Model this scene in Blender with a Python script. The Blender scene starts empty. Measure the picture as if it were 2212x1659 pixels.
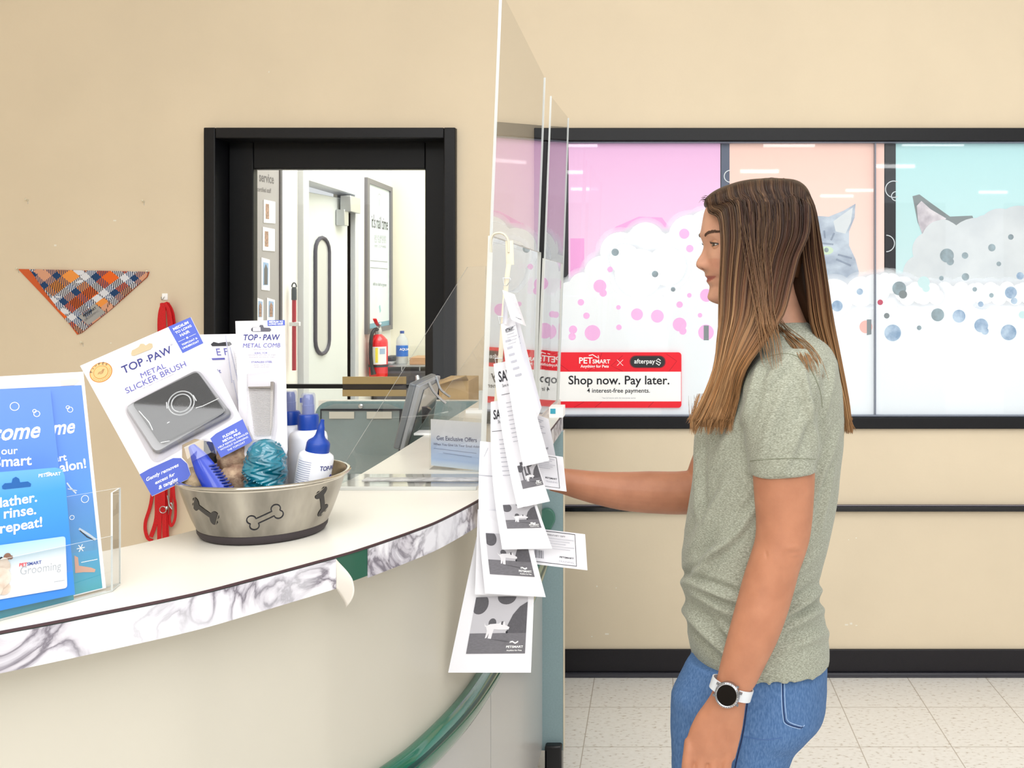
import bpy, bmesh, math, random
from mathutils import Vector, Matrix, noise
R = math.radians
random.seed(7)
sc = bpy.context.scene
col = sc.collection

# ---------------------------------------------------------------- camera
F_PX, CX, CY, CAM_H = 2100.0, 1420.0, 624.0, 1.515     # focal length and principal point in 2212x1659 pixels
cam_d = bpy.data.cameras.new('camera'); cam = bpy.data.objects.new('camera', cam_d); col.objects.link(cam)
cam.location = (0, 0, CAM_H); cam.rotation_euler = (R(90), 0, 0)
cam_d.sensor_width = 36.0; cam_d.lens = F_PX/2212*36.0
cam_d.shift_x = -(CX-1106)/2212; cam_d.shift_y = (CY-829.5)/2212
cam_d.clip_start = 0.02
sc.camera = cam

# ---------------------------------------------------------------- light and exposure
w = bpy.data.worlds.new('store_light'); sc.world = w; w.use_nodes = True
w.node_tree.nodes['Background'].inputs[0].default_value = (0.955, 0.98, 1.0, 1)
w.node_tree.nodes['Background'].inputs[1].default_value = 0.81
def area(name, loc, rot, sx, sy, power, color=(1, 1, 1)):
    l = bpy.data.lights.new(name, 'AREA'); l.shape = 'RECTANGLE'; l.size = sx; l.size_y = sy
    l.energy = power; l.color = color
    o = bpy.data.objects.new(name, l); col.objects.link(o); o.location = loc; o.rotation_euler = rot
    return o
area('ceiling_panel_light', (0.3, 0.6, 3.55), (0, 0, 0), 3.2, 2.4, 62, (0.98, 0.99, 1))
area('store_panel_light', (0.2, -2.2, 3.55), (R(15), 0, 0), 6.0, 2.2, 235, (0.98, 0.99, 1))
area('salon_panel_light', (-0.9, 5.2, 2.95), (0, 0, 0), 1.4, 2.0, 52, (1, 1, 0.98))
sc.view_settings.view_transform = 'Standard'; sc.view_settings.look = 'None'
sc.view_settings.exposure = 0.0; sc.view_settings.gamma = 1.0; sc.view_settings.use_curve_mapping = False

# ---------------------------------------------------------------- helpers
def lin(c):
    return c/12.92 if c <= 0.04045 else ((c+0.055)/1.055)**2.4
def hexc(h):
    h = h.lstrip('#'); return tuple(lin(int(h[i:i+2], 16)/255) for i in (0, 2, 4)) + (1,)
MATS = {}
def mat(name, color, rough=0.5, metal=0.0, spec=0.5, emit=0.0, trans=0.0, alpha=1.0, coat=0.0, sss=0.0,
        noise_amt=0.0, noise_scale=20.0, bump=0.0, bump_scale=60.0, stretch=None, color2=None, aniso=0.0):
    if name in MATS: return MATS[name]
    m = bpy.data.materials.new(name); m.use_nodes = True; nt = m.node_tree; b = nt.nodes['Principled BSDF']
    c = hexc(color) if isinstance(color, str) else color
    b.inputs['Base Color'].default_value = c
    b.inputs['Roughness'].default_value = rough; b.inputs['Metallic'].default_value = metal
    b.inputs['Specular IOR Level'].default_value = spec
    b.inputs['Transmission Weight'].default_value = trans; b.inputs['Alpha'].default_value = alpha
    b.inputs['Coat Weight'].default_value = coat
    if aniso: b.inputs['Anisotropic'].default_value = aniso
    if sss:
        b.inputs['Subsurface Weight'].default_value = sss; b.inputs['Subsurface Scale'].default_value = 0.01
    if emit:
        b.inputs['Emission Color'].default_value = c; b.inputs['Emission Strength'].default_value = emit
    tc = None
    if noise_amt or color2 or bump:
        tc = nt.nodes.new('ShaderNodeTexCoord'); mp = nt.nodes.new('ShaderNodeMapping')
        nt.links.new(tc.outputs['Object'], mp.inputs[0])
        if stretch: mp.inputs['Scale'].default_value = stretch
    if noise_amt or color2:
        n = nt.nodes.new('ShaderNodeTexNoise'); n.inputs['Scale'].default_value = noise_scale; n.inputs['Detail'].default_value = 5
        nt.links.new(mp.outputs[0], n.inputs['Vector'])
        rp = nt.nodes.new('ShaderNodeValToRGB')
        c2 = hexc(color2) if color2 else tuple(x*(1-noise_amt) for x in c[:3])+(1,)
        rp.color_ramp.elements[0].position = 0.36; rp.color_ramp.elements[0].color = c2
        rp.color_ramp.elements[1].position = 0.64; rp.color_ramp.elements[1].color = c
        nt.links.new(n.outputs[0], rp.inputs[0]); nt.links.new(rp.outputs[0], b.inputs['Base Color'])
        if emit: nt.links.new(rp.outputs[0], b.inputs['Emission Color'])
    if bump:
        n2 = nt.nodes.new('ShaderNodeTexNoise'); n2.inputs['Scale'].default_value = bump_scale; n2.inputs['Detail'].default_value = 4
        nt.links.new(mp.outputs[0], n2.inputs['Vector'])
        bp = nt.nodes.new('ShaderNodeBump'); bp.inputs['Strength'].default_value = bump; bp.inputs['Distance'].default_value = 0.002
        nt.links.new(n2.outputs[0], bp.inputs['Height']); nt.links.new(bp.outputs[0], b.inputs['Normal'])
    MATS[name] = m; return m
def clear_mat(name, tint=(1, 1, 1, 1), rough=0.02, ior=1.45, haze=0.0, haze_col=(0.9, 0.92, 0.95, 1)):
    """clear plastic or glass sheet: straight-through light plus Fresnel reflection"""
    if name in MATS: return MATS[name]
    m = bpy.data.materials.new(name); m.use_nodes = True; nt = m.node_tree
    for n in list(nt.nodes):
        if n.type == 'BSDF_PRINCIPLED': nt.nodes.remove(n)
    out = [n for n in nt.nodes if n.type == 'OUTPUT_MATERIAL'][0]
    t = nt.nodes.new('ShaderNodeBsdfTransparent'); t.inputs[0].default_value = tint
    g = nt.nodes.new('ShaderNodeBsdfGlossy'); g.inputs['Roughness'].default_value = rough
    # Schlick reflectance of a two-faced sheet, the same from either side
    ge = nt.nodes.new('ShaderNodeNewGeometry'); dt = nt.nodes.new('ShaderNodeVectorMath'); dt.operation = 'DOT_PRODUCT'
    nt.links.new(ge.outputs['Incoming'], dt.inputs[0]); nt.links.new(ge.outputs['Normal'], dt.inputs[1])
    def mth(op, a, b=None):
        n = nt.nodes.new('ShaderNodeMath'); n.operation = op
        for i, v in enumerate((a, b)):
            if v is None: continue
            if isinstance(v, (int, float)): n.inputs[i].default_value = v
            else: nt.links.new(v, n.inputs[i])
        return n.outputs[0]
    f0 = ((ior-1)/(ior+1))**2
    sch = mth('ADD', mth('MULTIPLY', mth('POWER', mth('SUBTRACT', 1.0, mth('ABSOLUTE', dt.outputs['Value'])), 5.0), 1-f0), f0)
    two = mth('DIVIDE', mth('MULTIPLY', sch, 2.0), mth('ADD', sch, 1.0))
    mx = nt.nodes.new('ShaderNodeMixShader')
    nt.links.new(two, mx.inputs[0]); nt.links.new(g.outputs[0], mx.inputs[2])
    if haze:
        d = nt.nodes.new('ShaderNodeBsdfDiffuse'); d.inputs[0].default_value = haze_col
        m2 = nt.nodes.new('ShaderNodeMixShader'); m2.inputs[0].default_value = haze
        nt.links.new(t.outputs[0], m2.inputs[1]); nt.links.new(d.outputs[0], m2.inputs[2]); nt.links.new(m2.outputs[0], mx.inputs[1])
    else: nt.links.new(t.outputs[0], mx.inputs[1])
    nt.links.new(mx.outputs[0], out.inputs[0])
    MATS[name] = m; return m

def P(x, y, D):
    """photo pixel at distance D in front of the camera -> world point"""
    return Vector(((x-CX)*D/F_PX, D, CAM_H-(y-CY)*D/F_PX))
class Plane:
    """a flat sheet through three points; loc() gives a pixel's 2D coordinates on it"""
    def __init__(s, a, b, c):                       # top-left, top-right, bottom-left
        s.o = Vector(c); s.u = (Vector(b)-Vector(a)).normalized()
        v = Vector(a)-Vector(c); s.v = (v-s.u*v.dot(s.u)).normalized(); s.n = s.u.cross(s.v)
        s.M = Matrix(((s.u.x, s.v.x, s.n.x, s.o.x), (s.u.y, s.v.y, s.n.y, s.o.y), (s.u.z, s.v.z, s.n.z, s.o.z), (0, 0, 0, 1)))
    def hit(s, x, y):
        c = Vector((0, 0, CAM_H)); d = P(x, y, 1.0)-c
        return c+d*((s.o-c).dot(s.n)/d.dot(s.n))
    def loc(s, x, y):
        h = s.hit(x, y)-s.o; return (h.dot(s.u), h.dot(s.v))
    def locs(s, pts): return [s.loc(*p) for p in pts]

_tcache = {}
def glyphs(txt, bold=0.0, shear=0.0, space=1.0):
    bold = min(bold, 0.02); k = (txt, bold, shear, space)
    if k in _tcache: return _tcache[k]
    cu = bpy.data.curves.new('t', 'FONT'); cu.body = txt; cu.size = 1.0; cu.offset = bold; cu.shear = shear
    cu.space_character = space; cu.resolution_u = 3
    ob = bpy.data.objects.new('t', cu); col.objects.link(ob)
    bpy.context.view_layer.update()
    me = bpy.data.meshes.new_from_object(ob.evaluated_get(bpy.context.evaluated_depsgraph_get()))
    vs = [(v.co.x, v.co.y) for v in me.vertices]; fs = [tuple(p.vertices) for p in me.polygons]
    bpy.data.meshes.remove(me); bpy.data.objects.remove(ob); bpy.data.curves.remove(cu)
    _tcache[k] = (vs, fs); return vs, fs

LOC = {}
class MB:
    """collects shapes and links them as ONE mesh object"""
    def __init__(s, M=None, warp=None):
        s.v = []; s.f = []; s.m = []; s.mats = []; s.M = M or Matrix.Identity(4); s.warp = warp
    def mi(s, m):
        if m not in s.mats: s.mats.append(m)
        return s.mats.index(m)
    def add(s, p):
        p = Vector(p)
        if s.warp: p = Vector(s.warp(p))
        s.v.append(s.M @ p); return len(s.v)-1
    def raw(s, vs, fs, m):
        b = len(s.v); i = s.mi(m)
        for p in vs: s.add(p)
        for f in fs: s.f.append(tuple(b+k for k in f)); s.m.append(i)
    def grid(s, fn, nu, nv, m, cu=False, cv=False, mf=None):
        b = len(s.v); U = nu if cu else nu+1; V = nv if cv else nv+1
        for i in range(U):
            for j in range(V): s.add(fn(i/nu, j/nv))
        k = s.mi(m) if m else 0
        for i in range(nu):
            for j in range(nv):
                a = (i % U)*V+(j % V); bb = ((i+1) % U)*V+(j % V); c = ((i+1) % U)*V+((j+1) % V); d = (i % U)*V+((j+1) % V)
                s.f.append((b+a, b+bb, b+c, b+d)); s.m.append(s.mi(mf(i/nu, j/nv)) if mf else k)
    def box(s, c, d, m, rot=None):
        cx, cy, cz = c; dx, dy, dz = d[0]/2, d[1]/2, d[2]/2
        vs = [Vector((x, y, z)) for x in (-dx, dx) for y in (-dy, dy) for z in (-dz, dz)]
        if rot is not None: vs = [rot @ v for v in vs]
        s.raw([v+Vector(c) for v in vs], [(0, 1, 3, 2), (4, 6, 7, 5), (0, 4, 5, 1), (2, 3, 7, 6), (0, 2, 6, 4), (1, 5, 7, 3)], m)
    def span(s, a, b, m):
        s.box([(a[i]+b[i])/2 for i in range(3)], [abs(b[i]-a[i]) for i in range(3)], m)
    def prism(s, poly, z0, z1, m, side=None):
        n = len(poly); b = len(s.v); i = s.mi(m); j = s.mi(side or m)
        for x, y in poly: s.add((x, y, z0))
        for x, y in poly: s.add((x, y, z1))
        a = sum(poly[k][0]*poly[(k+1) % n][1]-poly[(k+1) % n][0]*poly[k][1] for k in range(n))
        top = tuple(b+n+k for k in range(n)); bot = tuple(b+k for k in reversed(range(n)))
        if a < 0: top = top[::-1]; bot = bot[::-1]
        s.f += [top, bot]; s.m += [i, i]
        for k in range(n):
            q = (b+k, b+(k+1) % n, b+n+(k+1) % n, b+n+k)
            s.f.append(q if a > 0 else q[::-1]); s.m.append(j)
    def flat(s, poly, z, m):
        n = len(poly); a = sum(poly[k][0]*poly[(k+1) % n][1]-poly[(k+1) % n][0]*poly[k][1] for k in range(n))
        if a < 0: poly = poly[::-1]
        s.raw([(x, y, z) for x, y in poly], [tuple(range(n))], m)
    def disc(s, c, r, z, m, n=28, ry=None):
        s.flat([(c[0]+r*math.cos(2*math.pi*k/n), c[1]+(ry or r)*math.sin(2*math.pi*k/n)) for k in range(n)], z, m)
    def ring(s, c, r0, r1, z, m, n=32, a0=0, a1=360):
        vs = []; fs = []
        for k in range(n+1):
            a = R(a0+(a1-a0)*k/n)
            vs += [(c[0]+r0*math.cos(a), c[1]+r0*math.sin(a), z), (c[0]+r1*math.cos(a), c[1]+r1*math.sin(a), z)]
        for k in range(n): fs.append((2*k, 2*k+1, 2*k+3, 2*k+2))
        s.raw(vs, fs, m)
    def stroke(s, pts, wd, z, m, closed=False):
        n = len(pts); vs = []; fs = []
        for k in range(n):
            a = pts[(k-1) % n] if (closed or k > 0) else pts[k]; b = pts[(k+1) % n] if (closed or k < n-1) else pts[k]
            dx, dy = b[0]-a[0], b[1]-a[1]; l = math.hypot(dx, dy) or 1
            nx, ny = -dy/l*wd/2, dx/l*wd/2; p = pts[k]
            vs += [(p[0]-nx, p[1]-ny, z), (p[0]+nx, p[1]+ny, z)]
        for k in range(n if closed else n-1):
            j = (k+1) % n; fs.append((2*k, 2*j, 2*j+1, 2*k+1))
        s.raw(vs, fs, m)
    def text(s, txt, a, b, z, m, bold=0.0, shear=0.0, ky=1.0, space=1.0, serif=False):
        """text whose baseline runs exactly from 2D point a to b"""
        vs, fs = glyphs(txt, bold, shear, space)
        if not vs: return
        x0 = min(v[0] for v in vs); x1 = max(v[0] for v in vs)
        L = math.hypot(b[0]-a[0], b[1]-a[1]); k = L/(x1-x0); ux, uy = (b[0]-a[0])/L, (b[1]-a[1])/L
        s.raw([(a[0]+ux*(x-x0)*k-uy*y*k*ky, a[1]+uy*(x-x0)*k+ux*y*k*ky, z) for x, y in vs], fs, m)
    def tube(s, path, r, m, n=8, flatn=None, cap=True):
        pts = [Vector(p) for p in path]; N = len(pts); b = len(s.v); i = s.mi(m); prev = None
        for k, p in enumerate(pts):
            t = (pts[min(k+1, N-1)]-pts[max(k-1, 0)]).normalized()
            if prev is None:
                up = Vector((0, 0, 1)) if abs(t.z) < 0.9 else Vector((0, 1, 0)); e = t.cross(up).normalized()
            else: e = (prev-t*prev.dot(t)).normalized()
            prev = e; f = t.cross(e); rr = r[k] if isinstance(r, list) else r
            ra, rb = rr if isinstance(rr, (list, tuple)) else (rr, rr)
            for q in range(n):
                a = 2*math.pi*q/n; s.add(p+e*math.cos(a)*ra+f*math.sin(a)*rb)
        for k in range(N-1):
            for q in range(n):
                s.f.append((b+k*n+q, b+k*n+(q+1) % n, b+(k+1)*n+(q+1) % n, b+(k+1)*n+q)); s.m.append(i)
        if cap:
            s.f += [tuple(b+q for q in reversed(range(n))), tuple(b+(N-1)*n+q for q in range(n))]; s.m += [i, i]
    def lathe(s, prof, m, n=40, M=None, mf=None):
        M = M or Matrix.Identity(4); b = len(s.v); N = len(prof)
        for r, z in prof:
            for q in range(n):
                a = 2*math.pi*q/n; s.add(M @ Vector((r*math.cos(a), r*math.sin(a), z)))
        for k in range(N-1):
            mm = s.mi(mf(k)) if mf else s.mi(m)
            for q in range(n):
                s.f.append((b+k*n+q, b+k*n+(q+1) % n, b+(k+1)*n+(q+1) % n, b+(k+1)*n+q)); s.m.append(mm)
        if prof[0][0] > 1e-6: s.f.append(tuple(b+q for q in reversed(range(n)))); s.m.append(s.mi(m))
        if prof[-1][0] > 1e-6: s.f.append(tuple(b+(N-1)*n+q for q in range(n))); s.m.append(s.mi(m))
    def loft(s, rings, m, cap=True):
        n = len(rings[0]); b = len(s.v); i = s.mi(m)
        for r in rings:
            for p in r: s.add(p)
        for k in range(len(rings)-1):
            for q in range(n):
                s.f.append((b+k*n+q, b+k*n+(q+1) % n, b+(k+1)*n+(q+1) % n, b+(k+1)*n+q)); s.m.append(i)
        if cap:
            s.f += [tuple(b+q for q in reversed(range(n))), tuple(b+(len(rings)-1)*n+q for q in range(n))]; s.m += [i, i]
    def build(s, name, parent=None, bevel=0.0, smooth=35, origin=None, segs=2):
        if parent is not None: off = LOC[parent.name]
        elif origin is not None: off = Vector(origin)
        else:
            xs = [v.x for v in s.v]; ys = [v.y for v in s.v]; zs = [v.z for v in s.v]
            off = Vector(((min(xs)+max(xs))/2, (min(ys)+max(ys))/2, min(zs)))
        me = bpy.data.meshes.new(name); me.from_pydata([v-off for v in s.v], [], s.f)
        for m in s.mats: me.materials.append(m)
        me.polygons.foreach_set('material_index', s.m); me.update()
        if smooth:
            me.polygons.foreach_set('use_smooth', [True]*len(me.polygons)); me.set_sharp_from_angle(angle=R(smooth))
        o = bpy.data.objects.new(name, me); col.objects.link(o)
        if parent is not None: o.parent = parent
        else: o.location = off
        LOC[o.name] = off
        if bevel:
            bm = o.modifiers.new('bevel', 'BEVEL'); bm.width = bevel; bm.segments = segs; bm.limit_method = 'ANGLE'; bm.angle_limit = R(40)
            bm.harden_normals = False
        return o
def tag(o, label, cat, group=None, kind=None):
    if kind: o['kind'] = kind
    if label: o['label'] = label
    if cat: o['category'] = cat
    if group: o['group'] = group
    return o
def structure(o, label=None):
    o['kind'] = 'structure'
    if label: o['label'] = label
    return o
def thing(name, label, cat, loc, group=None):
    o = bpy.data.objects.new(name, None); col.objects.link(o); o.location = Vector(loc); o.empty_display_size = 0.05
    LOC[o.name] = Vector(loc); return tag(o, label, cat, group)
def catmull(pts, sub=8):
    pts = [Vector(p) for p in pts]; out = []
    for i in range(len(pts)-1):
        p0 = pts[max(i-1, 0)]; p1 = pts[i]; p2 = pts[i+1]; p3 = pts[min(i+2, len(pts)-1)]
        for k in range(sub):
            t = k/sub
            out.append(0.5*((2*p1)+(p2-p0)*t+(2*p0-5*p1+4*p2-p3)*t*t+(3*p1-p0-3*p2+p3)*t**3))
    out.append(pts[-1]); return out
def interp(tab, x):
    """piecewise-linear with smoothing: tab = [(x, v...)]"""
    if x <= tab[0][0]: return tab[0][1:]
    if x >= tab[-1][0]: return tab[-1][1:]
    for i in range(len(tab)-1):
        if tab[i][0] <= x <= tab[i+1][0]:
            a = tab[max(i-1, 0)]; b = tab[i]; c = tab[i+1]; d = tab[min(i+2, len(tab)-1)]
            h = c[0]-b[0]; t = (x-b[0])/h; out = []
            for k in range(1, len(b)):
                m0 = (c[k]-a[k])/(c[0]-a[0])*h if c[0] != a[0] else 0
                m1 = (d[k]-b[k])/(d[0]-b[0])*h if d[0] != b[0] else 0
                out.append((2*t**3-3*t*t+1)*b[k]+(t**3-2*t*t+t)*m0+(-2*t**3+3*t*t)*c[k]+(t**3-t*t)*m1)
            return tuple(out)
# ================================================================ the room
WD = 3.81                                            # distance of the back wall
def WX(x): return (x-CX)*WD/F_PX
def WZ(y): return CAM_H-(y-CY)*WD/F_PX
m_wall = mat('cream_wall_paint', '#ecdbbf', rough=0.6, spec=0.25, noise_amt=0.05, noise_scale=2.2, bump=0.12, bump_scale=90)
m_white = mat('white_wall_paint', '#f4f3ec', rough=0.6, spec=0.2)
m_black = mat('black_trim_paint', '#0d0d12', rough=0.42, spec=0.35, noise_amt=0.3, noise_scale=150)
m_blacksat = mat('black_door_paint', '#08090c', rough=0.5, spec=0.3)
m_base = mat('black_vinyl_base', '#1a171e', rough=0.45, spec=0.4, noise_amt=0.3, noise_scale=300)
m_ceil = mat('white_ceiling_tile', '#f2f2ef', rough=0.8)
m_scuff = mat('wall_scuff_white', '#f6efdf', rough=0.8)
m_glass = clear_mat('window_glass', tint=(0.97, 0.985, 0.98, 1), ior=1.5)

# floor: 12 inch vinyl tiles, joints run straight back from the camera
def floor_mat():
    m = bpy.data.materials.new('vinyl_floor_tiles'); m.use_nodes = True; nt = m.node_tree; b = nt.nodes['Principled BSDF']
    geo = nt.nodes.new('ShaderNodeNewGeometry'); sep = nt.nodes.new('ShaderNodeSeparateXYZ'); nt.links.new(geo.outputs['Position'], sep.inputs[0])
    def joint(sock, off):
        a = nt.nodes.new('ShaderNodeMath'); a.operation = 'ADD'; a.inputs[1].default_value = 30.48-off; nt.links.new(sock, a.inputs[0])
        d = nt.nodes.new('ShaderNodeMath'); d.operation = 'DIVIDE'; d.inputs[1].default_value = 0.3048; nt.links.new(a.outputs[0], d.inputs[0])
        f = nt.nodes.new('ShaderNodeMath'); f.operation = 'FRACT'; nt.links.new(d.outputs[0], f.inputs[0])
        p = nt.nodes.new('ShaderNodeMath'); p.operation = 'PINGPONG'; p.inputs[1].default_value = 0.5; nt.links.new(f.outputs[0], p.inputs[0])
        c = nt.nodes.new('ShaderNodeMath'); c.operation = 'LESS_THAN'; c.inputs[1].default_value = 0.0055; nt.links.new(p.outputs[0], c.inputs[0])
        return c.outputs[0]
    j1 = joint(sep.outputs['X'], WX(1453)); j2 = joint(sep.outputs['Y'], 3.52)
    mx = nt.nodes.new('ShaderNodeMath'); mx.operation = 'MAXIMUM'; nt.links.new(j1, mx.inputs[0]); nt.links.new(j2, mx.inputs[1])
    mp = nt.nodes.new('ShaderNodeMapping'); mp.inputs['Scale'].default_value = (1, 1.8, 1); nt.links.new(geo.outputs['Position'], mp.inputs[0])
    n = nt.nodes.new('ShaderNodeTexNoise'); n.inputs['Scale'].default_value = 55; n.inputs['Detail'].default_value = 6; nt.links.new(mp.outputs[0], n.inputs['Vector'])
    r = nt.nodes.new('ShaderNodeValToRGB'); e = r.color_ramp.elements
    e[0].position = 0.30; e[0].color = hexc('#c9bdb0'); e[1].position = 0.42; e[1].color = hexc('#f6f2ec')
    x = e.new(0.75); x.color = hexc('#fdfaf5'); nt.links.new(n.outputs[0], r.inputs[0])
    mc = nt.nodes.new('ShaderNodeMix'); mc.data_type = 'RGBA'; nt.links.new(mx.outputs[0], mc.inputs[0])
    nt.links.new(r.outputs[0], mc.inputs[6]); mc.inputs[7].default_value = hexc('#c3b8ac'); nt.links.new(mc.outputs[2], b.inputs['Base Color'])
    b.inputs['Roughness'].default_value = 0.3; b.inputs['Specular IOR Level'].default_value = 0.45
    return m
b = MB(); b.span((-4.2, -12, -0.05), (4.6, 8.0, 0), floor_mat()); structure(b.build('floor', smooth=0))
b = MB(); b.span((-4.2, -12, 3.7), (4.6, WD+0.14, 3.75), m_ceil); structure(b.build('ceiling', smooth=0))

# back wall with the door opening and the window opening
dx0, dx1, dz1 = WX(447), WX(987), WZ(278)
wx0, wz0, wz1 = WX(1155), WZ(925), WZ(278)
wx1 = 4.0
b = MB(); y0, y1 = WD, WD+0.14
b.span((-4.2, y0, 0), (dx0, y1, 3.7), m_wall); b.span((dx1, y0, 0), (wx0, y1, 3.7), m_wall)
b.span((dx0, y0, dz1), (dx1, y1, 3.7), m_wall); b.span((wx0, y0, wz1), (wx1, y1, 3.7), m_wall)
b.span((wx0, y0, 0), (wx1, y1, wz0), m_wall); b.span((wx1, y0, 0), (4.6, y1, 3.7), m_wall)
# paint scuffs low on the wall
for x, y, w_, h in ((1825, 1351, 7, 3), (1836, 1349, 5, 4), (1848, 1352, 4, 2), (1288, 1268, 3, 3), (1307, 1371, 8, 3), (1277, 1376, 3, 2), (1832, 1167, 2, 2), (1848, 1163, 3, 2),
                    (580, 157, 2, 3), (245, 478, 6, 3), (117, 532, 5, 4), (238, 742, 3, 2), (1330, 1271, 2, 2)):
    b.span((WX(x), WD-0.0008, WZ(y)), (WX(x+w_), WD, WZ(y-h)), m_scuff)
structure(b.build('wall_back', smooth=0), 'cream painted wall with the black door and long window in it')
b = MB(); b.span((-4.3, -3, 0), (-4.2, WD+0.14, 3.7), m_wall); structure(b.build('wall_left', smooth=0))

# piers added behind the camera for banded reflections; rows of hanging strip lights
b = MB(); m_pier = mat('added_pier_taupe', '#6d6257', rough=0.7)
for xa, xb in ((-4.2, -3.3), (-2.3, -1.75), (-1.1, -0.75), (0.9, 1.5), (2.6, 3.3), (4.0, 4.6)): b.span((xa, -3.6, 0), (xb, -3.5, 2.5), m_pier)
structure(b.build('reflection_piers', smooth=0), 'unseen piers added behind the viewer to band reflections')
m_tubeL = mat('strip_light_tube', '#ffffff', emit=7.0)
for i, (xa, xb, y) in enumerate(((1225, 1290, 314), (1225, 1266, 373), (1233, 1292, 409), (1600, 1682, 371), (1893, 1976, 360), (1950, 2082, 312), (2116, 2176, 416), (1773, 1843, 424), (1828, 1889, 412), (1650, 1760, 314))):
    Dv = 1.785*F_PX/(624-y); Y_ = 2*WD-Dv; x0, x1 = (xa-CX)*Dv/F_PX, (xb-CX)*Dv/F_PX
    b = MB(); b.span((x0, Y_-0.03, 3.285), (x1, Y_+0.03, 3.33), m_tubeL); b.span((x0-0.02, Y_-0.06, 3.33), (x1+0.02, Y_+0.06, 3.36), m_ceil)
    for xx in (x0+.1, x1-.12): b.span((xx, Y_-.01, 3.36), (xx+.02, Y_+.01, 3.70), m_ceil)
    structure(b.build('ceiling_light', smooth=0), 'hanging fluorescent strip of the store ceiling')

# baseboard and chair rail
b = MB(); b.span((WX(1000), WD-0.012, 0.018), (4.6, WD, WZ(1401)), m_base); b.span((WX(1000), WD-0.026, 0), (4.6, WD, 0.018), mat('base_toe_gloss', '#3a3a42', rough=0.2))
structure(b.build('baseboard_back', bevel=0.003), 'black vinyl baseboard along the cream wall')
b = MB(); b.span((WX(1100), WD-0.028, WZ(1102)), (4.6, WD, WZ(1092)), mat('black_chair_rail', '#0c0b10', rough=0.15))
b.span((WX(1100), WD-0.02, WZ(1092)), (4.6, WD, WZ(1089)), mat('rail_lip', '#6c6873', rough=0.2))
structure(b.build('trim_1', bevel=0.002), 'thin glossy black rail across the wall')

# ---- long window: frame, pane, printed film
win = thing('window_1', 'long black framed window covered with pink, peach and aqua printed film', None, (WX(1700), WD, wz0)); structure(win)
b = MB(); fz = (WZ(925), WZ(900), WZ(306), WZ(278)); fx = (WX(1155), WX(1184))
b.span((fx[0], WD-0.022, fz[2]), (wx1, WD+0.06, fz[3]), m_black); b.span((fx[0], WD-0.022, fz[0]), (wx1, WD+0.06, fz[1]), m_black)
b.span((fx[0], WD-0.0218, fz[1]), (fx[1], WD+0.059, fz[2]), m_black); b.span((3.95, WD-0.0218, fz[1]), (wx1, WD+0.059, fz[2]), m_black)
b.span((fx[1], WD-0.012, fz[2]-0.006), (3.95, WD+0.03, fz[2]), mat('grey_gasket', '#7d8494', rough=0.3)); b.span((fx[1], WD-0.012, fz[1]), (3.95, WD+0.03, fz[1]+0.007), MATS['grey_gasket'])
b.build('window_frame', win, bevel=0.003)
b = MB(); b.span((WX(1889.5), WD-0.004, fz[1]+0.006), (WX(1892), WD+0.02, fz[2]-0.006), MATS['grey_gasket']); b.build('glass_joint', win)
b = MB(); b.raw([(fx[1], WD+0.008, fz[1]), (3.95, WD+0.008, fz[1]), (3.95, WD+0.008, fz[2]), (fx[1], WD+0.008, fz[2])], [(0, 1, 2, 3)], m_glass); b.build('pane', win, smooth=0)

def film_grad(name, top, bot, z0, z1, emit):
    """printed vertical colour blend of the window film, its emission imitating light from the room behind"""
    m = bpy.data.materials.new(name); m.use_nodes = True; nt = m.node_tree; bs = nt.nodes['Principled BSDF']
    g = nt.nodes.new('ShaderNodeNewGeometry'); sp = nt.nodes.new('ShaderNodeSeparateXYZ'); nt.links.new(g.outputs['Position'], sp.inputs[0])
    mr = nt.nodes.new('ShaderNodeMapRange'); mr.inputs[1].default_value = z0; mr.inputs[2].default_value = z1; nt.links.new(sp.outputs['Z'], mr.inputs[0])
    r = nt.nodes.new('ShaderNodeValToRGB'); r.color_ramp.elements[0].color = hexc(bot); r.color_ramp.elements[1].color = hexc(top)
    nt.links.new(mr.outputs[0], r.inputs[0]); nt.links.new(r.outputs[0], bs.inputs['Base Color']); nt.links.new(r.outputs[0], bs.inputs['Emission Color'])
    bs.inputs['Emission Strength'].default_value = emit; bs.inputs['Roughness'].default_value = 0.6; bs.inputs['Specular IOR Level'].default_value = 0.1
    return m
EM = 0.24  # glow given to the film in place of real backlight
f_pink = film_grad('film_pink', '#f0bee6', '#f7d8f2', WZ(640), WZ(330), EM)
f_peach = film_grad('film_peach', '#fbd3c8', '#fce0d8', WZ(640), WZ(330), EM)
f_aqua = film_grad('film_aqua', '#bde4e8', '#d0e9ec', WZ(620), WZ(330), EM)
f_white = film_grad('film_frost', '#f5f7fb', '#f0f4f9', WZ(880), WZ(600), EM)
f_pk = mat('film_dot_pink', '#f9bdec', rough=0.6, spec=0.1, emit=0.22)
f_pkd = mat('film_pink_dark', '#f5aee4', rough=0.6, spec=0.1, emit=0.22)
f_grey = mat('film_dot_grey', '#8f9aa2', rough=0.6, spec=0.1, emit=0.15, color2='#a9bcc6', noise_scale=25)
f_blue = mat('film_dot_blue', '#8fa9c8', rough=0.6, spec=0.1, emit=0.2, color2='#c4d6ea', noise_scale=30)
f_dark = mat('dark_gap', '#22252f', rough=0.4)
f_gap = mat('film_gap_bluegrey', '#55607a', rough=0.4, emit=0.05)
f_fur = mat('film_cat_fur', '#a3aec0', rough=0.7, spec=0.1, emit=0.25, color2='#c9d3e0', noise_scale=12, stretch=(1, 1, 1.6))
f_furl = mat('film_pale_fur', '#e2e6ea', rough=0.7, spec=0.1, emit=0.22, color2='#d3d8de', noise_scale=5)
f_ear = mat('film_ear_dark', '#8d9498', rough=0.7, spec=0.1, emit=0.2)
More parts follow.
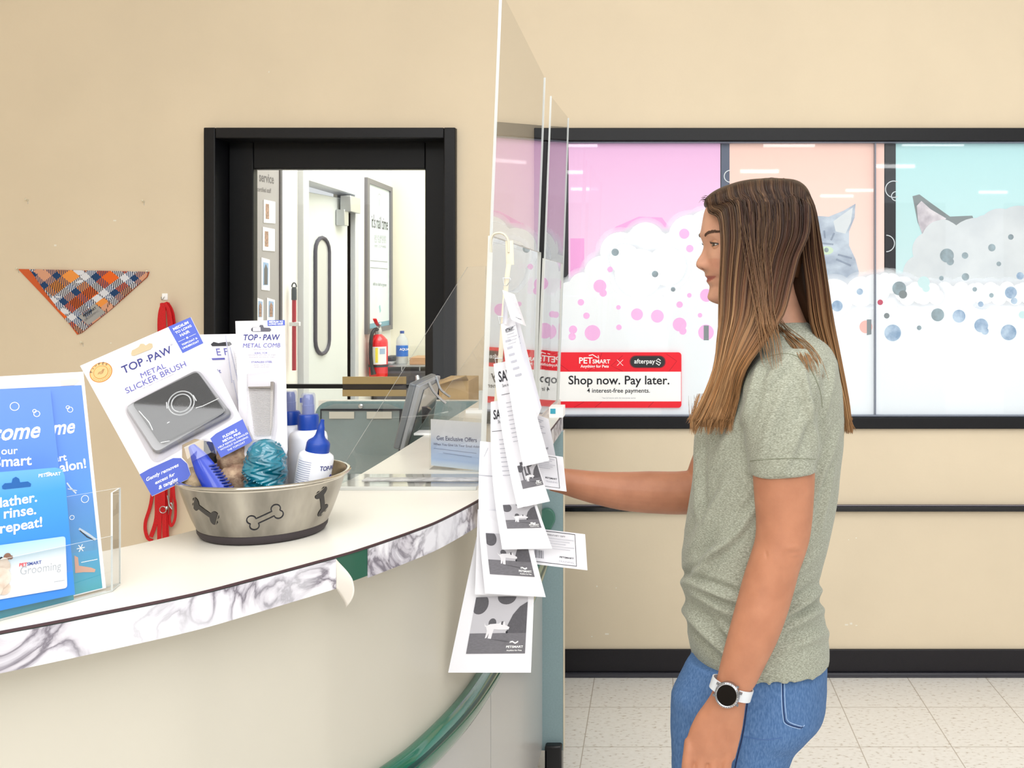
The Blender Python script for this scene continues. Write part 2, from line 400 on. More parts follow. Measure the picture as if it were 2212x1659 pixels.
f_earin = mat('film_ear_inner', '#dcd6dc', rough=0.7, spec=0.1, emit=0.35, color2='#b9b2bb', noise_scale=22)
f_red = mat('film_dot_red', '#d0506a', rough=0.6, emit=0.1)
wp = Plane(P(1200, 300, WD+0.02), P(2000, 300, WD+0.02), P(1200, 900, WD+0.02))
b = MB(wp.M); L = wp.loc
def rect(x0, y0, x1, y1, z, m): b.flat([L(x0, y0), L(x0, y1), L(x1, y1), L(x1, y0)], z, m)
pxs = WD/F_PX
m_mist = mat('film_mist', '#f5f7fb', rough=0.6, spec=0.05, emit=0.24, alpha=0.28)
dot_n = [0]
def dot(x, y, r, z, m):
    dot_n[0] += 1; z += 1.6e-5*(dot_n[0] % 24)
    if m in (f_white,) and r > 17:
        for j in range(3): b.disc(L(x, y), (r+9-4*j)*pxs, z-0.0002+0.00004*j, m_mist, 36)
    b.disc(L(x, y), (r-2 if m is f_white else r)*pxs, z, m, 36)
rect(1180, 300, 3600, 905, -0.004, f_dark)
rect(1228, 300, 1556, 905, 0.000, f_pink); rect(1576, 300, 1910, 905, 0.000, f_peach); rect(1935, 300, 3560, 905, 0.0, f_aqua)
rect(1558, 300, 1576, 905, -0.001, f_gap); rect(1912, 300, 1935, 905, -0.001, f_dark)
# bather shapes: a pale long haired cat in foam (pink), a tabby face (peach), a pale dog with one upright ear (aqua)
b.flat([L(*p) for p in ((1310, 520), (1330, 490), (1380, 468), (1430, 470), (1452, 500), (1452, 620), (1310, 640))], 0.0006, f_pkd)
b.flat([L(*p) for p in ((1232, 515), (1262, 515), (1262, 600), (1232, 610))], 0.0006, f_pkd)
for x, y, r in ((1395, 520, 42), (1340, 545, 46), (1460, 545, 48), (1490, 510, 48), (1530, 500, 50), (1300, 590, 40), (1260, 620, 34), (1232, 640, 34), (1395, 570, 80), (1480, 590, 70), (1330, 620, 70), (1560, 560, 70),
                (1600, 640, 60), (1640, 620, 55), (1690, 640, 60)): dot(x, y, r, 0.0012, f_white)
rect(1190, 632, 3560, 905, 0.0012, f_white)
for x, y, r in ((1380, 590, 55), (1440, 575, 45), (1350, 560, 36)): dot(x, y, r, 0.0017, f_white)
b.disc(L(1329, 545), 8*pxs, 0.0020, f_grey); b.disc(L(1415, 592), 7*pxs, 0.0020, f_grey); b.disc(L(1454, 625), 5*pxs, 0.0020, f_grey)
b.disc(L(1350, 615), 16*pxs, 0.0018, f_furl, ry=10*pxs)
cat = ((1700, 470), (1740, 465), (1790, 468), (1822, 455), (1848, 440), (1846, 470), (1834, 500), (1834, 530), (1848, 560), (1856, 590), (1846, 612), (1820, 628), (1760, 640), (1700, 640))
b.flat([L(*p) for p in cat], 0.0014, f_fur)
b.flat([L(*p) for p in ((1800, 478), (1822, 462), (1842, 448), (1838, 480), (1826, 505), (1805, 500))], 0.0018, f_furl)
b.disc(L(1785, 541), 15*pxs, 0.0018, mat('film_eye', '#c9dcc0', emit=0.3), ry=9*pxs); b.disc(L(1785, 540), 5*pxs, 0.0022, f_grey)
for a, c in (((1770, 515), (1762, 500)), ((1782, 515), (1780, 498)), ((1795, 519), (1802, 503)), ((1810, 550), (1840, 558)), ((1806, 560), (1838, 574)), ((1770, 525), (1800, 528))):
    b.stroke([L(*a), L(*c)], 4*pxs, 0.0022, mat('film_stripe', '#8793a8', emit=0.2, alpha=0.45))
for x, y, r in ((1890, 625, 35), (1925, 612, 24), (1912, 605, 18), (1860, 630, 35), (1800, 645, 45), (1740, 650, 40), (1950, 625, 30)): dot(x, y, r, 0.0026, f_white)
# dog
b.flat([L(*p) for p in ((1971, 424), (1986, 420), (2010, 438), (2052, 468), (2100, 466), (2110, 490), (2100, 530), (2000, 520), (1982, 480))], 0.0014, f_ear)
b.flat([L(*p) for p in ((1980, 445), (1990, 434), (2010, 452), (2044, 472), (2015, 500), (1994, 512), (1983, 480))], 0.0018, f_earin)
for x, y, r in ((2035, 520, 45), (2038, 500, 26), (2010, 540, 40), (1990, 590, 40), (2060, 560, 60), (2110, 540, 70), (2130, 500, 36), (2160, 500, 50), (2200, 500, 56), (2240, 540, 60), (1975, 620, 40), (2110, 610, 90), (2200, 600, 80)):
    dot(x, y, r, 0.0022, f_furl)
b.flat([L(*p) for p in ((2175, 480), (2195, 448), (2230, 440), (2240, 520))], 0.0023, f_furl)
rect(1940, 600, 2260, 660, 0.0021, f_furl); rect(1190, 640, 3560, 905, 0.00266, f_white)
for k in range(46): dot(1950+k*9.0, 634+9*math.sin(k*1.7), 19, 0.0027, f_white)
for x, y, r, m in ((1245, 606, 0, f_pk), (1296, 618, 14, f_pk), (1303, 633, 8, f_pk), (1255, 653, 7, f_pk), (1267, 682, 7, f_pk), (1280, 719, 17, f_pk), (1336, 664, 5, f_pk), (1337, 707, 6, f_pk), (1376, 679, 13, f_pk),
                   (1420, 683, 14, f_pk), (1478, 505, 11, f_pk), (1490, 537, 8, f_pk), (1318, 582, 6, f_pk), (1468, 658, 7, f_pk), (1489, 638, 5, f_pk), (1468, 701, 15, f_pk), (1475, 715, 8, f_pk), (1512, 681, 5, f_pk),
                   (1525, 718, 17, f_pk), (1526, 638, 14, f_pk), (1238, 712, 9, f_pk), (1236, 727, 8, f_pk), (1808, 661, 12, f_blue), (1928, 719, 18, f_blue), (1942, 623, 15, f_grey), (1950, 636, 9, f_ear),
                   (2025, 680, 14, f_grey), (2071, 683, 14, f_blue), (2119, 703, 15, f_blue), (2127, 715, 8, f_blue), (2178, 718, 17, f_blue), (1915, 682, 6, f_ear), (1985, 708, 5, f_grey), (2045, 552, 15, f_grey),
                   (2052, 565, 8, f_grey), (2084, 552, 7, f_grey), (2142, 535, 8, f_grey), (2183, 512, 6, f_grey), (2157, 570, 5, f_grey), (2105, 625, 5, f_grey), (2141, 638, 5, f_grey), (2033, 601, 5, f_grey),
                   (1995, 610, 13, f_aqua), (2000, 623, 8, f_aqua), (2085, 598, 8, f_grey), (2118, 657, 6, f_blue), (2183, 632, 13, f_blue), (2190, 650, 7, f_blue), (2203, 596, 8, f_blue), (1870, 706, 14, mat('film_dot_peach', '#fbbcb4', emit=0.22)),
                   (1857, 630, 7, f_blue), (1901, 653, 6, f_red), (2208, 680, 8, f_aqua), (1796, 690, 4, f_blue)):
    if r: dot(x, y, r, 0.0032, m)
b.flat([L(1520, 703), L(1520, 735), L(1531, 735), L(1531, 703)], 0.0036, f_ear)
b.flat([L(1872, 690), L(1872, 724), L(1882, 722), L(1882, 690)], 0.0036, f_ear)
for x, y, r, a0, a1 in ((1577, 381, 13, 90, 270), (1930, 409, 18, 60, 300), (1935, 424, 10, 90, 270), (1914, 526, 18, 270, 450)):
    b.ring(L(x, y), (r-1.2)*pxs, (r+0.8)*pxs, 0.004, f_furl, a0=a0, a1=a1)
b.build('window_film', win, smooth=0)

# sign stuck on the glass
sp_ = Plane(P(1215, 761, WD+0.004), P(1472, 761, WD+0.004), P(1215, 881, WD+0.004)); b = MB(sp_.M); L = sp_.loc
s_red = mat('sign_red', '#ee1a2e', rough=0.4, emit=0.12); s_wht = mat('sign_white', '#fbfbf9', rough=0.4, emit=0.15); s_blk = mat('sign_black', '#2b2c30', rough=0.4); s_ink = mat('print_black', '#1f1f28', rough=0.6)
s_redd = mat('sign_red_dark', '#cf1226', rough=0.4, emit=0.1)
def rrect(x0, y0, x1, y1, r, n=6):
    o = []
    for cx, cy, a in ((x1-r, y0+r, -90), (x1-r, y1-r, 0), (x0+r, y1-r, 90), (x0+r, y0+r, 180)):
        for k in range(n+1): t = R(a+90*k/n); o.append((cx+r*math.cos(t), cy+r*math.sin(t)))
    return o
b.prism([L(*p) for p in rrect(1160, 761, 1472, 881, 7)], -0.001, 0.0, s_red)
b.flat([L(1160, 803), L(1160, 867), L(1471, 867), L(1471, 803)], 0.0004, s_wht)
for pts in (((1180, 763), (1200, 780), (1230, 802)), ((1300, 763), (1292, 785), (1270, 802)), ((1345, 768), (1320, 790), (1345, 802)), ((1440, 765), (1462, 780), (1445, 802)), ((1240, 880), (1262, 868)), ((1300, 868), (1285, 880)), ((1400, 880), (1412, 868))):
    b.stroke([L(*p) for p in pts], 1.5*pxs, 0.0004, s_redd)
b.flat([L(*p) for p in rrect(1360, 768, 1438, 795, 13)], 0.0005, mat('sign_rim', '#8a1f2c')); b.flat([L(*p) for p in rrect(1362, 769.5, 1436, 793.5, 12)], 0.0006, s_blk)
b.text('afterpay', L(1370, 785), L(1415, 785), 0.0009, s_wht, bold=0.012)
b.stroke([L(*p) for p in ((1417, 784), (1424, 789), (1427, 784), (1417, 779), (1422, 775), (1427, 779))], 2*pxs, 0.0009, s_wht)
b.text('PET', L(1251, 785), L(1280, 785), 0.0009, s_wht, bold=0.05); b.text('SMART', L(1280, 785), L(1318, 785), 0.0009, s_wht, bold=0.05)
b.stroke([L(*p) for p in ((1272, 768), (1280, 766), (1288, 771), (1294, 774), (1292, 768))], 1.8*pxs, 0.0009, s_wht)
b.text('Anything for Pets', L(1254, 794), L(1315, 794), 0.0009, s_wht, bold=0.025)
b.stroke([L(1333, 777), L(1346, 790)], 0.9*pxs, 0.0009, s_wht); b.stroke([L(1333, 790), L(1346, 777)], 0.9*pxs, 0.0009, s_wht)
b.text('Shop now. Pay later.', L(1228, 830), L(1446, 830), 0.0009, s_ink, bold=0.016)
b.text('4 interest-free payments.', L(1268, 848), L(1404, 848), 0.0009, s_ink, bold=0.012)
b.text('*See full terms with the storewide terms.', L(1300, 861), L(1374, 861), 0.0009, mat('print_grey', '#9a9aa2'), bold=0.0)
tag(b.build('window_sign', smooth=0), 'red and white sign reading Shop now. Pay later. on the window glass', 'sign')

# ---- black door with a large lite
door = thing('door_1', 'black door with a large glass lite and a push bar, ajar room beyond', None, (WX(717), WD, 0)); structure(door)
b = MB(); jw = WX(472)-WX(447)
b.span((dx0, WD-0.03, 0), (dx0+jw, WD+0.14, dz1), m_black); b.span((dx1-jw, WD-0.03, 0), (dx1, WD+0.14, dz1), m_black)
b.span((dx0+jw, WD-0.0295, WZ(301)), (dx1-jw, WD+0.139, dz1-0.0002), m_black); b.build('door_frame', door, bevel=0.004)
# leaf set back in the frame
DL = WD+0.09
def DX(x): return (x-CX)*DL/F_PX
def DZ(y): return CAM_H-(y-CY)*DL/F_PX
b = MB(); a0, a1 = dx0+jw, dx1-jw; l0, l1, lt, lb = DX(547), DX(918), DZ(365), 0.72
b.span((a0, DL, 0.01), (l0, DL+0.045, dz1-0.002), m_blacksat); b.span((l1, DL, 0.01), (a1, DL+0.045, dz1-0.002), m_blacksat)
b.span((l0, DL, lt), (l1, DL+0.045, dz1-0.002), m_blacksat); b.span((l0, DL, 0.01), (l1, DL+0.045, lb), m_blacksat)
b.build('door_leaf', door, bevel=0.004)
b = MB(); b.raw([(l0, DL+0.02, lb), (l1, DL+0.02, lb), (l1, DL+0.02, lt), (l0, DL+0.02, lt)], [(0, 1, 2, 3)], m_glass); b.build('pane', door, smooth=0)
b = MB(); b.span((a0, DL-0.045, DZ(837)), (a1, DL-0.02, DZ(828)), m_blacksat)
for x in (a0+0.02, a1-0.04): b.span((x, DL-0.02, DZ(838)), (x+0.02, DL, DZ(827)), m_blacksat)
b.build('push_bar', door, bevel=0.003)
b = MB(); m_tan = mat('tan_bracket', '#b39a68', rough=0.5); m_tand = mat('tan_dark', '#2a2018', rough=0.5)
ps = DL-0.05
b.span((DX(749), ps-0.004, DZ(827)), (DX(885), ps, DZ(811)), m_tan); b.span((DX(749), ps-0.004, DZ(853)), (DX(885), ps, DZ(839)), m_tan); b.span((DX(749), ps-0.002, DZ(839)), (DX(885), ps, DZ(827)), m_tand)
tag(b.build('door_bar_plate', bevel=0.001), 'tan plate with a dark slot clipped on the black door push bar', 'bar plate')

# ---- salon behind the door
SX = -1.80; SE = 6.57
def SD(x): return SX*F_PX/(x-CX)                      # distance at which pixel column x meets the salon side wall
m_cream = mat('salon_wall_paint', '#f2efdc', rough=0.6, spec=0.2)
b = MB(); b.span((SX-0.1, WD+0.14, 0), (SX, SD(655), 3.0), m_white); b.span((SX-0.1, SD(757), 0), (SX, SE, 3.0), m_white)
b.span((SX-0.1, SD(655), CAM_H+0.56), (SX, SD(757), 3.0), m_white)
structure(b.build('wall_salon_left', smooth=0), 'white salon wall seen through the door')
b = MB(); b.span((SX-0.1, SE, 0), (0.6, SE+0.1, 3.0), m_cream); structure(b.build('wall_salon_back', smooth=0), 'pale cream far wall of the salon')
b = MB(); b.span((0.2, WD+0.14, 0), (0.3, SE, 3.0), m_white); structure(b.build('wall_salon_right', smooth=0), 'salon wall opposite the swing door')
b = MB(); b.span((SX-1.2, WD+0.14, 3.0), (0.6, SE+0.1, 3.05), m_ceil); structure(b.build('ceiling_salon', smooth=0), 'salon ceiling')
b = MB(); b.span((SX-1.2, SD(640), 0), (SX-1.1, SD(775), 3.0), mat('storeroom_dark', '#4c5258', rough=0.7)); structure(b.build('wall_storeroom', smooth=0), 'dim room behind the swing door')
# side wall plane (faces +X): left = near
spn = Plane(P(560, 400, SD(560)), P(800, 400, SD(800)), P(560, 800, SD(560)))
sw = lambda x, y: spn.loc(x, y)
# grey photo board
bd = thing('photo_board', 'tall grey staff board with pinned photos on the salon wall', 'notice board', spn.hit(574, 860))
b = MB(spn.M); m_bd = mat('board_grey', '#a19fa1', rough=0.6); m_bdd = mat('board_ink', '#5c5b60', rough=0.6)
q = [sw(541, 330), sw(600, 330), sw(600, 880), sw(541, 880)]
b.prism([sw(541, 330), sw(599, 340), sw(597, 872), sw(541, 880)], 0, 0.012, m_bd)
b.text('service', sw(554, 391), sw(586, 397), 0.0125, m_bdd, bold=0.03); b.text('certified staff', sw(550, 413), sw(580, 417), 0.0125, m_bdd, bold=0.01)
b.build('board', bd, smooth=0)
b = MB(spn.M); b.prism([sw(597.5, 341), sw(602, 343), sw(602, 870), sw(597.5, 871)], 0, 0.018, mat('board_edge', '#3a3a46', rough=0.4)); b.build('edge_strip', bd, smooth=0)
m_ph = mat('photo_paper', '#f6f7fb', rough=0.4); m_phb = mat('photo_blue', '#8fb2dc', rough=0.4); m_phd = mat('photo_brown', '#6b5148', rough=0.4, color2='#b98f7c', noise_scale=90); m_phl = mat('photo_pale_blue', '#d3dff3', rough=0.4); m_phg = mat('photo_dark', '#4a4c56', rough=0.4)
def photo(x0, y0, x1, y1, kind, lab):
    b = MB(spn.M); sl = 5
    b.prism([sw(x0, y0), sw(x1, y0+sl), sw(x1, y1+sl*0.4), sw(x0, y1)], 0.0125, 0.0145, m_ph)
    w_, h_ = x1-x0, y1-y0
    if kind == 2:
        b.flat([sw(x0+.15*w_, y0+.18*h_), sw(x0+.45*w_, y0+.2*h_), sw(x0+.45*w_, y0+.85*h_), sw(x0+.15*w_, y0+.83*h_)], 0.015, m_phd)
        b.flat([sw(x0+.5*w_, y0+.24*h_), sw(x0+.9*w_, y0+.28*h_), sw(x0+.88*w_, y0+.84*h_), sw(x0+.48*w_, y0+.82*h_)], 0.015, m_phl)
    else:
        b.flat([sw(x0+.2*w_, y0+.14*h_), sw(x0+.85*w_, y0+.18*h_), sw(x0+.8*w_, y0+.86*h_), sw(x0+.18*w_, y0+.86*h_)], 0.015, m_phb)
        b.flat([sw(x0+.5*w_, y0+.2*h_), sw(x0+.72*w_, y0+.35*h_), sw(x0+.7*w_, y0+.84*h_), sw(x0+.3*w_, y0+.84*h_), sw(x0+.3*w_, y0+.36*h_)], 0.0154, m_phg if kind == 3 else m_phd)
    tag(b.build('pinned_photo', smooth=0), lab, 'photo', 'photos pinned on the grey board')
photo(563, 431, 588, 481, 2, 'topmost pinned photo on the grey board, person beside blue note')
photo(561, 490, 587, 541, 2, 'second pinned photo from the top, brown dog beside blue note')
photo(558, 556, 576, 626, 3, 'tall narrow pinned photo with one dark shape on blue')
photo(548, 643, 562, 692, 1, 'lower left pinned photo of a brown animal on the grey board')
photo(570, 643, 587, 692, 1, 'lower right pinned photo of a brown animal on the grey board')
# squeegee pole
b = MB(); m_pr = mat('red_plastic_pole', '#b3162c', rough=0.4); m_pg = mat('pole_grip', '#3c4349', rough=0.5)
po = thing('squeegee_pole', 'red pole with dark grey grip leaning on the white salon wall', 'pole', P(622, 880, SD(622))+Vector((0.03, 0, 0)))
o3 = Vector((0.03, 0, 0)); Dp = SD(622)
b.tube([P(622, y, Dp)+o3 for y in (800, 720, 646)], 0.010, m_pr, 12); b.build('pole', po)
b = MB(); b.tube([P(622, y, Dp)+o3 for y in (648, 640, 626, 620)], [0.0125, 0.0125, 0.0125, 0.010], m_pg, 12)
b.tube([P(622+6*math.cos(a)*0.8, 620-9*math.sin(a), Dp)+o3 for a in [math.pi*k/10 for k in range(11)]], 0.0035, m_pg, 6); b.build('grip', po)
b = MB(); b.box(P(628, 700, Dp)+Vector((0.02, 0, 0)), (0.05, 0.02, 0.02), mat('clip_white', '#e9e9ea')); b.build('wall_clip', po, bevel=0.002)
# swing door
d2 = thing('door_2', 'pale grey swinging door with an oblong window in the salon', None, (SX, SD(705), 0)); structure(d2)
m_dr = mat('swing_door_grey', '#dfe5e4', rough=0.35); m_drf = mat('door_casing_grey', '#cfd3d8', rough=0.4); m_gk = mat('dark_gasket', '#51505c', rough=0.5); m_steel = mat('steel', '#c9cccf', rough=0.3, metal=0.8)
b = MB(); zt = CAM_H+0.61
for (ya, yb, za, zb) in ((SD(643), SD(655), 0, zt), (SD(757), SD(764), 0, zt), (SD(655), SD(757), zt-0.06, zt)):
    b.span((SX-0.08, ya, za), (SX+0.03, yb, zb), m_drf)
b.build('door_frame', d2, bevel=0.003)
# leaf swings slightly into the dark room: plane through the hinge (far side)
hy = SD(751); ly = SD(664); off = 0.10
lp = Plane(Vector((SX-off, ly+0.02, zt-0.09)), Vector((SX, hy, zt-0.09)), Vector((SX-off, ly+0.02, 0.02)))
Wd = (Vector((SX, hy, 0))-Vector((SX-off, ly+0.02, 0))).length; Hd = zt-0.11
def slot(cx, w_, z0, z1, n=8):
    r = w_/2; return [(cx+r*math.cos(R(a)), z1-r+r*math.sin(R(a))) for a in [180*k/n for k in range(n+1)]]+[(cx+r*math.cos(R(a)), z0+r+r*math.sin(R(a))) for a in [180+180*k/n for k in range(n+1)]]
b = MB(lp.M); b.prism([(0, 0), (Wd, 0), (Wd, Hd), (0, Hd)], -0.04, 0, m_dr); b.build('door_leaf', d2, bevel=0.004)
b = MB(lp.M); b.prism([(-0.012, 0), (0.012, 0), (0.012, Hd), (-0.012, Hd)], -0.045, 0.006, m_gk); b.prism([(-0.055, 0), (-0.025, 0), (-0.025, Hd), (-0.055, Hd)], -0.045, -0.02, m_gk); b.build('edge_gasket', d2)
z0 = lp.loc(690, 765)[1]; z1 = lp.loc(690, 513)[1]; c0 = lp.loc(679, 640)[0]; c1 = lp.loc(709, 640)[0]
b = MB(lp.M); so = slot((c0+c1)/2, c1-c0, z0, z1); b.prism(so, 0, 0.004, mat('porthole_glass', '#c9cbc9', rough=0.05, spec=0.8, coat=0.6)); b.build('porthole_pane', d2, smooth=0)
b = MB(lp.M); b.tube([(x, y, 0.006) for x, y in so+[so[0]]], 0.011, m_gk, 8); b.build('porthole_gasket', d2)
b = MB(); b.span((SX, SD(735), CAM_H+0.44), (SX+0.06, SD(757), CAM_H+0.53), m_steel); b.span((SX-0.02, SD(733), CAM_H+0.36), (SX+0.03, SD(742), CAM_H+0.45), m_steel); b.build('door_closer', d2, bevel=0.003)
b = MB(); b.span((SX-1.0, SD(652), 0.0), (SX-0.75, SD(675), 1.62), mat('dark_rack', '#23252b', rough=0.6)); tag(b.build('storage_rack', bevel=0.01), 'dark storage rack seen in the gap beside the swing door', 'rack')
# poster
pt = thing('nail_poster', 'framed pale blue nail trim poster on the white salon wall', 'poster', spn.hit(815, 720))
b = MB(spn.M); o_ = [sw(787, 383), sw(842, 405), sw(842, 711), sw(787, 722)]; i_ = [sw(792, 396), sw(838, 413), sw(838, 702), sw(792, 711)]
m_pf = mat('poster_frame_grey', '#6d6b70', rough=0.4)
for k in range(4):
    j = (k+1) % 4; b.prism([o_[k], o_[j], i_[j], i_[k]], 0, 0.02, m_pf)
b.build('poster_frame', pt, smooth=0)
b = MB(spn.M); m_pp = mat('poster_paper', '#e6f2f7', rough=0.5); b.prism(i_, 0, 0.008, m_pp)
b.text("it's nail time", sw(800, 491), sw(835, 497), 0.0085, s_ink, bold=0.012, ky=1.5)
for y, t in ((514, 'ask an associate'), (524, 'to nail trim'), (534, 'every 3 to 4 weeks')): b.text(t, sw(806, y), sw(831, y+2), 0.0085, mat('poster_ink', '#a4abb2'))
for y in (563, 578): b.stroke([sw(797, y), sw(834, y+3)], 0.006, 0.0085, MATS['poster_ink'])
b.text('add to a bath or groom', sw(803, 616), sw(832, 619), 0.0085, mat('poster_ink2', '#75818a'))
b.ring(sw(817, 435), 0.045, 0.05, 0.0085, MATS['poster_ink'], a0=20, a1=160); b.stroke([sw(817, 428), sw(817, 445)], 0.008, 0.0085, MATS['poster_ink'])
b.stroke([sw(817, 660), sw(819, 674)], 0.03, 0.0085, mat('poster_teal', '#9fd3d8')); b.flat([sw(792, 700), sw(838, 692), sw(838, 702), sw(792, 711)], 0.0085, mat('poster_band', '#7fb0c4'))
b.build('poster_sheet', pt, smooth=0)
# fire extinguisher
ec = P(793, 810, SD(793)); ec.x = SX+0.07; ex = thing('fire_extinguisher', 'red fire extinguisher hung on the white salon wall below the poster', 'fire extinguisher', ec)
Ms = Matrix.Translation(ec); k = ec.y/F_PX; r_ = 20*k
m_er = mat('extinguisher_red', '#e3121c', rough=0.25, coat=0.4)
b = MB(); b.lathe([(r_*0.9, -0.02*1), (r_, 0.0), (r_, 70*k), (r_*0.95, 76*k), (r_*0.6, 84*k), (r_*0.35, 88*k), (r_*0.3, 92*k)], m_er, 28, Ms); b.build('cylinder', ex)
b = MB(); b.lathe([(r_*0.35, 88*k), (r_*0.4, 94*k), (r_*0.3, 102*k), (r_*0.2, 106*k)], m_steel, 16, Ms)
b.tube([ec+Vector((0.0, 0, 100*k)), ec+Vector((0.02, -0.03, 108*k)), ec+Vector((0.03, -0.06, 112*k))], 0.006, m_steel, 8); b.build('valve', ex)
b = MB(); b.tube([ec+Vector((0, 0.01, 104*k)), ec+Vector((0.0, -0.04, 112*k)), ec+Vector((0.0, -0.08, 122*k))], (0.012, 0.004), m_er, 8); b.build('lever', ex)
b = MB(); b.tube(catmull([ec+Vector(p) for p in ((0.0, -0.01, 98*k), (-0.01, -0.05, 98*k), (-0.022, -0.075, 82*k), (-0.026, -0.072, 44*k), (-0.018, -0.072, 16*k))]), 0.011, mat('black_rubber', '#23262b', rough=0.5), 10)
b.tube([ec+Vector((-0.018, -0.072, 18*k)), ec+Vector((-0.008, -0.074, 3*k))], [0.012, 0.017], MATS['black_rubber'], 10); b.build('hose', ex)
b = MB()
for (a0_, a1_, z0_, z1_, m_) in ((-135, -20, 24, 62, mat('label_white', '#f1f1ee')), (-92, -76, 28, 60, mat('label_yellow', '#f3e04a')), (-66, -32, 46, 58, mat('label_blue', '#9db4cf'))):
    b.grid(lambda u, v, a0_=a0_, a1_=a1_, z0_=z0_, z1_=z1_, m_=m_: ec+Vector(((r_+0.0012+(0.0006 if m_.name != 'label_white' else 0))*math.cos(R(a0_+(a1_-a0_)*u)), (r_+0.0012+(0.0006 if m_.name != 'label_white' else 0))*math.sin(R(a0_+(a1_-a0_)*u)), (z0_+(z1_-z0_)*v)*k)), 12, 1, m_)
b.build('label', ex); b = MB(); b.lathe([(r_*1.03, 18*k), (r_*1.03, 23*k)], MATS['black_rubber'], 28, Ms); b.build('strap', ex)
# cart, tray clutter, water bottle
cd = 6.25; kc = cd/F_PX
def CP(x, y, d=cd): return P(x, y, d)
ct = thing('tool_cart', 'dark grey rolling cart against the pale far wall of the salon', 'cart', (CP(880, 1000).x, cd, 0))
m_ct = mat('cart_grey', '#4a494d', rough=0.5)
b = MB(); b.span((CP(820, 0).x, cd-0.15, 0.12), (CP(960, 0).x, cd+0.22, CP(0, 797).z), m_ct); b.build('cart_body', ct, bevel=0.01)
b = MB(); b.span((CP(820, 0).x, cd-0.16, CP(0, 788).z), (CP(962, 0).x, cd+0.22, CP(0, 785).z), m_steel)
for x in (840, 880, 918): b.span((CP(x, 0).x, cd-0.15, CP(0, 797).z), (CP(x+2, 0).x, cd-0.145, CP(0, 786).z), m_steel)
b.build('rail', ct)
b = MB(); b.tube([CP(901, 812, cd-0.16), CP(903, 822, cd-0.17)], [0.014, 0.018], m_steel, 12); b.build('knob', ct)
for sx_ in (820, 940): b = MB(); b.lathe([(0.0, 0), (0.05, 0.02), (0.06, 0.06), (0.05, 0.1), (0, 0.12)], mat('caster_black', '#1c1c20'), 16, Matrix.Translation((CP(sx_, 0).x, cd, 0))); b.build('caster', ct)
zc = CP(0, 785).z
b = MB(); b.span((CP(826, 0).x, cd-0.12, zc), (CP(858, 0).x, cd+0.05, zc+0.02), mat('grey_case', '#a9abad')); b.span((CP(838, 0).x, cd-0.1, zc+0.02), (CP(857, 0).x, cd+0.05, zc+0.05), mat('black_case', '#2a2b30')); tag(b.build('clipper_case', bevel=0.008), 'grey and black clipper case on the salon cart left of the bottle', 'case')
b = MB(); b.span((CP(893, 0).x, cd-0.1, zc), (CP(935, 0).x, cd+0.1, zc+0.045), mat('kraft_box', '#c39a72')); tag(b.build('small_box', bevel=0.003), 'small brown box on the salon cart right of the water bottle', 'box')
bo = thing('water_bottle', 'clear water bottle with a blue label and cap on the salon cart', 'bottle', (CP(873, 0).x, cd-0.05, zc+0.05)); Mb = Matrix.Translation(LOC[bo.name]); rb = 12.5*kc; h_ = 0.165
m_pet = mat('bottle_plastic', '#dfe9ea', rough=0.1, alpha=0.45); 
b = MB(); b.lathe([(rb*0.9, -0.05), (rb, -0.04), (rb, h_*0.55), (rb*0.9, h_*0.68), (rb*0.35, h_*0.86), (rb*0.3, h_*0.92)], m_pet, 24, Mb); b.build('bottle_body', bo)
b = MB(); b.lathe([(rb*0.36, h_*0.88), (rb*0.36, h_*0.97), (rb*0.3, h_*0.98)], mat('cap_blue', '#2b4f9e', rough=0.4), 20, Mb); b.build('cap', bo)
b = MB(); b.lathe([(rb*1.02, -0.0), (rb*1.02, h_*0.42)], mat('label_bright_blue', '#1f6fd0', rough=0.4), 24, Mb); lp2 = Plane(CP(861, 750, cd-0.05-rb*1.05), CP(886, 750, cd-0.05-rb*1.05), CP(861, 765, cd-0.05-rb*1.05)); b.M = lp2.M; b.text('AQUA', lp2.loc(863, 757), lp2.loc(884, 757), 0, s_wht, bold=0.03); b.build('label', bo)
# ================================================================ service counter
TZ = 1.12
m_top = mat('counter_laminate_cream', '#efebe1', rough=0.32, spec=0.5, noise_amt=0.02, noise_scale=3)
m_green = mat('green_edge_laminate', '#2c5f4c', rough=0.3)
m_brown = mat('edge_seam_brown', '#4a3236', rough=0.6)
m_creamp = mat('counter_panel_cream', '#cfc9ba', rough=0.45, noise_amt=0.03, noise_scale=3)
m_greyp = mat('counter_panel_grey', '#c6c4c1', rough=0.22, spec=0.6)
m_teal = mat('teal_laminate', '#97b0b4', rough=0.35, noise_amt=0.07, noise_scale=180)
m_tealp = mat('teal_panel', '#7d9799', rough=0.45, noise_amt=0.10, noise_scale=120)
m_bump = mat('green_bumper_rubber', '#12644d', rough=0.16, spec=0.7, coat=0.7)
m_bumpd = mat('green_bumper_dark', '#123f38', rough=0.3)
m_blk = mat('black_plastic', '#101014', rough=0.25)
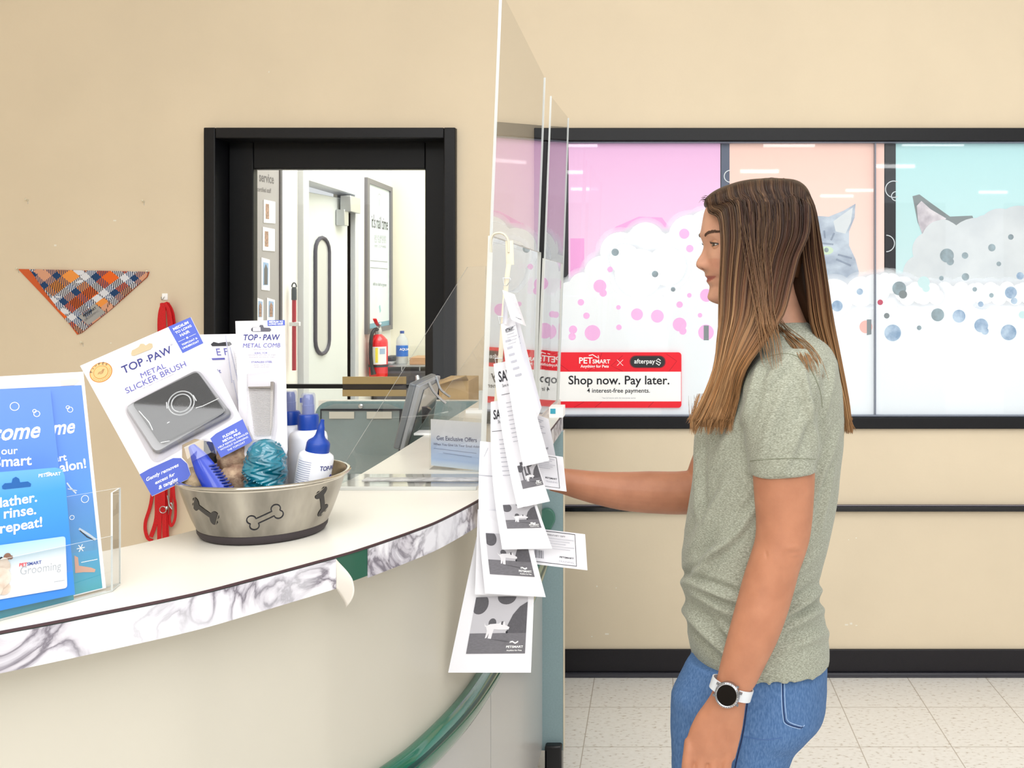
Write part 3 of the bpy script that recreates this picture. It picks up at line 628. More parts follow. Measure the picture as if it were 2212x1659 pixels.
def marble():
    m = bpy.data.materials.new('marble_edging_film'); m.use_nodes = True; nt = m.node_tree; bs = nt.nodes['Principled BSDF']
    g = nt.nodes.new('ShaderNodeNewGeometry'); mp = nt.nodes.new('ShaderNodeMapping'); mp.inputs['Rotation'].default_value = (0.5, 0.3, 0.4); nt.links.new(g.outputs['Position'], mp.inputs[0])
    n = nt.nodes.new('ShaderNodeTexNoise'); n.inputs['Scale'].default_value = 11; n.inputs['Detail'].default_value = 7; n.inputs['Distortion'].default_value = 1.4; nt.links.new(mp.outputs[0], n.inputs['Vector'])
    r = nt.nodes.new('ShaderNodeValToRGB'); e = r.color_ramp.elements
    e[0].position = 0.0; e[0].color = hexc('#e9e7ec'); e[1].position = 1.0; e[1].color = hexc('#f1eff3')
    for p, c in ((0.40, '#e6e4ea'), (0.465, '#b3aeb7'), (0.495, '#77717b'), (0.53, '#c6c1c9'), (0.61, '#efedf1')):
        x = e.new(p); x.color = hexc(c)
    nt.links.new(n.outputs[0], r.inputs[0])
    n2 = nt.nodes.new('ShaderNodeTexNoise'); n2.inputs['Scale'].default_value = 4; n2.inputs['Detail'].default_value = 2; nt.links.new(g.outputs['Position'], n2.inputs['Vector'])
    r2 = nt.nodes.new('ShaderNodeValToRGB'); r2.color_ramp.elements[0].position = 0.52; r2.color_ramp.elements[0].color = (1, 1, 1, 1); r2.color_ramp.elements[1].position = 0.68; r2.color_ramp.elements[1].color = (0, 0, 0, 1); nt.links.new(n2.outputs[0], r2.inputs[0])
    mx = nt.nodes.new('ShaderNodeMix'); mx.data_type = 'RGBA'; nt.links.new(r2.outputs[0], mx.inputs[0]); mx.inputs[6].default_value = hexc('#ecebf0'); nt.links.new(r.outputs[0], mx.inputs[7]); nt.links.new(mx.outputs[2], bs.inputs['Base Color'])
    bs.inputs['Roughness'].default_value = 0.35; return m
m_marble = marble()
outer = [(-1.75, .80), (-1.5, .81), (-1.25, .86), (-1.02, .945), (-.87, 1.035), (-.758, 1.122), (-.686, 1.183), (-.606, 1.257), (-.556, 1.322), (-.4765, 1.4376), (-.4454, 1.492), (-.400, 1.590), (-.370, 1.672), (-.335, 1.827), (-.317, 1.98), (-.306, 2.2), (-.300, 2.5), (-.299, 3.06)]
inner = [(-1.75, 1.12), (-1.5, 1.13), (-1.25, 1.19), (-1.05, 1.28), (-.9, 1.40), (-.82, 1.484), (-.766, 1.577), (-.71, 1.70), (-.665, 1.84), (-.642, 1.97), (-.632, 2.12), (-.63, 2.5), (-.63, 3.06)]
OUT = [(p.x, p.y) for p in catmull([(x, y, 0) for x, y in outer], 6)]
INN = [(p.x, p.y) for p in catmull([(x, y, 0) for x, y in inner], 6)]
def offs(path, d):
    o = []
    for k, p in enumerate(path):
        a = path[max(k-1, 0)]; c = path[min(k+1, len(path)-1)]; dx, dy = c[0]-a[0], c[1]-a[1]; l = math.hypot(dx, dy)
        o.append((p[0]+dy/l*d, p[1]-dx/l*d))
    return o
ctr = thing('service_counter', 'curved cream service counter with marbled edging and green bumper rail', 'counter', (-0.75, 1.9, 0))
b = MB()
b.prism(OUT+INN[::-1], TZ-0.046, TZ, m_top, side=m_green)
b.prism([(-.63, 3.06), (-.345, 3.06), (-.345, 3.47), (-1.20, 3.47), (-1.20, 3.44), (-.63, 3.44)], TZ-0.03, TZ, m_top)
b.build('countertop', ctr, bevel=0.0012)
b = MB()                                              # dark seam line along the top edge
so = offs(OUT, 0.0014)
b.loft([[(x, y, TZ+0.0002), (x, y, TZ-0.003), (q[0], q[1], TZ-0.003), (q[0], q[1], TZ+0.0002)] for (x, y), q in zip(so, offs(OUT, -0.001))], m_brown)
b.build('edge_seam', ctr, smooth=0)
def px_of(x, y, z): return CX+x*F_PX/y
i0 = [k for k, (x, y) in enumerate(OUT) if px_of(x, y, 0) < 736][-1]; i1 = [k for k, (x, y) in enumerate(OUT) if px_of(x, y, 0) > 788][0]
def band(path, lo, hi, name, m, t=0.0022):
    b = MB(); a = offs(path, 0.0006); c = offs(path, t)
    b.loft([[(a[k][0], a[k][1], hi), (a[k][0], a[k][1], lo), (c[k][0], c[k][1], lo), (c[k][0], c[k][1], hi)] for k in range(len(path))], m)
    return b.build(name, ctr, smooth=60)
band(OUT[:i0+1], TZ-0.048, TZ-0.004, 'marble_edging', m_marble)
band(OUT[i1:], TZ-0.048, TZ-0.004, 'marble_edging', m_marble)
# the loose end of the edging curls out and down
e0 = Vector((OUT[i0][0], OUT[i0][1], 0)); tdir = (Vector((OUT[i0+1][0], OUT[i0+1][1], 0))-Vector((OUT[i0-1][0], OUT[i0-1][1], 0))).normalized(); ndir = Vector((tdir.y, -tdir.x, 0))
b = MB()
def curl(u, v):
    a = u*1.9; base = e0+ndir*0.0025
    p = base+tdir*(0.010*math.sin(a)*1.0)+ndir*(0.018*(1-math.cos(a)))
    hi = TZ-0.004-u*0.022; lo = TZ-0.047-u*0.030
    wd = 1-0.25*u
    z = lo+(hi-lo)*(0.5+(v-0.5)*wd); cup = 0.010*u*math.cos((v-0.5)*math.pi)
    return (p.x+ndir.x*cup-tdir.x*u*0.012*(1-v), p.y+ndir.y*cup-tdir.y*u*0.012*(1-v), z)
b.grid(curl, 12, 8, mat('edging_back', '#dcd5ca', rough=0.7))
o = b.build('peeled_edging', ctr); s_ = o.modifiers.new('thick', 'SOLIDIFY'); s_.thickness = 0.0012
# base under the top: cream above the rail, grey below, straight grey side, teal end post
BO = offs(OUT, -0.055)
kS = [k for k, (x, y) in enumerate(BO) if y > 2.14][0]
def wall_band(path, z0, z1, name, m, t=0.02):
    b = MB(); a = path; c = offs(path, -t)
    b.loft([[(a[k][0], a[k][1], z1), (a[k][0], a[k][1], z0), (c[k][0], c[k][1], z0), (c[k][0], c[k][1], z1)] for k in range(len(path))], m)
    return b.build(name, ctr, smooth=50)
wall_band(BO[:kS], 0.70, TZ-0.046, 'front_panel', m_creamp)
wall_band(BO[:kS], 0.10, 0.70, 'lower_panel', m_greyp)
SB = [(BO[kS-1][0]+0.0005, BO[kS-1][1]+0.004)]+[(-.355, y) for y in (2.4, 2.6, 3.0)]
wall_band(SB, 0.10, TZ-0.046, 'side_panel', m_greyp)
wall_band([(x-0.03, y) for x, y in offs(OUT, -0.055)], 0.0, 0.10, 'toe_kick', m_blk)
wall_band([(x, y) for x, y in offs(INN, 0.03)], 0.0, TZ-0.046, 'back_panel', m_creamp)
b = MB(); b.span((-.360, 3.0, 0.09), (-.2905, 3.035, TZ-0.046), m_teal); b.span((-.375, 3.035, 0.09), (-.350, 3.46, TZ-0.031), m_teal); b.build('end_post', ctr, bevel=0.0015)
b = MB(); b.span((-.2905, 2.9995, 0.09), (-.2885, 3.035, TZ-0.046), mat('edge_tape_cream', '#e9dcc4', rough=0.4)); b.build('edge_tape', ctr)
b = MB(); b.span((-.345, 2.975, 0.0), (-.293, 3.034, 0.115), m_blk); b.build('post_foot', ctr, bevel=0.006)
b = MB(); D0 = Plane(Vector((-.35, 2.999, 1)), Vector((-.29, 2.999, 1)), Vector((-.35, 2.999, 0))); b.M = D0.M
cc = D0.loc(1182, 1118); b.prism([(cc[0]+.026*math.cos(R(a)), cc[1]+.031*math.sin(R(a))) for a in range(-20, 200, 10)]+[D0.loc(1181, 1160)], 0, 0.012, mat('rail_cap_green', '#4c7f6e', rough=0.4)); b.build('rail_end_cap', ctr, bevel=0.004)
RB = offs(OUT, -0.046); kR = [k for k, (x, y) in enumerate(RB) if y > 2.965][0]
b = MB(); b.tube([(x, y, 0.70) for x, y in RB[:kR]], (0.024, 0.031), m_bump, 20); b.build('bumper_rail', ctr, smooth=60)
b = MB(); b.tube([(x, y, 0.712) for x, y in offs(OUT, -0.0265)[:kR]], (0.004, 0.006), m_bumpd, 8); b.build('rail_groove', ctr, smooth=60)
# staff-side return panel, facing the camera
RP = Plane(P(685, 862, 3.44), P(1040, 862, 3.44), P(685, 1200, 3.44)); b = MB(RP.M); L = RP.loc
x0, yt = L(685, 866); x1 = L(1046, 866)[0]; r = 0.05; yb = -CAM_H+0.0-RP.o.z+CAM_H
b.prism([(x0, yb), (x1, yb), (x1, yt)]+[(x0+r-r*math.sin(R(a)), yt-r+r*math.cos(R(a))) for a in range(0, 91, 15)], 0, 0.02, m_tealp)
b.build('return_panel', ctr, bevel=0.002)

# document pouch on the return panel
pf = Plane(P(695, 880, 3.416), P(868, 880, 3.416), P(695, 1010, 3.416)); L = pf.loc
dp = thing('document_pouch', 'clear document pouch with a black rim screwed to the teal panel', 'document holder', pf.hit(782, 1010))
m_vinyl = clear_mat('clear_vinyl', tint=(0.93, 0.95, 0.94, 1), rough=0.12, haze=0.10)
b = MB(pf.M); b.prism([L(x, y) for x, y in ((693, 884), (870, 884), (866, 1030), (695, 1030))], 0.001, 0.003, m_vinyl); b.prism([L(x, y) for x, y in ((693, 884), (722, 872), (840, 872), (870, 884))], 0.001, 0.003, m_vinyl); b.build('pouch_sleeve', dp, smooth=0)
b = MB(pf.M); b.prism([L(x, y) for x, y in ((693, 883), (870, 883), (870, 886.5), (693, 886.5))], 0.003, 0.006, s_ink); b.prism([L(x, y) for x, y in ((864, 884), (869, 884), (866, 1030), (861, 1030))], 0.003, 0.006, s_ink); b.prism([L(x, y) for x, y in ((693, 884), (695, 884), (696, 1030), (694, 1030))], 0.003, 0.005, s_ink); b.build('pouch_rim', dp)
b = MB(pf.M)
for xa in (712, 793): b.prism([L(x, y) for x, y in ((xa, 889), (xa+54, 889), (xa+54, 904), (xa, 904))], 0.004, 0.005, mat('tape_pale', '#cdcabd', rough=0.4))
b.build('tape', dp, smooth=0)
b = MB(pf.M); b.lathe([(0.008, 0), (0.008, 0.003), (0.004, 0.005)], m_steel, 16, Matrix.Translation((*L(780, 877), 0.003))); b.build('screw', dp)

# ---------------------------------------------------------------- clear shields
m_plexi = clear_mat('plexiglass', tint=(0.985, 0.99, 0.988, 1), rough=0.01, ior=1.49)
m_pledge = mat('plexi_edge', '#d9dfe0', rough=0.15, alpha=0.8)
def sheet(name, q, t, label, group=None, edge=None, face=None, rim=None):
    """q: four world corners (bottom near, bottom far, top far, top near); thickness t"""
    q = [Vector(p) for p in q]; n = (q[1]-q[0]).cross(q[-1]-q[0]).normalized()*t/2
    b = MB(); N = len(q); vs = [p-n for p in q]+[p+n for p in q]
    b.raw(q, [tuple(range(N))], face or m_plexi)
    b.raw(vs, [(k, (k+1) % N, N+(k+1) % N, N+k) for k in range(N) if rim is None or k in rim], edge or m_pledge)
    o = b.build(name, smooth=0); return tag(o, label, 'plexiglass shield', group)
sheet('sneeze_guard', [(-.362, 2.0, TZ+.001), (-.366, 2.83, TZ+.001), (-.328, 2.83, 2.13), (-.322, 2.0, 2.13)], 0.006, 'nearest tall clear plexiglass sheet standing on the counter beside the hanging coupons', 'tall clear shields along the counter', rim=(1, 3))
sheet('sneeze_guard', [(-.372, 3.05, TZ+.001), (-.350, 3.44, TZ+.001), (-.315, 3.44, 2.12), (-.334, 3.05, 2.12)], 0.006, 'farther tall clear plexiglass sheet over the window frame at the counter end', 'tall clear shields along the counter', rim=(1, 3))
m_frost = mat('frosted_edge', '#e4e6e2', rough=0.3, alpha=0.85)
sheet('side_shield', [(-.338, 1.87, TZ+.001), (-.346, 2.72, TZ+.001), (-.330, 2.72, 1.617), (-.3206, 1.87, 1.617)], 0.010, 'low clear plexiglass panel that the coupon strip hooks over', 'low clear side panels', edge=m_frost)
sheet('side_shield', [(-.356, 2.86, TZ+.001), (-.352, 3.42, TZ+.001), (-.336, 3.42, 1.605), (-.334, 2.86, 1.605)], 0.008, 'low clear plexiglass panel at the far end of the counter', 'low clear side panels', edge=m_frost)
sheet('shield_fin', [P(722, 1037, 1.99), P(1040, 1037, 1.99), P(1050, 575, 1.99), P(1010, 577, 1.99)], 0.005, 'clear triangular plexiglass fin across the counter with a long slanting edge', None)
sheet('shield_fin', [P(900, 933, 2.68), P(1046, 933, 2.68), P(1052, 715, 2.68)], 0.004, 'small faint plexiglass fin behind the offers card holder', None)
b = MB(); b.span((-.655, 1.915, TZ), (-.355, 2.05, TZ+0.005), clear_mat('foot_plexi', tint=(0.90, 0.91, 0.91, 1), rough=0.05)); b.span((-.655, 1.905, TZ), (-.355, 1.915, TZ+0.006), m_frost)
b.span((-.60, 1.972, TZ+0.005), (-.355, 2.006, TZ+0.0065), mat('marble_reflection_grey', '#a5a5a8', rough=0.3, color2='#d5d4d6', noise_scale=60))  # grey band on the plate paints the marble's reflection
tag(b.build('clear_plate', bevel=0.001), 'clear flat foot plate of the shield lying across the counter', 'shield foot')
b = MB(); p = P(925, 936, 2.66); b.span((p.x-0.03, 2.62, TZ), (p.x+0.05, 2.68, TZ+0.006), s_wht); tag(b.build('shield_clip', bevel=0.001), 'small white shield clip on the counter behind the offers card', 'clip')
b = MB(); p = P(1042, 862, 3.10); b.span((p.x-0.05, 3.08, TZ), (p.x+0.02, 3.14, TZ+0.01), s_wht); b.span((p.x-0.012, 3.1, TZ+0.01), (p.x+0.003, 3.12, TZ+0.07), m_frost); tag(b.build('shield_clip', bevel=0.001), 'white upright shield bracket at the far end of the counter', 'clip')
# box at the far end
b = MB(); p0 = P(1186, 903, 2.98); b.span((p0.x, 2.98, TZ), (p0.x+0.043, 3.05, TZ+0.032), s_wht); b.span((p0.x+0.004, 2.979, TZ+0.012), (p0.x+0.020, 2.98, TZ+0.028), mat('stripe_cyan', '#45b3cf')); tag(b.build('tissue_box', bevel=0.002), 'small white box with a cyan patch at the far counter end', 'box')
b = MB(); b.span((-.47, 2.72, TZ), (-.40, 2.95, TZ+0.004), mat('grey_tray', '#9d9d98', rough=0.3)); b.span((-.45, 2.80, TZ+0.004), (-.425, 2.86, TZ+0.006), s_wht); tag(b.build('card_tray', bevel=0.001), 'flat grey tray with a white card on the far part of the counter', 'tray')

# ---------------------------------------------------------------- offers card holder
of = Plane(P(930, 897, 2.14), P(1068, 908, 2.10), P(931, 1010, 2.14)); L = of.loc
oh = thing('card_holder', 'clear holder with a pale blue Get Exclusive Offers card on the counter', 'card holder', of.hit(990, 1012))
def gradmat(name, stops, plane, ya, yb, rough=0.4, emit=0.0):
    """printed colour blend of a card from pixel row ya (top) to yb (bottom), measured on the card itself"""
    m = bpy.data.materials.new(name); m.use_nodes = True; nt = m.node_tree; bs = nt.nodes['Principled BSDF']
    g = nt.nodes.new('ShaderNodeNewGeometry'); d = nt.nodes.new('ShaderNodeVectorMath'); d.operation = 'DOT_PRODUCT'
    nt.links.new(g.outputs['Position'], d.inputs[0]); d.inputs[1].default_value = plane.v
    cx_ = ya[0]; za = plane.hit(*ya).dot(plane.v); zb = plane.hit(*yb).dot(plane.v)
    mr = nt.nodes.new('ShaderNodeMapRange'); mr.inputs[1].default_value = za; mr.inputs[2].default_value = zb; nt.links.new(d.outputs['Value'], mr.inputs[0])
    r = nt.nodes.new('ShaderNodeValToRGB'); e = r.color_ramp.elements; e[0].position = stops[0][0]; e[0].color = hexc(stops[0][1]); e[1].position = stops[-1][0]; e[1].color = hexc(stops[-1][1])
    for p, c in stops[1:-1]: x = e.new(p); x.color = hexc(c)
    nt.links.new(mr.outputs[0], r.inputs[0]); nt.links.new(r.outputs[0], bs.inputs['Base Color']); bs.inputs['Roughness'].default_value = rough
    return m
b = MB(of.M); b.prism([L(x, y) for x, y in ((931, 905), (1066, 915), (1066, 1020), (932, 1005))], 0, 0.0015, gradmat('offers_card', ((0, '#f0f0f4'), (0.35, '#e8eaf4'), (0.55, '#c6d8f8'), (0.85, '#aecdfa'), (1, '#dcebfb')), of, (990, 905), (990, 1012)))
b.text('Get Exclusive Offers', L(944, 950), L(1031, 955), 0.002, mat('ink_navy', '#3f4a7c'), bold=0.012, ky=1.15); b.text('When You Give Us Your Email Address', L(937, 961), L(1045, 968), 0.002, MATS['ink_navy'], bold=0.005)
b.stroke([L(938, 968), L(1030, 979)], 0.0016, 0.002, mat('ink_blue_pale', '#8aa2cd')); b.stroke([L(958, 978), L(1020, 987)], 0.0016, 0.002, MATS['ink_blue_pale'])
b.build('card', oh, smooth=0)
b = MB(of.M); b.prism([L(x, y) for x, y in ((929, 896), (1069, 907), (1069, 1024), (930, 1010))], 0.003, 0.0045, m_plexi)
b.M = Matrix.Identity(4); pa, pb = of.hit(931, 1010), of.hit(1066, 1022); pa.z = pb.z = TZ
b.raw([pa+Vector((0, -.02, 0.001)), pb+Vector((0, -.02, 0.001)), pb+Vector((0, 0.04, 0.001)), pa+Vector((0, .04, 0.001))], [(0, 1, 2, 3)], m_vinyl); b.build('holder', oh, smooth=0)

# ---------------------------------------------------------------- display screen on its stand, staff side
scp = Plane(P(908, 836, 2.55), P(950, 815, 2.83), P(868, 968, 2.55)); L = scp.loc
ms = thing('payment_screen', 'dark tilted display screen with grey bezel seen edge on behind the counter', 'screen', P(890, 985, 2.65))
pts = ((903, 838), (948, 816), (926, 940), (868, 968))
b = MB(scp.M); b.prism([L(*p) for p in ((908, 834), (952, 812), (930, 945), (872, 975))], -0.03, -0.012, mat('screen_back', '#7f858b', rough=0.35)); b.build('housing', ms, bevel=0.004)
b = MB(scp.M); b.prism([L(*p) for p in ((908, 834), (952, 812), (930, 945), (872, 975))], -0.012, 0.0, mat('screen_bezel', '#a9adb3', rough=0.3)); b.build('bezel', ms, bevel=0.003)
b = MB(scp.M); b.prism([L(*p) for p in ((915, 842), (948, 822), (928, 938), (881, 962))], 0, 0.002, mat('screen_glass', '#33353b', rough=0.08, coat=0.5, color2='#4d5058', noise_scale=9)); b.build('screen', ms, smooth=0)
for d_ in (2.66, 2.78):
    b = MB(); b.tube(catmull([P(x, y, d_) for x, y in ((926 if d_ < 2.7 else 942, 826 if d_ < 2.7 else 812), (936 if d_ < 2.7 else 950, 845 if d_ < 2.7 else 838), (952 if d_ < 2.7 else 962, 862 if d_ < 2.7 else 850), (963 if d_ < 2.7 else 972, 871 if d_ < 2.7 else 857))], 5), (0.003, 0.008), m_steel, 8); b.build('stand_arm', ms)
b = MB(); pz = P(955, 960, 2.75); b.tube([Vector((pz.x-0.10, 2.75, 0.75)), Vector((pz.x-0.09, 2.75, 1.10)), P(925, 880, 2.75)], 0.012, m_blk, 10); b.build('stand_post', ms)
b = MB(); q = [P(960, 862, 2.72), P(998, 872, 2.72), P(985, 930, 2.72), P(950, 905, 2.72)]; b.raw(q+[v+Vector((0.01, 0.02, 0)) for v in q], [(0, 1, 2, 3), (4, 5, 6, 7)], m_vinyl); b.build('cable_guard', ms, smooth=0)
b = MB(); b.span((-1.19, 2.3, 0.72), (-.66, 3.40, 0.75), m_top); b.span((-1.17, 2.35, 0), (-1.14, 3.38, 0.72), m_tealp); b.span((-.69, 2.35, 0), (-.675, 3.38, 0.72), m_tealp)
tag(b.build('staff_desk', bevel=0.003), 'low staff desk tucked behind the counter under the screen', 'desk')
bx = thing('cardboard_box', 'tan cardboard box behind the display screen below the black door frame', 'box', (P(985, 865, 3.5).x, 3.56, 1.0))
b = MB(); xa, xb = P(948, 0, 3.48).x, P(1012, 0, 3.48).x; zt_ = P(0, 822, 3.48).z
b.prism([(xa, 3.48), (xb, 3.48), (xb, 3.68), (xa, 3.68)], 1.0, zt_, mat('cardboard', '#cfae7a', rough=0.8, noise_amt=0.06, noise_scale=40)); b.build('box_body', bx, bevel=0.002)
b = MB(); b.raw([(xa, 3.48, zt_), (xb, 3.48, zt_), (xb, 3.44, zt_+0.02), (xa, 3.44, zt_-0.015)], [(0, 1, 2, 3)], MATS['cardboard']); o = b.build('flap', bx); s_ = o.modifiers.new('t', 'SOLIDIFY'); s_.thickness = 0.003
b = MB(); b.span((-.95, 3.48, 0.97), (-.60, 3.74, 1.0), m_top); b.span((-.93, 3.5, 0), (-.90, 3.72, 0.97), m_tealp); b.span((-.66, 3.5, 0), (-.63, 3.72, 0.97), m_tealp); tag(b.build('back_ledge', bevel=0.002), 'cream ledge behind the teal return panel in front of the black door', 'ledge')
# ================================================================ things on the cream wall
def clip(poly, cl):
    """clip convex poly by convex counter-clockwise polygon cl"""
    def area2(p): return sum(p[k][0]*p[(k+1) % len(p)][1]-p[(k+1) % len(p)][0]*p[k][1] for k in range(len(p)))
    if area2(cl) < 0: cl = cl[::-1]
    out = list(poly)
    for k in range(len(cl)):
        a, c = cl[k], cl[(k+1) % len(cl)]; inp = out; out = []
        if not inp: return []
        sd = lambda p: (c[0]-a[0])*(p[1]-a[1])-(c[1]-a[1])*(p[0]-a[0])
        for i in range(len(inp)):
            p, q = inp[i], inp[(i+1) % len(inp)]; sp1, sq = sd(p), sd(q)
            if sp1 >= 0: out.append(p)
            if (sp1 >= 0) != (sq >= 0): t = sp1/(sp1-sq); out.append((p[0]+(q[0]-p[0])*t, p[1]+(q[1]-p[1])*t))
    return out if len(out) >= 3 else []
wl = Plane(P(0, 500, WD-0.006), P(500, 500, WD-0.006), P(0, 900, WD-0.006)); L = wl.loc
bn = thing('bandana', 'orange and blue plaid triangular pet bandana pinned to the wall', 'bandana', wl.hit(170, 722))
def wav(p): return (p[0], p[1], p[2]+0.0035*math.sin(p[0]*34)*math.cos(p[1]*22)+0.003)
tri = [(38, 581), (120, 584.5), (230, 585), (322, 587), (312, 605), (262, 648), (215, 690), (176, 719), (166, 723), (150, 700), (118, 664), (70, 618), (52, 597)]
b = MB(wl.M, wav)
B_blue = mat('bandana_blue', '#17406e', rough=0.8); B_or = mat('bandana_orange', '#f26a1c', rough=0.8); B_or2 = mat('bandana_light_orange', '#f59a45', rough=0.8); B_pk = mat('bandana_peach', '#dfa383', rough=0.8)
B_wh = mat('bandana_white', '#e3e4ea', rough=0.8); B_bk = mat('bandana_black', '#2b1f2c', rough=0.8); B_rd = mat('bandana_rust', '#d5612f', rough=0.8); B_gr = mat('bandana_tag_grey', '#a8a6a3', rough=0.7)
fan = [[L(*tri[0]), L(*tri[k]), L(*tri[k+1])] for k in range(1, len(tri)-1)]
ctr_ = (175, 640); TR = [L(*p) for p in tri]
hull = [L(*p) for p in ((38, 581), (322, 587), (318, 598), (240, 668), (176, 719), (166, 723), (150, 701), (95, 641))]
b.warp = None; b.prism(hull, -0.0035, -0.0015, B_rd); b.warp = wav
ea = Vector((0.76, 0.65)); eb = Vector((0.80, -0.60)); bands = [('B', 16), ('O', 24), ('W', 14), ('B', 13), ('P', 21), ('B', 14), ('Q', 24), ('W', 15)]
def seq(n0, total):
    out = []; x = n0; k = 0
    while x < total: t, w_ = bands[k % len(bands)]; out.append((x, x+w_, t)); x += w_; k += 1
    return out
def quadpx(a0, a1, b0, b1):
    f = lambda a, c: (38+ea.x*a+eb.x*c, 581+ea.y*a+eb.y*c)
    return [f(a0, b0), f(a1, b0), f(a1, b1), f(a0, b1)]
solid = {'B': B_blue, 'O': B_or, 'Q': B_or2, 'P': B_pk, 'W': B_wh}
for a0, a1, ta in seq(-30, 330):
    for b0, b1, tb in seq(-190, 330):
        q = [L(*p) for p in quadpx(a0, a1, b0, b1)]; c_ = clip(q, hull)
        if not c_: continue
        if ta == tb: b.flat(c_, 0.0, solid[ta]); continue
        base = B_wh if 'W' in (ta, tb) else (solid[ta] if ta != 'B' else solid[tb]); line = B_blue if 'B' in (ta, tb) else B_bk
        if {ta, tb} == {'B', 'W'}: base, line = B_wh, B_blue
        b.flat(c_, 0.0, base); xs = [p[0] for p in q]; x = (math.floor(min(xs)/0.0072))*0.0072
        while x < max(xs):
            ym = min(p[1] for p in q); yM = max(p[1] for p in q)
            st = [(x, ym), (x+0.0034, ym), (x+0.0034+(yM-ym)*-0.15, yM), (x-(yM-ym)*0.15, yM)]; cc_ = clip(clip(st, q), hull)
            if cc_: b.flat(cc_, 0.0003, line)
            x += 0.0072
b.build('cloth', bn, smooth=60)
b = MB(wl.M, wav); b.flat([L(*p) for p in ((171, 684), (205, 655), (228, 675), (192, 702))], 0.0012, B_gr); b.text('PETSMART', L(184, 685), L(210, 666), 0.0016, s_ink, bold=0.03); b.text('GROOMING', L(186, 694), L(216, 672), 0.0016, mat('tag_ink', '#7c7a7a'))
b.build('care_tag', bn, smooth=0)
# push pins and their small holes
for x, y, lab in ((60, 433, 'lone push pin on the wall, upper left'), (311, 436, 'lone push pin on the wall between the bandana and the black door'), (179, 741, 'push pin on the wall just below the tip of the bandana'), (40, 582, 'push pin at the left corner of the plaid bandana'), (320, 588, 'push pin at the right corner of the plaid bandana')):
    p = P(x, y, WD); b = MB(); b.lathe([(0.004, 0), (0.0035, 0.004), (0.0022, 0.006), (0.0024, 0.013), (0.0042, 0.015), (0.0, 0.017)], mat('pin_clear', '#e6dcc2', rough=0.2), 12, Matrix.Translation(p) @ Matrix.Rotation(R(72), 4, 'X'))
    b.tube([p+Vector((0, 0, 0)), p+Vector((0.001, 0.0, -0.014))], 0.0008, m_steel, 6)
    tag(b.build('push_pin'), lab, 'push pin', 'push pins in the cream wall')
# hook and red leash
hk = thing('wall_hook', 'small white adhesive hook on the wall holding the red leash', 'hook', P(357, 650, WD))
b = MB(); p = P(357, 641, WD); b.box(p+Vector((0, -0.003, 0)), (0.022, 0.006, 0.026), s_wht); b.build('back_plate', hk, bevel=0.002)
b = MB(); b.tube(catmull([p+Vector(v) for v in ((0, -.006, 0.0), (0, -.012, -.004), (0, -.022, -.012), (0, -.028, -.008), (0, -.030, 0.0))]), 0.0018, m_steel, 8); b.build('hook_wire', hk)
m_rl = mat('red_nylon', '#e00f1a', rough=0.55, noise_amt=0.2, noise_scale=300)
ls = thing('dog_leash', 'red nylon dog leash hanging in loops from the white wall hook', 'leash', P(350, 1165, WD))
def strap(path, name='strap', wpx=9, mm=None):
    b = MB(); b.tube(catmull([P(x, y, WD-d) for x, y, d in path], 6), (wpx*pxs/2, 0.0014), mm or m_rl, 8); return b
def ribbon(path, wpx):
    """flat webbing lying against the wall, width along the path normal in the wall plane"""
    pts = catmull([P(x, y, WD-d) for x, y, d in path], 6); b = MB(); vs = []; rings = []
    for k, p in enumerate(pts):
        t = (pts[min(k+1, len(pts)-1)]-pts[max(k-1, 0)]).normalized(); n = Vector((0, -1, 0)); s_ = t.cross(n).normalized()*wpx*pxs/2; th = n*0.0012
        rings.append([p-s_-th, p+s_-th, p+s_+th, p-s_+th])
    b.loft(rings, m_rl); return b
paths = [[(352, 655, .03), (344, 690, .025), (345, 800, .015), (337, 950, .012), (328, 1075, .012), (314, 1130, .012), (318, 1160, .014), (330, 1168, .014)],
         [(358, 653, .03), (366, 690, .03), (368, 800, .018), (352, 950, .02), (340, 1060, .02), (338, 1120, .02), (326, 1160, .02)],
         [(361, 655, .034), (374, 690, .03), (374, 800, .02), (360, 950, .026), (347, 1080, .026), (344, 1170, .026)],
         [(356, 654, .038), (369, 700, .034), (366, 950, .032), (356, 1060, .032), (356, 1168, .03)],
         [(357, 653, .042), (372, 720, .04), (374, 1030, .03), (379, 1090, .028), (378, 1120, .028), (370, 1136, .026), (366, 1120, .024), (369, 1098, .022), (371, 1040, .02)],
         [(350, 655, .036), (348, 720, .034), (352, 900, .036), (353, 1094, .04)],
         [(353, 654, .036), (358, 900, .03), (357, 1050, .028), (361, 1168, .028)]]
for k, pth in enumerate(paths): ribbon(pth, (7, 9, 9, 10, 5.5, 8, 9)[k]).build('webbing', ls, smooth=60)
b = MB(); c_ = P(352, 1101, WD-.045); b.tube([c_+Vector((7*pxs*math.cos(a), 0, 7*pxs*math.sin(a))) for a in [2*math.pi*k/20 for k in range(21)]], 0.0018, m_steel, 8, cap=False); b.build('ring', ls)
b = MB(); b.tube([P(x, y, WD-.045) for x, y in ((362, 1070), (364, 1080), (366, 1092), (372, 1100), (372, 1090), (369, 1086))], 0.003, m_steel, 8); b.lathe([(0.004, -.006), (0.006, 0), (0.004, .006)], m_steel, 12, Matrix.Translation(P(360, 1097, WD-.045))); b.build('snap_hook', ls)
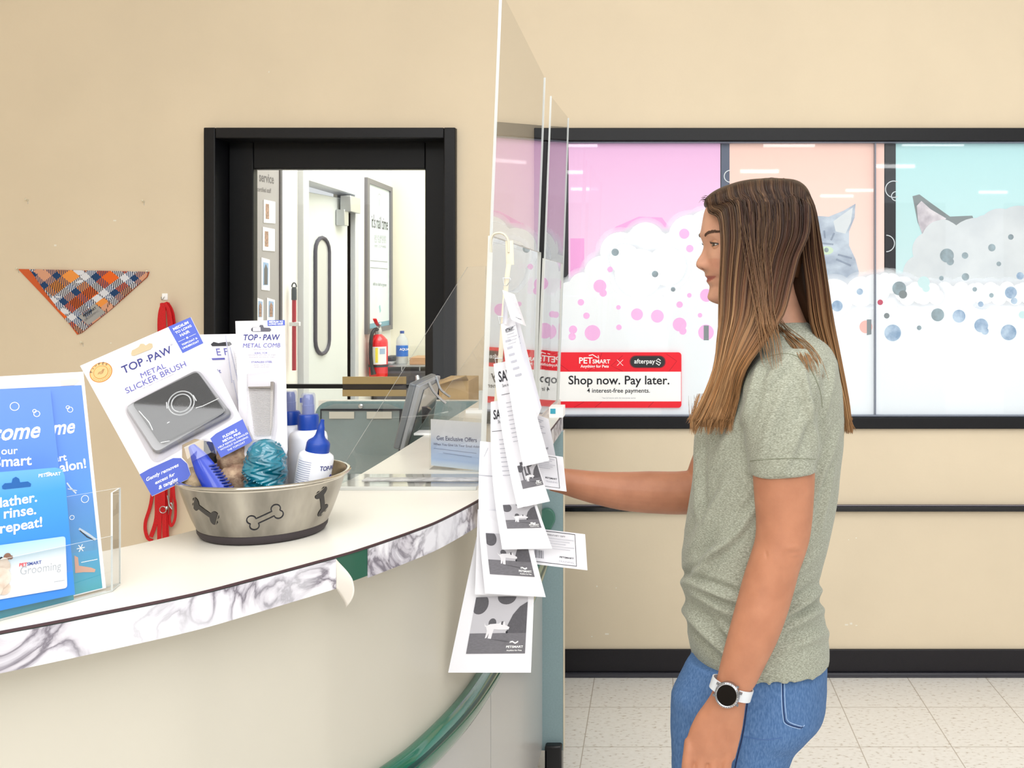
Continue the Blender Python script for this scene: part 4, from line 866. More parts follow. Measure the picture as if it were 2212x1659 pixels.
# ================================================================ bowl and what stands in it
m_ss = mat('steel_reflection_streaks', '#bab5ac', rough=0.2, metal=1.0, aniso=0.5, color2='#86827b', noise_scale=16, stretch=(1, 1, .04)); m_ssr = mat('polished_steel', '#d8d2c8', rough=0.12, metal=1.0); m_rub = mat('bowl_rubber_base', '#3a3236', rough=0.6)  # vertical reflection streaks are painted into the bowl's steel colour
BC = Vector((-.643, 1.588, TZ)); Mb = Matrix.Translation(BC)
bw = thing('dog_bowl', 'stainless steel dog bowl with bone shapes and a dark rubber base', 'bowl', BC)
def brad(z): return interp([(0.012, .0985), (.03, .107), (.06, .118), (.09, .128)], z)[0]
prof = [(.0985, .012)]+[(brad(z), z) for z in (.02, .03, .045, .06, .075, .088)]+[(.1305, .0915), (.1345, .0925), (.1365, .095), (.1345, .0975), (.1295, .097), (.1265, .0935), (.124, .088), (.114, .06), (.102, .03), (.095, .016), (.06, .014), (0, .014)]
b = MB(); b.lathe(prof, m_ss, 96, Mb, mf=lambda k: m_ssr if k in (6, 7, 8, 9, 10) else m_ss); b.build('bowl_body', bw, smooth=60)
b = MB(); b.lathe([(.088, 0), (.0955, .0015), (.0995, .008), (.100, .0135), (.098, .0145)], m_rub, 80, Mb); b.build('rubber_base', bw, smooth=60)
cam_ang = math.atan2(-BC.y, -BC.x)
def bone(n=10):
    L_, r = 0.019, 0.0068; pts = []
    for cx, cy, a0, a1 in ((L_, -.0055, -190, 50), (L_, .0055, -50, 190), (-L_, .0055, -10, 230), (-L_, -.0055, 130, 370)):
        for k in range(n+1): t = R(a0+(a1-a0)*k/n); pts.append((cx+r*math.cos(t), cy+r*math.sin(t)))
    out = []
    for k in range(len(pts)):
        p, q = pts[k], pts[(k+1) % len(pts)]; m = max(1, int(math.hypot(q[0]-p[0], q[1]-p[1])/0.002))
        for j in range(m): out.append((p[0]+(q[0]-p[0])*j/m, p[1]+(q[1]-p[1])*j/m))
    return out
def bowlwarp(th0, z0, rot, off):
    cr, sr = math.cos(rot), math.sin(rot)
    def f(p):
        x, y = p[0]*cr-p[1]*sr, p[0]*sr+p[1]*cr; z = z0+y; r = brad(z)+off; t = th0+x/r
        return (BC.x+r*math.cos(t), BC.y+r*math.sin(t), BC.z+z)
    return f
def fillgrid(b, poly, m, nx=16, ny=8):
    xs = [p[0] for p in poly]; ys = [p[1] for p in poly]
    # slice the outline into vertical strips so it can bend with the bowl
    X0, X1 = min(xs), max(xs); N = 28
    for k in range(N):
        xa, xb = X0+(X1-X0)*k/N, X0+(X1-X0)*(k+1)/N
        def yr(x):
            ys_ = []
            for i in range(len(poly)):
                p, q = poly[i], poly[(i+1) % len(poly)]
                if (p[0]-x)*(q[0]-x) <= 0 and p[0] != q[0]: ys_.append(p[1]+(q[1]-p[1])*(x-p[0])/(q[0]-p[0]))
            return sorted(ys_)
        ya, yb = yr(xa+1e-6), yr(xb-1e-6)
        if len(ya) >= 2 and len(ya) == len(yb):
            for i in range(0, len(ya)-1, 2): b.raw([(xa, ya[i], 0), (xb, yb[i], 0), (xb, yb[i+1], 0), (xa, ya[i+1], 0)], [(0, 1, 2, 3)], m)
m_bone = mat('bone_black', '#3b3836', rough=0.6); bp = bone()
for dth, z0, rot, solid_ in ((-46, .056, R(-32), True), (1, .046, R(24), False), (48, .056, R(-60), True)):
    b = MB(warp=bowlwarp(cam_ang+R(dth), z0, rot, 0.0006))
    if solid_: fillgrid(b, bp, m_bone)
    else: b.stroke(bp, 0.0017, 0, s_ink, closed=True)
    o = b.build('bone_cutout' if solid_ else 'bone_outline', bw, smooth=60)

# ---- slicker brush card
m_card = mat('white_card', '#e9e6ec', rough=0.45); m_cblue = mat('card_blue', '#4a60c4', rough=0.45); m_cink = mat('card_ink_navy', '#2c3080', rough=0.5); m_cpur = mat('card_ink_violet', '#5b5bb0', rough=0.5)
m_gold = mat('gold_foil', '#b9803c', rough=0.3, metal=0.5); m_goldl = mat('gold_foil_light', '#dbae74', rough=0.35, metal=0.3)
m_blis = clear_mat('blister_plastic', tint=(0.93, 0.93, 0.94, 1), rough=0.03, haze=0.015)
c3 = lambda x, y: (160+x*.27125, 660+y*.27125)
bp_ = Plane(P(*c3(48, 480), 1.555), P(*c3(930, 92), 1.605), P(*c3(620, 1520), 1.492)); L = lambda x, y: bp_.loc(*c3(x, y))
kk = (Vector(L(930, 92))-Vector(L(48, 480))).length/963
sb = thing('slicker_brush_pack', 'white and blue carded metal slicker brush leaning in the dog bowl', 'carded brush', bp_.hit(*c3(620, 1500)))
b = MB(bp_.M)
outl = [(48, 480), (930, 92), (1420, 1075), (1400, 1095), (1170, 1212), (1145, 1150), (1110, 1090), (960, 1060), (860, 1110), (860, 1210), (905, 1260), (930, 1345), (905, 1385), (620, 1520)]
b.prism([L(*p) for p in outl], -0.0008, 0, m_card)
b.flat([L(*p) for p in ((750, 170), (928, 93), (1030, 300), (865, 380))], 0.0003, m_cblue)
b.flat([L(*p) for p in ((522, 1345), (600, 1300), (790, 1215), (850, 1215), (900, 1260), (928, 1345), (905, 1383), (620, 1518))], 0.0003, m_cblue)
b.flat([L(*p) for p in ((1085, 1060), (1130, 1020), (1342, 905), (1420, 1075), (1400, 1095), (1170, 1212), (1130, 1140))], 0.0003, m_cblue)
def T(s, a, c, m, **k): b.text(s, L(*a), L(*c), 0.0006, m, **k)
T('MEDIUM', (795, 200), (915, 143), s_wht, bold=0.03); T('TO LONG', (812, 228), (938, 168), s_wht, bold=0.03); T('HAIR', (850, 250), (925, 214), s_wht, bold=0.03)
b.stroke([L(832, 290), L(885, 265)], 0.0005, 0.0006, s_wht); b.stroke([L(918, 250), L(970, 226)], 0.0005, 0.0006, s_wht); b.disc(L(902, 257), 9*kk, 0.0006, s_wht)
T('TOPCOAT &', (862, 322), (985, 265), s_wht, bold=0.03); T('UNDERCOAT', (866, 350), (998, 290), s_wht, bold=0.03)
T('TOP', (395, 545), (562, 471), m_cink, bold=0.012, ky=1.12); T('PAW', (606, 452), (785, 374), m_cink, bold=0.012, ky=1.12); b.disc(L(583, 440), 7*kk, 0.0006, m_cink)
b.ring(L(776, 312), 5*kk, 7*kk, 0.0006, m_cink)
T('METAL', (540, 580), (735, 495), m_cpur, bold=0.0); T('SLICKER BRUSH', (420, 702), (897, 482), m_cpur, bold=0.0)
T('THE ULTIMATE TOOL FOR DETANGLING', (545, 668), (800, 548), mat('card_ink_grey', '#a9a3b4'))
# medal
mc = L(215, 532); b.disc(mc, 92*kk, 0.0003, m_gold, 40); b.disc(mc, 84*kk, 0.0005, m_goldl, 40); b.disc(mc, 60*kk, 0.0007, m_gold, 40); b.disc(mc, 55*kk, 0.0009, m_goldl, 40)
for k, ch in enumerate('PAMPER'):
    a = R(150-k*23); x_, y_ = mc[0]+68*kk*math.cos(a), mc[1]+68*kk*math.sin(a); t_ = a-math.pi/2; b.text(ch, (x_-7*kk*math.cos(t_), y_-7*kk*math.sin(t_)), (x_+7*kk*math.cos(t_), y_+7*kk*math.sin(t_)), 0.0007, s_ink)
for k in range(14):
    a = R(200+k*12); b.disc((mc[0]+72*kk*math.cos(a), mc[1]+72*kk*math.sin(a)), 3*kk, 0.0007, mat('medal_ink', '#8a5a2c'), 6)
for k in range(3): b.stroke([(mc[0]+(-28+8*k+14*j*0.5)*kk, mc[1]+(-20+7*math.sin(j*0.9+k))*kk+j*4*kk+(2-k)*5*kk) for j in range(8)], 3*kk, 0.0011, MATS['medal_ink'])
# hang hole shows the wall colour through it
hole = [(455, 385), (462, 358), (490, 345), (515, 330), (530, 305), (555, 305), (572, 318), (600, 300), (625, 305), (628, 330), (610, 350), (480, 402), (460, 400)]
b.flat([L(*p) for p in hole], 0.0007, mat('hang_hole_tan', '#c9b795', rough=0.8))
T('FLEXIBLE', (1190, 1058), (1303, 1000), s_wht, bold=0.04); T('METAL PINS', (1188, 1092), (1330, 1022), s_wht, bold=0.04)
for k, (t, a, c) in enumerate((('HELP REMOVE TANGLES', (1152, 1140), (1388, 1022)), ('WITHOUT DAMAGING', (1168, 1158), (1388, 1052)), ('THE TOPCOAT', (1225, 1162), (1365, 1092)))): T(t, a, c, s_wht, bold=0.0)
T('Gently removes', (580, 1400), (838, 1278), s_wht, bold=0.015, shear=0.3); T('excess fur', (650, 1425), (808, 1350), s_wht, bold=0.015, shear=0.3); T('& tangles', (678, 1465), (832, 1390), s_wht, bold=0.015, shear=0.3)
b.build('card', sb, smooth=0)
b = MB(bp_.M); mdp = mat('brush_pad_black', '#2c2d31', rough=0.7, noise_amt=0.12, noise_scale=120)
def rq(qd, r, n=5):
    """rounded quad from four points"""
    o = []; N = len(qd)
    for k in range(N):
        p0, p1, p2 = Vector(qd[k-1]), Vector(qd[k]), Vector(qd[(k+1) % N]); a = p1+(p0-p1).normalized()*r; c = p1+(p2-p1).normalized()*r
        for j in range(n+1): t = j/n; o.append(tuple(a*(1-t)**2+p1*2*t*(1-t)+c*t*t))
    return o
pad = rq([L(492, 800), L(1005, 548), L(1225, 868), L(718, 1125)], 40*kk)
b.prism(pad, 0.010, 0.017, mdp); b.build('brush_pad', sb, bevel=0.001)
b = MB(bp_.M); pad2 = rq([L(410, 820), L(1000, 515), L(1275, 880), L(660, 1200)], 60*kk); b.prism(pad2, 0.001, 0.0095, mat('brush_frame_grey', '#8d8d90', rough=0.35)); b.build('brush_head', sb, bevel=0.003)
b = MB(bp_.M); c0 = L(890, 806)
for r0, z_ in ((104, .0215), (78, .0215)):
    b = MB(bp_.M); b.tube([(c0[0]+r0*kk*math.cos(2*math.pi*k/40), c0[1]+r0*kk*math.sin(2*math.pi*k/40), z_) for k in range(41)], 0.0011, mat('blister_ridge', '#dadde0', rough=0.08, alpha=0.55, coat=1.0), 8, cap=False); b.build('blister_ring', sb)
b = MB(bp_.M); b.disc(c0, 70*kk, 0.0175, mat('hole_black', '#0c0c0f', rough=0.4), 32)
b.build('pad_hole', sb, smooth=0)
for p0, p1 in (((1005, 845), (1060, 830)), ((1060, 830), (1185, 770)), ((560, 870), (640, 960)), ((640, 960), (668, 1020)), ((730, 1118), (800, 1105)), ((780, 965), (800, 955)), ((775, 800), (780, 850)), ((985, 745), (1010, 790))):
    b = MB(bp_.M); b.tube([(*L(*p0), 0.0222), (*L(*p1), 0.0222)], 0.0007, mat('plastic_glint', '#f4f6f8', rough=0.05, alpha=0.8, coat=1.0), 6); b.build('crease_glint', sb)  # pale lines paint the glints along the blister's creases
b = MB(bp_.M)
o1 = rq([L(385, 800), L(1010, 490), L(1300, 880), L(640, 1275)], 75*kk); o2 = rq([L(450, 815), L(1000, 540), L(1250, 870), L(690, 1195)], 55*kk)
for a_, c_ in ((o1, o2),):
    N = len(a_)
    b.raw([(x, y, 0.0008) for x, y in a_]+[(x, y, 0.022) for x, y in c_], [(k, (k+1) % N, N+(k+1) % N, N+k) for k in range(N)]+[tuple(range(N, 2*N))], m_blis)
hn1 = [L(880, 1140), L(1060, 1060), L(1110, 1100), L(1150, 1190), L(930, 1290), L(905, 1240)]; hn2 = [L(905, 1150), L(1045, 1085), L(1082, 1110), L(1120, 1190), L(950, 1270), L(930, 1235)]
N = len(hn1); b.raw([(x, y, 0.0008) for x, y in hn1]+[(x, y, 0.018) for x, y in hn2], [(k, (k+1) % N, N+(k+1) % N, N+k) for k in range(N)]+[tuple(range(N, 2*N))], m_blis)
b.build('blister', sb, smooth=30)
m_hb = mat('handle_blue', '#1c3fc0', rough=0.3, coat=0.4)
b = MB(bp_.M); hp = [(L(950, 1130), 30), (L(1000, 1210), 62), (L(1050, 1300), 82), (L(1110, 1400), 92), (L(1165, 1500), 92), (L(1210, 1600), 70)]
b.tube([(p[0], p[1], 0.006) for p, _ in hp], [(r*kk, 0.008) for _, r in hp], m_hb, 20); b.build('brush_handle', sb, smooth=60)
b = MB(bp_.M)
for k in range(9):
    x_, y_ = 1120+k*17, 1285+k*22; b.tube([(*L(x_-25, y_+8), 0.0125), (*L(x_+40-k*1, y_-6), 0.0125)], 0.0016, mat('grip_dark_blue', '#0e2580', rough=0.35), 6)
b.build('grip_ridge', sb)

# ---- comb card
cb = Plane(P(*c3(1284, 124), 1.63), P(*c3(1678, 116), 1.63), P(*c3(1300, 900), 1.57)); L = lambda x, y: cb.loc(*c3(x, y)); kk = (Vector(L(1678, 116))-Vector(L(1284, 124))).length/394
cp = thing('comb_pack', 'tall white carded metal comb standing upright in the dog bowl', 'carded comb', cb.hit(*c3(1500, 1400)))
b = MB(cb.M); b.prism([L(*p) for p in ((1284, 124), (1678, 116), (1700, 1150), (1650, 1330), (1400, 1330), (1320, 1100))], -0.0008, 0, m_card)
b.flat([L(*p) for p in ((1540, 119), (1678, 116), (1680, 158), (1543, 164))], 0.0003, m_cblue)
T('MEDIUM TO', (1552, 138), (1664, 136), s_wht, bold=0.02); T('LONG HAIR', (1552, 156), (1666, 153), s_wht, bold=0.02)
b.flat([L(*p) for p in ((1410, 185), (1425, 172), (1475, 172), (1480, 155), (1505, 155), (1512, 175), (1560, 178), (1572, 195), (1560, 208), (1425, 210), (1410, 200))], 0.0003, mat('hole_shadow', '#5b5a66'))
b.flat([L(*p) for p in ((1425, 175), (1485, 172), (1488, 205), (1425, 207))], 0.0005, mat('hole_light', '#c9c9cf'))
T('TOP', (1345, 277), (1460, 276), m_cink, bold=0.015, ky=1.15); T('PAW', (1505, 276), (1635, 275), m_cink, bold=0.015, ky=1.15); b.disc(L(1483, 256), 6*kk, 0.0006, m_cink)
T('METAL COMB', (1345, 336), (1642, 333), m_cpur, bold=0.0, ky=1.05)
T('RENOUNCES MATS', (1430, 356), (1555, 355), MATS['card_ink_grey']); T('IDEAL FOR', (1438, 386), (1540, 385), m_cpur)
for y, xa, xb in ((398, 1385, 1610), (416, 1392, 1600)): T('removing dirt and loose hair tangles', (xa, y), (xb, y-2), MATS['card_ink_grey'])
T('STAINLESS STEEL', (1412, 458), (1580, 456), m_cpur, bold=0.01)
for y, xa, xb in ((478, 1430, 1560), (494, 1435, 1555), (508, 1465, 1530)): T('durable long life teeth', (xa, y), (xb, y-1), MATS['card_ink_grey'])
b.build('card', cp, smooth=0)
b = MB(cb.M); mcs = mat('comb_steel', '#857d76', rough=0.35, metal=0.5)
n_ = 34
for k in range(n_):
    y_ = 662+k*11.3; b.box(((L(1400+k*1.5, y_)[0]+L(1582, y_)[0])/2, L(1490, y_)[1], 0.006), (L(1582, y_)[0]-L(1400+k*1.5, y_)[0], 4.6*kk, 0.0022), mcs)
b.build('comb_teeth', cp, smooth=0)
b = MB(cb.M); b.prism([L(1580, 617), L(1606, 617), L(1590, 960), L(1574, 1040), L(1578, 800)], 0.003, 0.009, mcs); b.prism([L(1400, 656), L(1582, 652), L(1582, 668), L(1402, 668)], 0.004, 0.008, mcs); b.build('comb_spine', cp, bevel=0.0006)
b = MB(cb.M); o1 = rq([L(1385, 545), L(1615, 510), L(1622, 960), L(1600, 1090), L(1400, 1090)], 16*kk); o2 = rq([L(1395, 560), L(1605, 530), L(1612, 955), L(1590, 1080), L(1408, 1080)], 16*kk); N = len(o1)
b.raw([(x, y, 0.0008) for x, y in o1]+[(x, y, 0.012) for x, y in o2], [(k, (k+1) % N, N+(k+1) % N, N+k) for k in range(N)]+[tuple(range(N, 2*N))], m_blis); b.build('blister', cp, smooth=30)
# ---- pack behind, only its head and a blister edge show
c2p = Plane(P(*c3(1005, 232), 1.66), P(*c3(1290, 226), 1.70), P(*c3(1080, 800), 1.60)); L = lambda x, y: c2p.loc(*c3(x, y)); kk = 0.2*0.001
rp = thing('deshedding_tool_pack', 'white carded grooming tool behind the slicker brush, half hidden', 'carded tool', c2p.hit(*c3(1250, 1100)))
b = MB(c2p.M); b.prism([L(*p) for p in ((960, 232), (1292, 226), (1330, 800), (1380, 1200), (1150, 1250), (1000, 700))], -0.0008, 0, m_card)
b.flat([L(*p) for p in ((1088, 310), (1110, 290), (1150, 300), (1190, 292), (1240, 290), (1256, 308), (1240, 322), (1100, 325))], 0.0004, s_ink)
T('E F', (1140, 398), (1230, 394), m_cpur, ky=1.2); b.stroke([L(1095, 428), L(1200, 424)], 0.0035, 0.0006, m_cpur); T('it', (1145, 538), (1172, 536), m_cpur)
b.build('card', rp, smooth=0)
b = MB(c2p.M); b.tube([(*L(1185, 290), 0.02), (*L(1235, 420), 0.02), (*L(1262, 560), 0.02)], (0.0035, 0.0008), m_blis, 8)
for p0, p1, r_ in (((1180, 285), (1240, 640), .0010), ((1215, 380), (1290, 640), .0010), ((1240, 640), (1310, 900), .0009)): b.tube([(*L(*p0), 0.02), (*L(*p1), 0.012)], r_, mat('plastic_edge', '#cfd0e6', rough=0.1, alpha=0.7), 6)
for k in range(14): b.tube([(*L(1255+k*1.5, 360+k*16), 0.012), (*L(1290, 356+k*16), 0.012)], 0.0006, s_wht, 5)
b.build('blister', rp)
b = MB(c2p.M); b.prism([L(*p) for p in ((1308, 700), (1366, 702), (1455, 1000), (1440, 1080), (1400, 1080), (1322, 850))], 0.012, 0.02, mat('comb_dark_steel', '#7c7673', rough=0.35, metal=0.6)); b.build('blade_spine', rp, bevel=0.001)

# ---- bottles
m_bw = mat('bottle_white', '#f4f5fb', rough=0.3, sss=0.0, coat=0.2); m_bb = mat('bottle_cap_blue', '#0f3f9f', rough=0.35); m_oc = mat('overcap_clear', '#b9c0dc', rough=0.08, alpha=0.35, coat=0.8); m_sp = mat('sprayer_blue', '#4a5cab', rough=0.35)
def spray(name, x, ytop, ycol, yb0, yb1, D, rb, lab):
    c = P(x, ytop, D); k = D/F_PX; base = Vector((c.x, D, TZ+0.016)); th = thing(name, lab, 'spray bottle', base, 'blue and white spray bottles in the dog bowl'); M_ = Matrix.Translation((c.x, D, 0))
    Z = lambda y: CAM_H-(y-CY)*k
    b = MB(); b.lathe([(rb*.92, base.z), (rb, base.z+.004), (rb, Z(yb0)-rb*.45), (rb*.93, Z(yb0)-rb*.2), (rb*.75, Z(yb0)-rb*.05), (rb*.5, Z(yb0)), (rb*.45, Z(yb0)+.004)], m_bw, 40, M_); b.build('bottle_body', th, smooth=50)
    rc = 22*k
    b = MB(); b.lathe([(rc*1.0, Z(yb0)), (rc, Z(ycol)-.004), (rc*.9, Z(ycol)), (rc*.6, Z(ycol)+.001)], m_bb, 36, M_); b.build('collar', th)
    r1 = 12.5*k
    b = MB(); b.lathe([(r1, Z(ycol)), (r1, Z(ytop)-.020), (r1*.92, Z(ytop)-.019), (r1*.9, Z(ytop)-.008), (r1*.7, Z(ytop)-.003), (0, Z(ytop)-.003)], m_sp, 30, M_); b.box((c.x-r1*.9, D, Z(ytop)-.012), (.008, .007, .008), m_sp); b.build('sprayer', th)
    b = MB(); r2 = 15.5*k; b.lathe([(r2, Z(ycol)+.0005), (r2*.95, Z(ytop)-.003), (r2*.8, Z(ytop)), (0, Z(ytop))], m_oc, 36, M_); b.build('overcap', th)
spray('spray_bottle', 626, 843, 888, 916, 1050, 1.655, .030, 'left spray bottle with blue collar, partly behind the other one')
spray('spray_bottle', 666, 849, 895, 927, 1050, 1.63, .031, 'right spray bottle with blue collar, behind the dropper bottle')
# dropper bottle, tilted
ax0 = P(672, 1052, 1.575); ax1 = P(697, 905, 1.575); zax = (ax1-ax0).normalized(); xax = Vector((0, -1, 0)).cross(zax).normalized(); yax = zax.cross(xax)
Md = Matrix(((xax.x, yax.x, zax.x, ax0.x), (xax.y, yax.y, zax.y, ax0.y), (xax.z, yax.z, zax.z, ax0.z), (0, 0, 0, 1))); k = 1.575/F_PX
db = thing('dropper_bottle', 'small white bottle with a pointed blue dropper cap leaning in the bowl', 'bottle', ax0)
b = MB(); b.lathe([(37*k, -26*k), (37.5*k, -22*k), (37*k, 66*k), (35*k, 72*k), (28*k, 77*k), (20*k, 80*k)], m_bw, 44, Md); b.build('bottle_body', db, smooth=50)
b = MB(); b.lathe([(24.5*k, 76*k), (25*k, 79*k), (24.5*k, 96*k), (22*k, 101*k), (13*k, 108*k), (10*k, 114*k), (8*k, 124*k), (7.5*k, 131*k), (7*k, 132*k), (4.5*k, 142*k), (4*k, 148*k), (0, 149*k)], m_bb, 36, Md); b.build('dropper_cap', db, smooth=40)
b = MB(); rl = 37.7*k; th0 = math.radians(90)
def bwarp(p): t = p[0]/rl; v = Vector((math.cos(t)*rl, math.sin(t)*rl, p[1])); return tuple(Md @ v)
tc = math.atan2(yax.dot(Vector((0, -1, 0))), xax.dot(Vector((0, -1, 0))))+0.35
b.warp = lambda p: bwarp((p[0]+tc*rl, p[1], 0))
b.text('TOP-PAW', (10*k, 45*k), (62*k, 45*k), 0, m_cink, bold=0.02, ky=1.2)
for j in range(13): b.stroke([(-44*k+i*5*k, (60-j*4.6)*k) for i in range(8)], 1.0*k, 0, mat('label_print', '#8f93b6'))
b.disc((34*k, 18*k), 9*k, 0, m_gold); b.disc((44*k, 28*k), 7*k, 0, mat('label_violet', '#4a3fa0'))
b.build('label', db, smooth=60)
# ---- rubber chew toy (teal)
m_toy = mat('teal_rubber', '#0e7f96', rough=0.12, spec=0.7, coat=0.8, trans=0.0, color2='#0a6177', noise_scale=40)
b = MB(); tc0 = P(573, 1010, 1.53); k = 1.53/F_PX
def toy(u, v):
    a = 2*math.pi*u; t = v; z = -62*k+t*124*k; r = 44*k*math.sqrt(max(0, 1-max(0, (t-0.45)/0.55)**2.4))*(0.86+0.14*math.sin(min(t, .5)*math.pi))
    sw_ = 1+0.05*math.sin(a*3+t*18)+0.035*math.sin(a*9+2*math.sin(t*30))*math.cos(t*44)
    kn = 0.03*(max(0, math.sin(a*8+t*7))*max(0, math.sin(t*40)))
    r *= sw_+kn; return (tc0.x+r*math.cos(a), tc0.y+r*math.sin(a), tc0.z+z)
b.grid(toy, 160, 110, m_toy, cu=True); b.raw([(tc0.x, tc0.y, tc0.z+62*k)], [], m_toy)
for j in range(40):
    a = j*2.4; t = 0.1+0.85*((j*0.618) % 1); p = Vector(toy((a/(2*math.pi)) % 1, t)); n_ = (p-tc0); n_.z *= 0.4; n_.normalize()
    b.tube([p-n_*0.001, p+n_*0.0016, p+n_*0.0026], [0.0019, 0.0013, 0.0003], m_toy, 8)
tag(b.build('rubber_chew_toy', smooth=70), 'glossy teal knobbly rubber chew toy in the dog bowl', 'chew toy')
b = MB(); c_ = P(536, 1000, 1.575); b.lathe([(0.0, -.03)]+[(0.026*math.cos(R(a))*(1+0.05*math.sin(a*.5)), 0.03*math.sin(R(a))) for a in range(-80, 81, 10)]+[(0, .03)], mat('navy_rubber', '#14328c', rough=0.3), 26, Matrix.Translation(c_)); tag(b.build('rubber_ball', smooth=60), 'dark blue rubber ball behind the teal chew toy', 'ball')
# ---- plush toys
def plush(name, parts_, m, lab):
    b = MB()
    for c, r, sq in parts_:
        def f(u, v, c=c, r=r, sq=sq):
            a = 2*math.pi*u; t = math.pi*v; d = Vector((math.sin(t)*math.cos(a)*sq[0], math.sin(t)*math.sin(a)*sq[1], math.cos(t)*sq[2])); n_ = noise.noise(d*2.4+Vector(c)*30)*0.16+noise.noise(d*6)*0.05
            return tuple(Vector(c)+d*r*(1+n_))
        b.grid(f, 28, 18, m, cu=True)
    return tag(b.build(name, smooth=80), lab, 'plush toy')
m_pl1 = mat('plush_brown', '#8a6a58', rough=0.95, color2='#c9ad90', noise_scale=70, bump=0.6, bump_scale=400); m_pl2 = mat('plush_beige', '#cdb695', rough=0.95, color2='#b39b80', noise_scale=60, bump=0.6, bump_scale=400)
plush('plush_toy', [(P(505, 985, 1.56), .026, (1, 1, 1.2)), (P(512, 1032, 1.55), .027, (1.1, 1, .9)), (P(492, 1050, 1.545), .02, (1.3, 1, .8))], m_pl1, 'brown and beige furry plush toy between the brush and the teal toy')
plush('plush_toy', [(P(426, 1038, 1.53), .022, (1.2, 1, 1)), (P(452, 1055, 1.53), .02, (1, 1, 1))], m_pl2, 'beige plush toy low in the bowl under the brush card')

# ================================================================ brochure holder, brochures, gift card
def edge_pt(x, yb):                                    # point on the counter top under pixel (x, yb)
    D = (CAM_H-TZ)*F_PX/(yb-CY); return P(x, yb, D)
hl = edge_pt(-60, 1350); hr = edge_pt(228, 1277)
tilt = Vector((-.02, .055, .285))
B0, B1 = edge_pt(-160, 1375)+Vector((0, 0, .008)), edge_pt(229, 1275)+Vector((0, 0, .006))
tdir2 = (B1-B0).normalized(); up_t = Vector((-tdir2.y, tdir2.x, 0))*0.20+Vector((0, 0, 1))
def vplane(a, c, up):
    a = Vector(a); c = Vector(c); return Plane(a+up, c+up, a)
q1 = vplane(B0, B1, up_t)
m_bwhite = mat('brochure_white', '#fafafe', rough=0.3); m_bwb = gradmat('brochure_blue', ((0, '#6f96ea'), (0.35, '#6493ec'), (0.75, '#5aa0dc'), (1, '#46aabb')), q1, (150, 835), (200, 1270), rough=0.3)
def brochure(pl, name, quad, quad_in, lab, extra):
    L = pl.loc; th = thing(name, lab, 'brochure', pl.hit(*quad[2]), 'welcome brochures in the clear holder')
    b = MB(pl.M); b.prism([L(*p) for p in quad], -0.0006, 0, m_bwhite); b.flat([L(*p) for p in quad_in], 0.0003, m_bwb); extra(b, L); b.build('printed_sheet', th, smooth=0)
m_wt = s_wht; m_skin = mat('print_skin', '#d9a892'); m_sc = mat('print_steel', '#cfdbe6')
def ex1(b, L):
    b.ring(L(110, 0+885), .0035, .0042, .0006, m_wt) if False else None
    for x, y, r in ((151, 885, 6), (146, 880, 4), (183, 1078, 8), (155, 1118, 5)): k = 1.30/F_PX; b.ring(L(x, y), (r-1.2)*k, r*k, .0006, m_wt)
    b.text('me', L(113, 940), L(163, 934), .0006, m_wt, bold=0.04, shear=0.35, ky=1.2)
    b.text('art', L(118, 998), L(144, 994), .0006, m_wt, bold=0.03); b.text('Salon!', L(116, 1022), L(186, 1010), .0006, m_wt, bold=0.03)
    b.stroke([L(*p) for p in ((144, 1043), (152, 1054), (164, 1066))], .0018, .0006, m_sc); b.stroke([L(*p) for p in ((146, 1056), (155, 1058), (166, 1060))], .0012, .0006, m_sc)
    b.stroke([L(*p) for p in ((170, 1142), (190, 1154), (206, 1166))], .0028, .0006, m_sc); b.stroke([L(*p) for p in ((172, 1146), (188, 1160), (203, 1167))], .0012, .0007, s_ink)
    for a in (0, 60, 120): b.stroke([(L(174, 1184)[0]+.005*math.cos(R(a)), L(174, 1184)[1]+.005*math.sin(R(a))), (L(174, 1184)[0]-.005*math.cos(R(a)), L(174, 1184)[1]-.005*math.sin(R(a)))], .0011, .0006, m_wt)
    b.stroke([L(175, 1215), L(210, 1208)], .0008, .0006, m_wt)
    b.flat([L(*p) for p in ((160, 1200), (168, 1204), (170, 1222), (196, 1226), (206, 1230), (204, 1236), (180, 1236), (162, 1238))], .0006, m_skin)
    b.flat([L(*p) for p in ((130, 822), (160, 818), (172, 822), (160, 832), (132, 834))], .0006, mat('print_peach', '#f6d9cf'))
brochure(q1, 'brochure', [(-160, 822), (180, 803), (229, 1270), (-160, 1370)], [(-160, 848), (176, 832), (221, 1270), (-160, 1365)], 'rear blue Salon welcome brochure with comb and scissors print', ex1)
off1 = Vector((tdir2.y, -tdir2.x, 0))
q2 = vplane(B0+off1*.006, B1+off1*.006, up_t)
def ex2(b, L):
    k = 1.28/F_PX
    for x, y, r in ((31, 878, 9), (79, 894, 6.5), (74, 888, 4)): b.ring(L(x, y), (r-1.4)*k, r*k, .0006, m_wt)
    b.text('Welcome', L(-100, 960), L(88, 944), .0006, m_wt, bold=0.035, shear=0.35, ky=1.15)
    b.text('to our', L(-28, 984), L(38, 980), .0006, m_wt, bold=0.012); b.text('PetSmart', L(-60, 1012), L(68, 1004), .0006, m_wt, bold=0.035)
brochure(q2, 'brochure', [(-160, 842), (108, 840), (160, 1300), (-160, 1374)], [(-160, 842), (108, 840), (160, 1300), (-160, 1374)], 'front blue Welcome brochure beside the gift card', ex2)
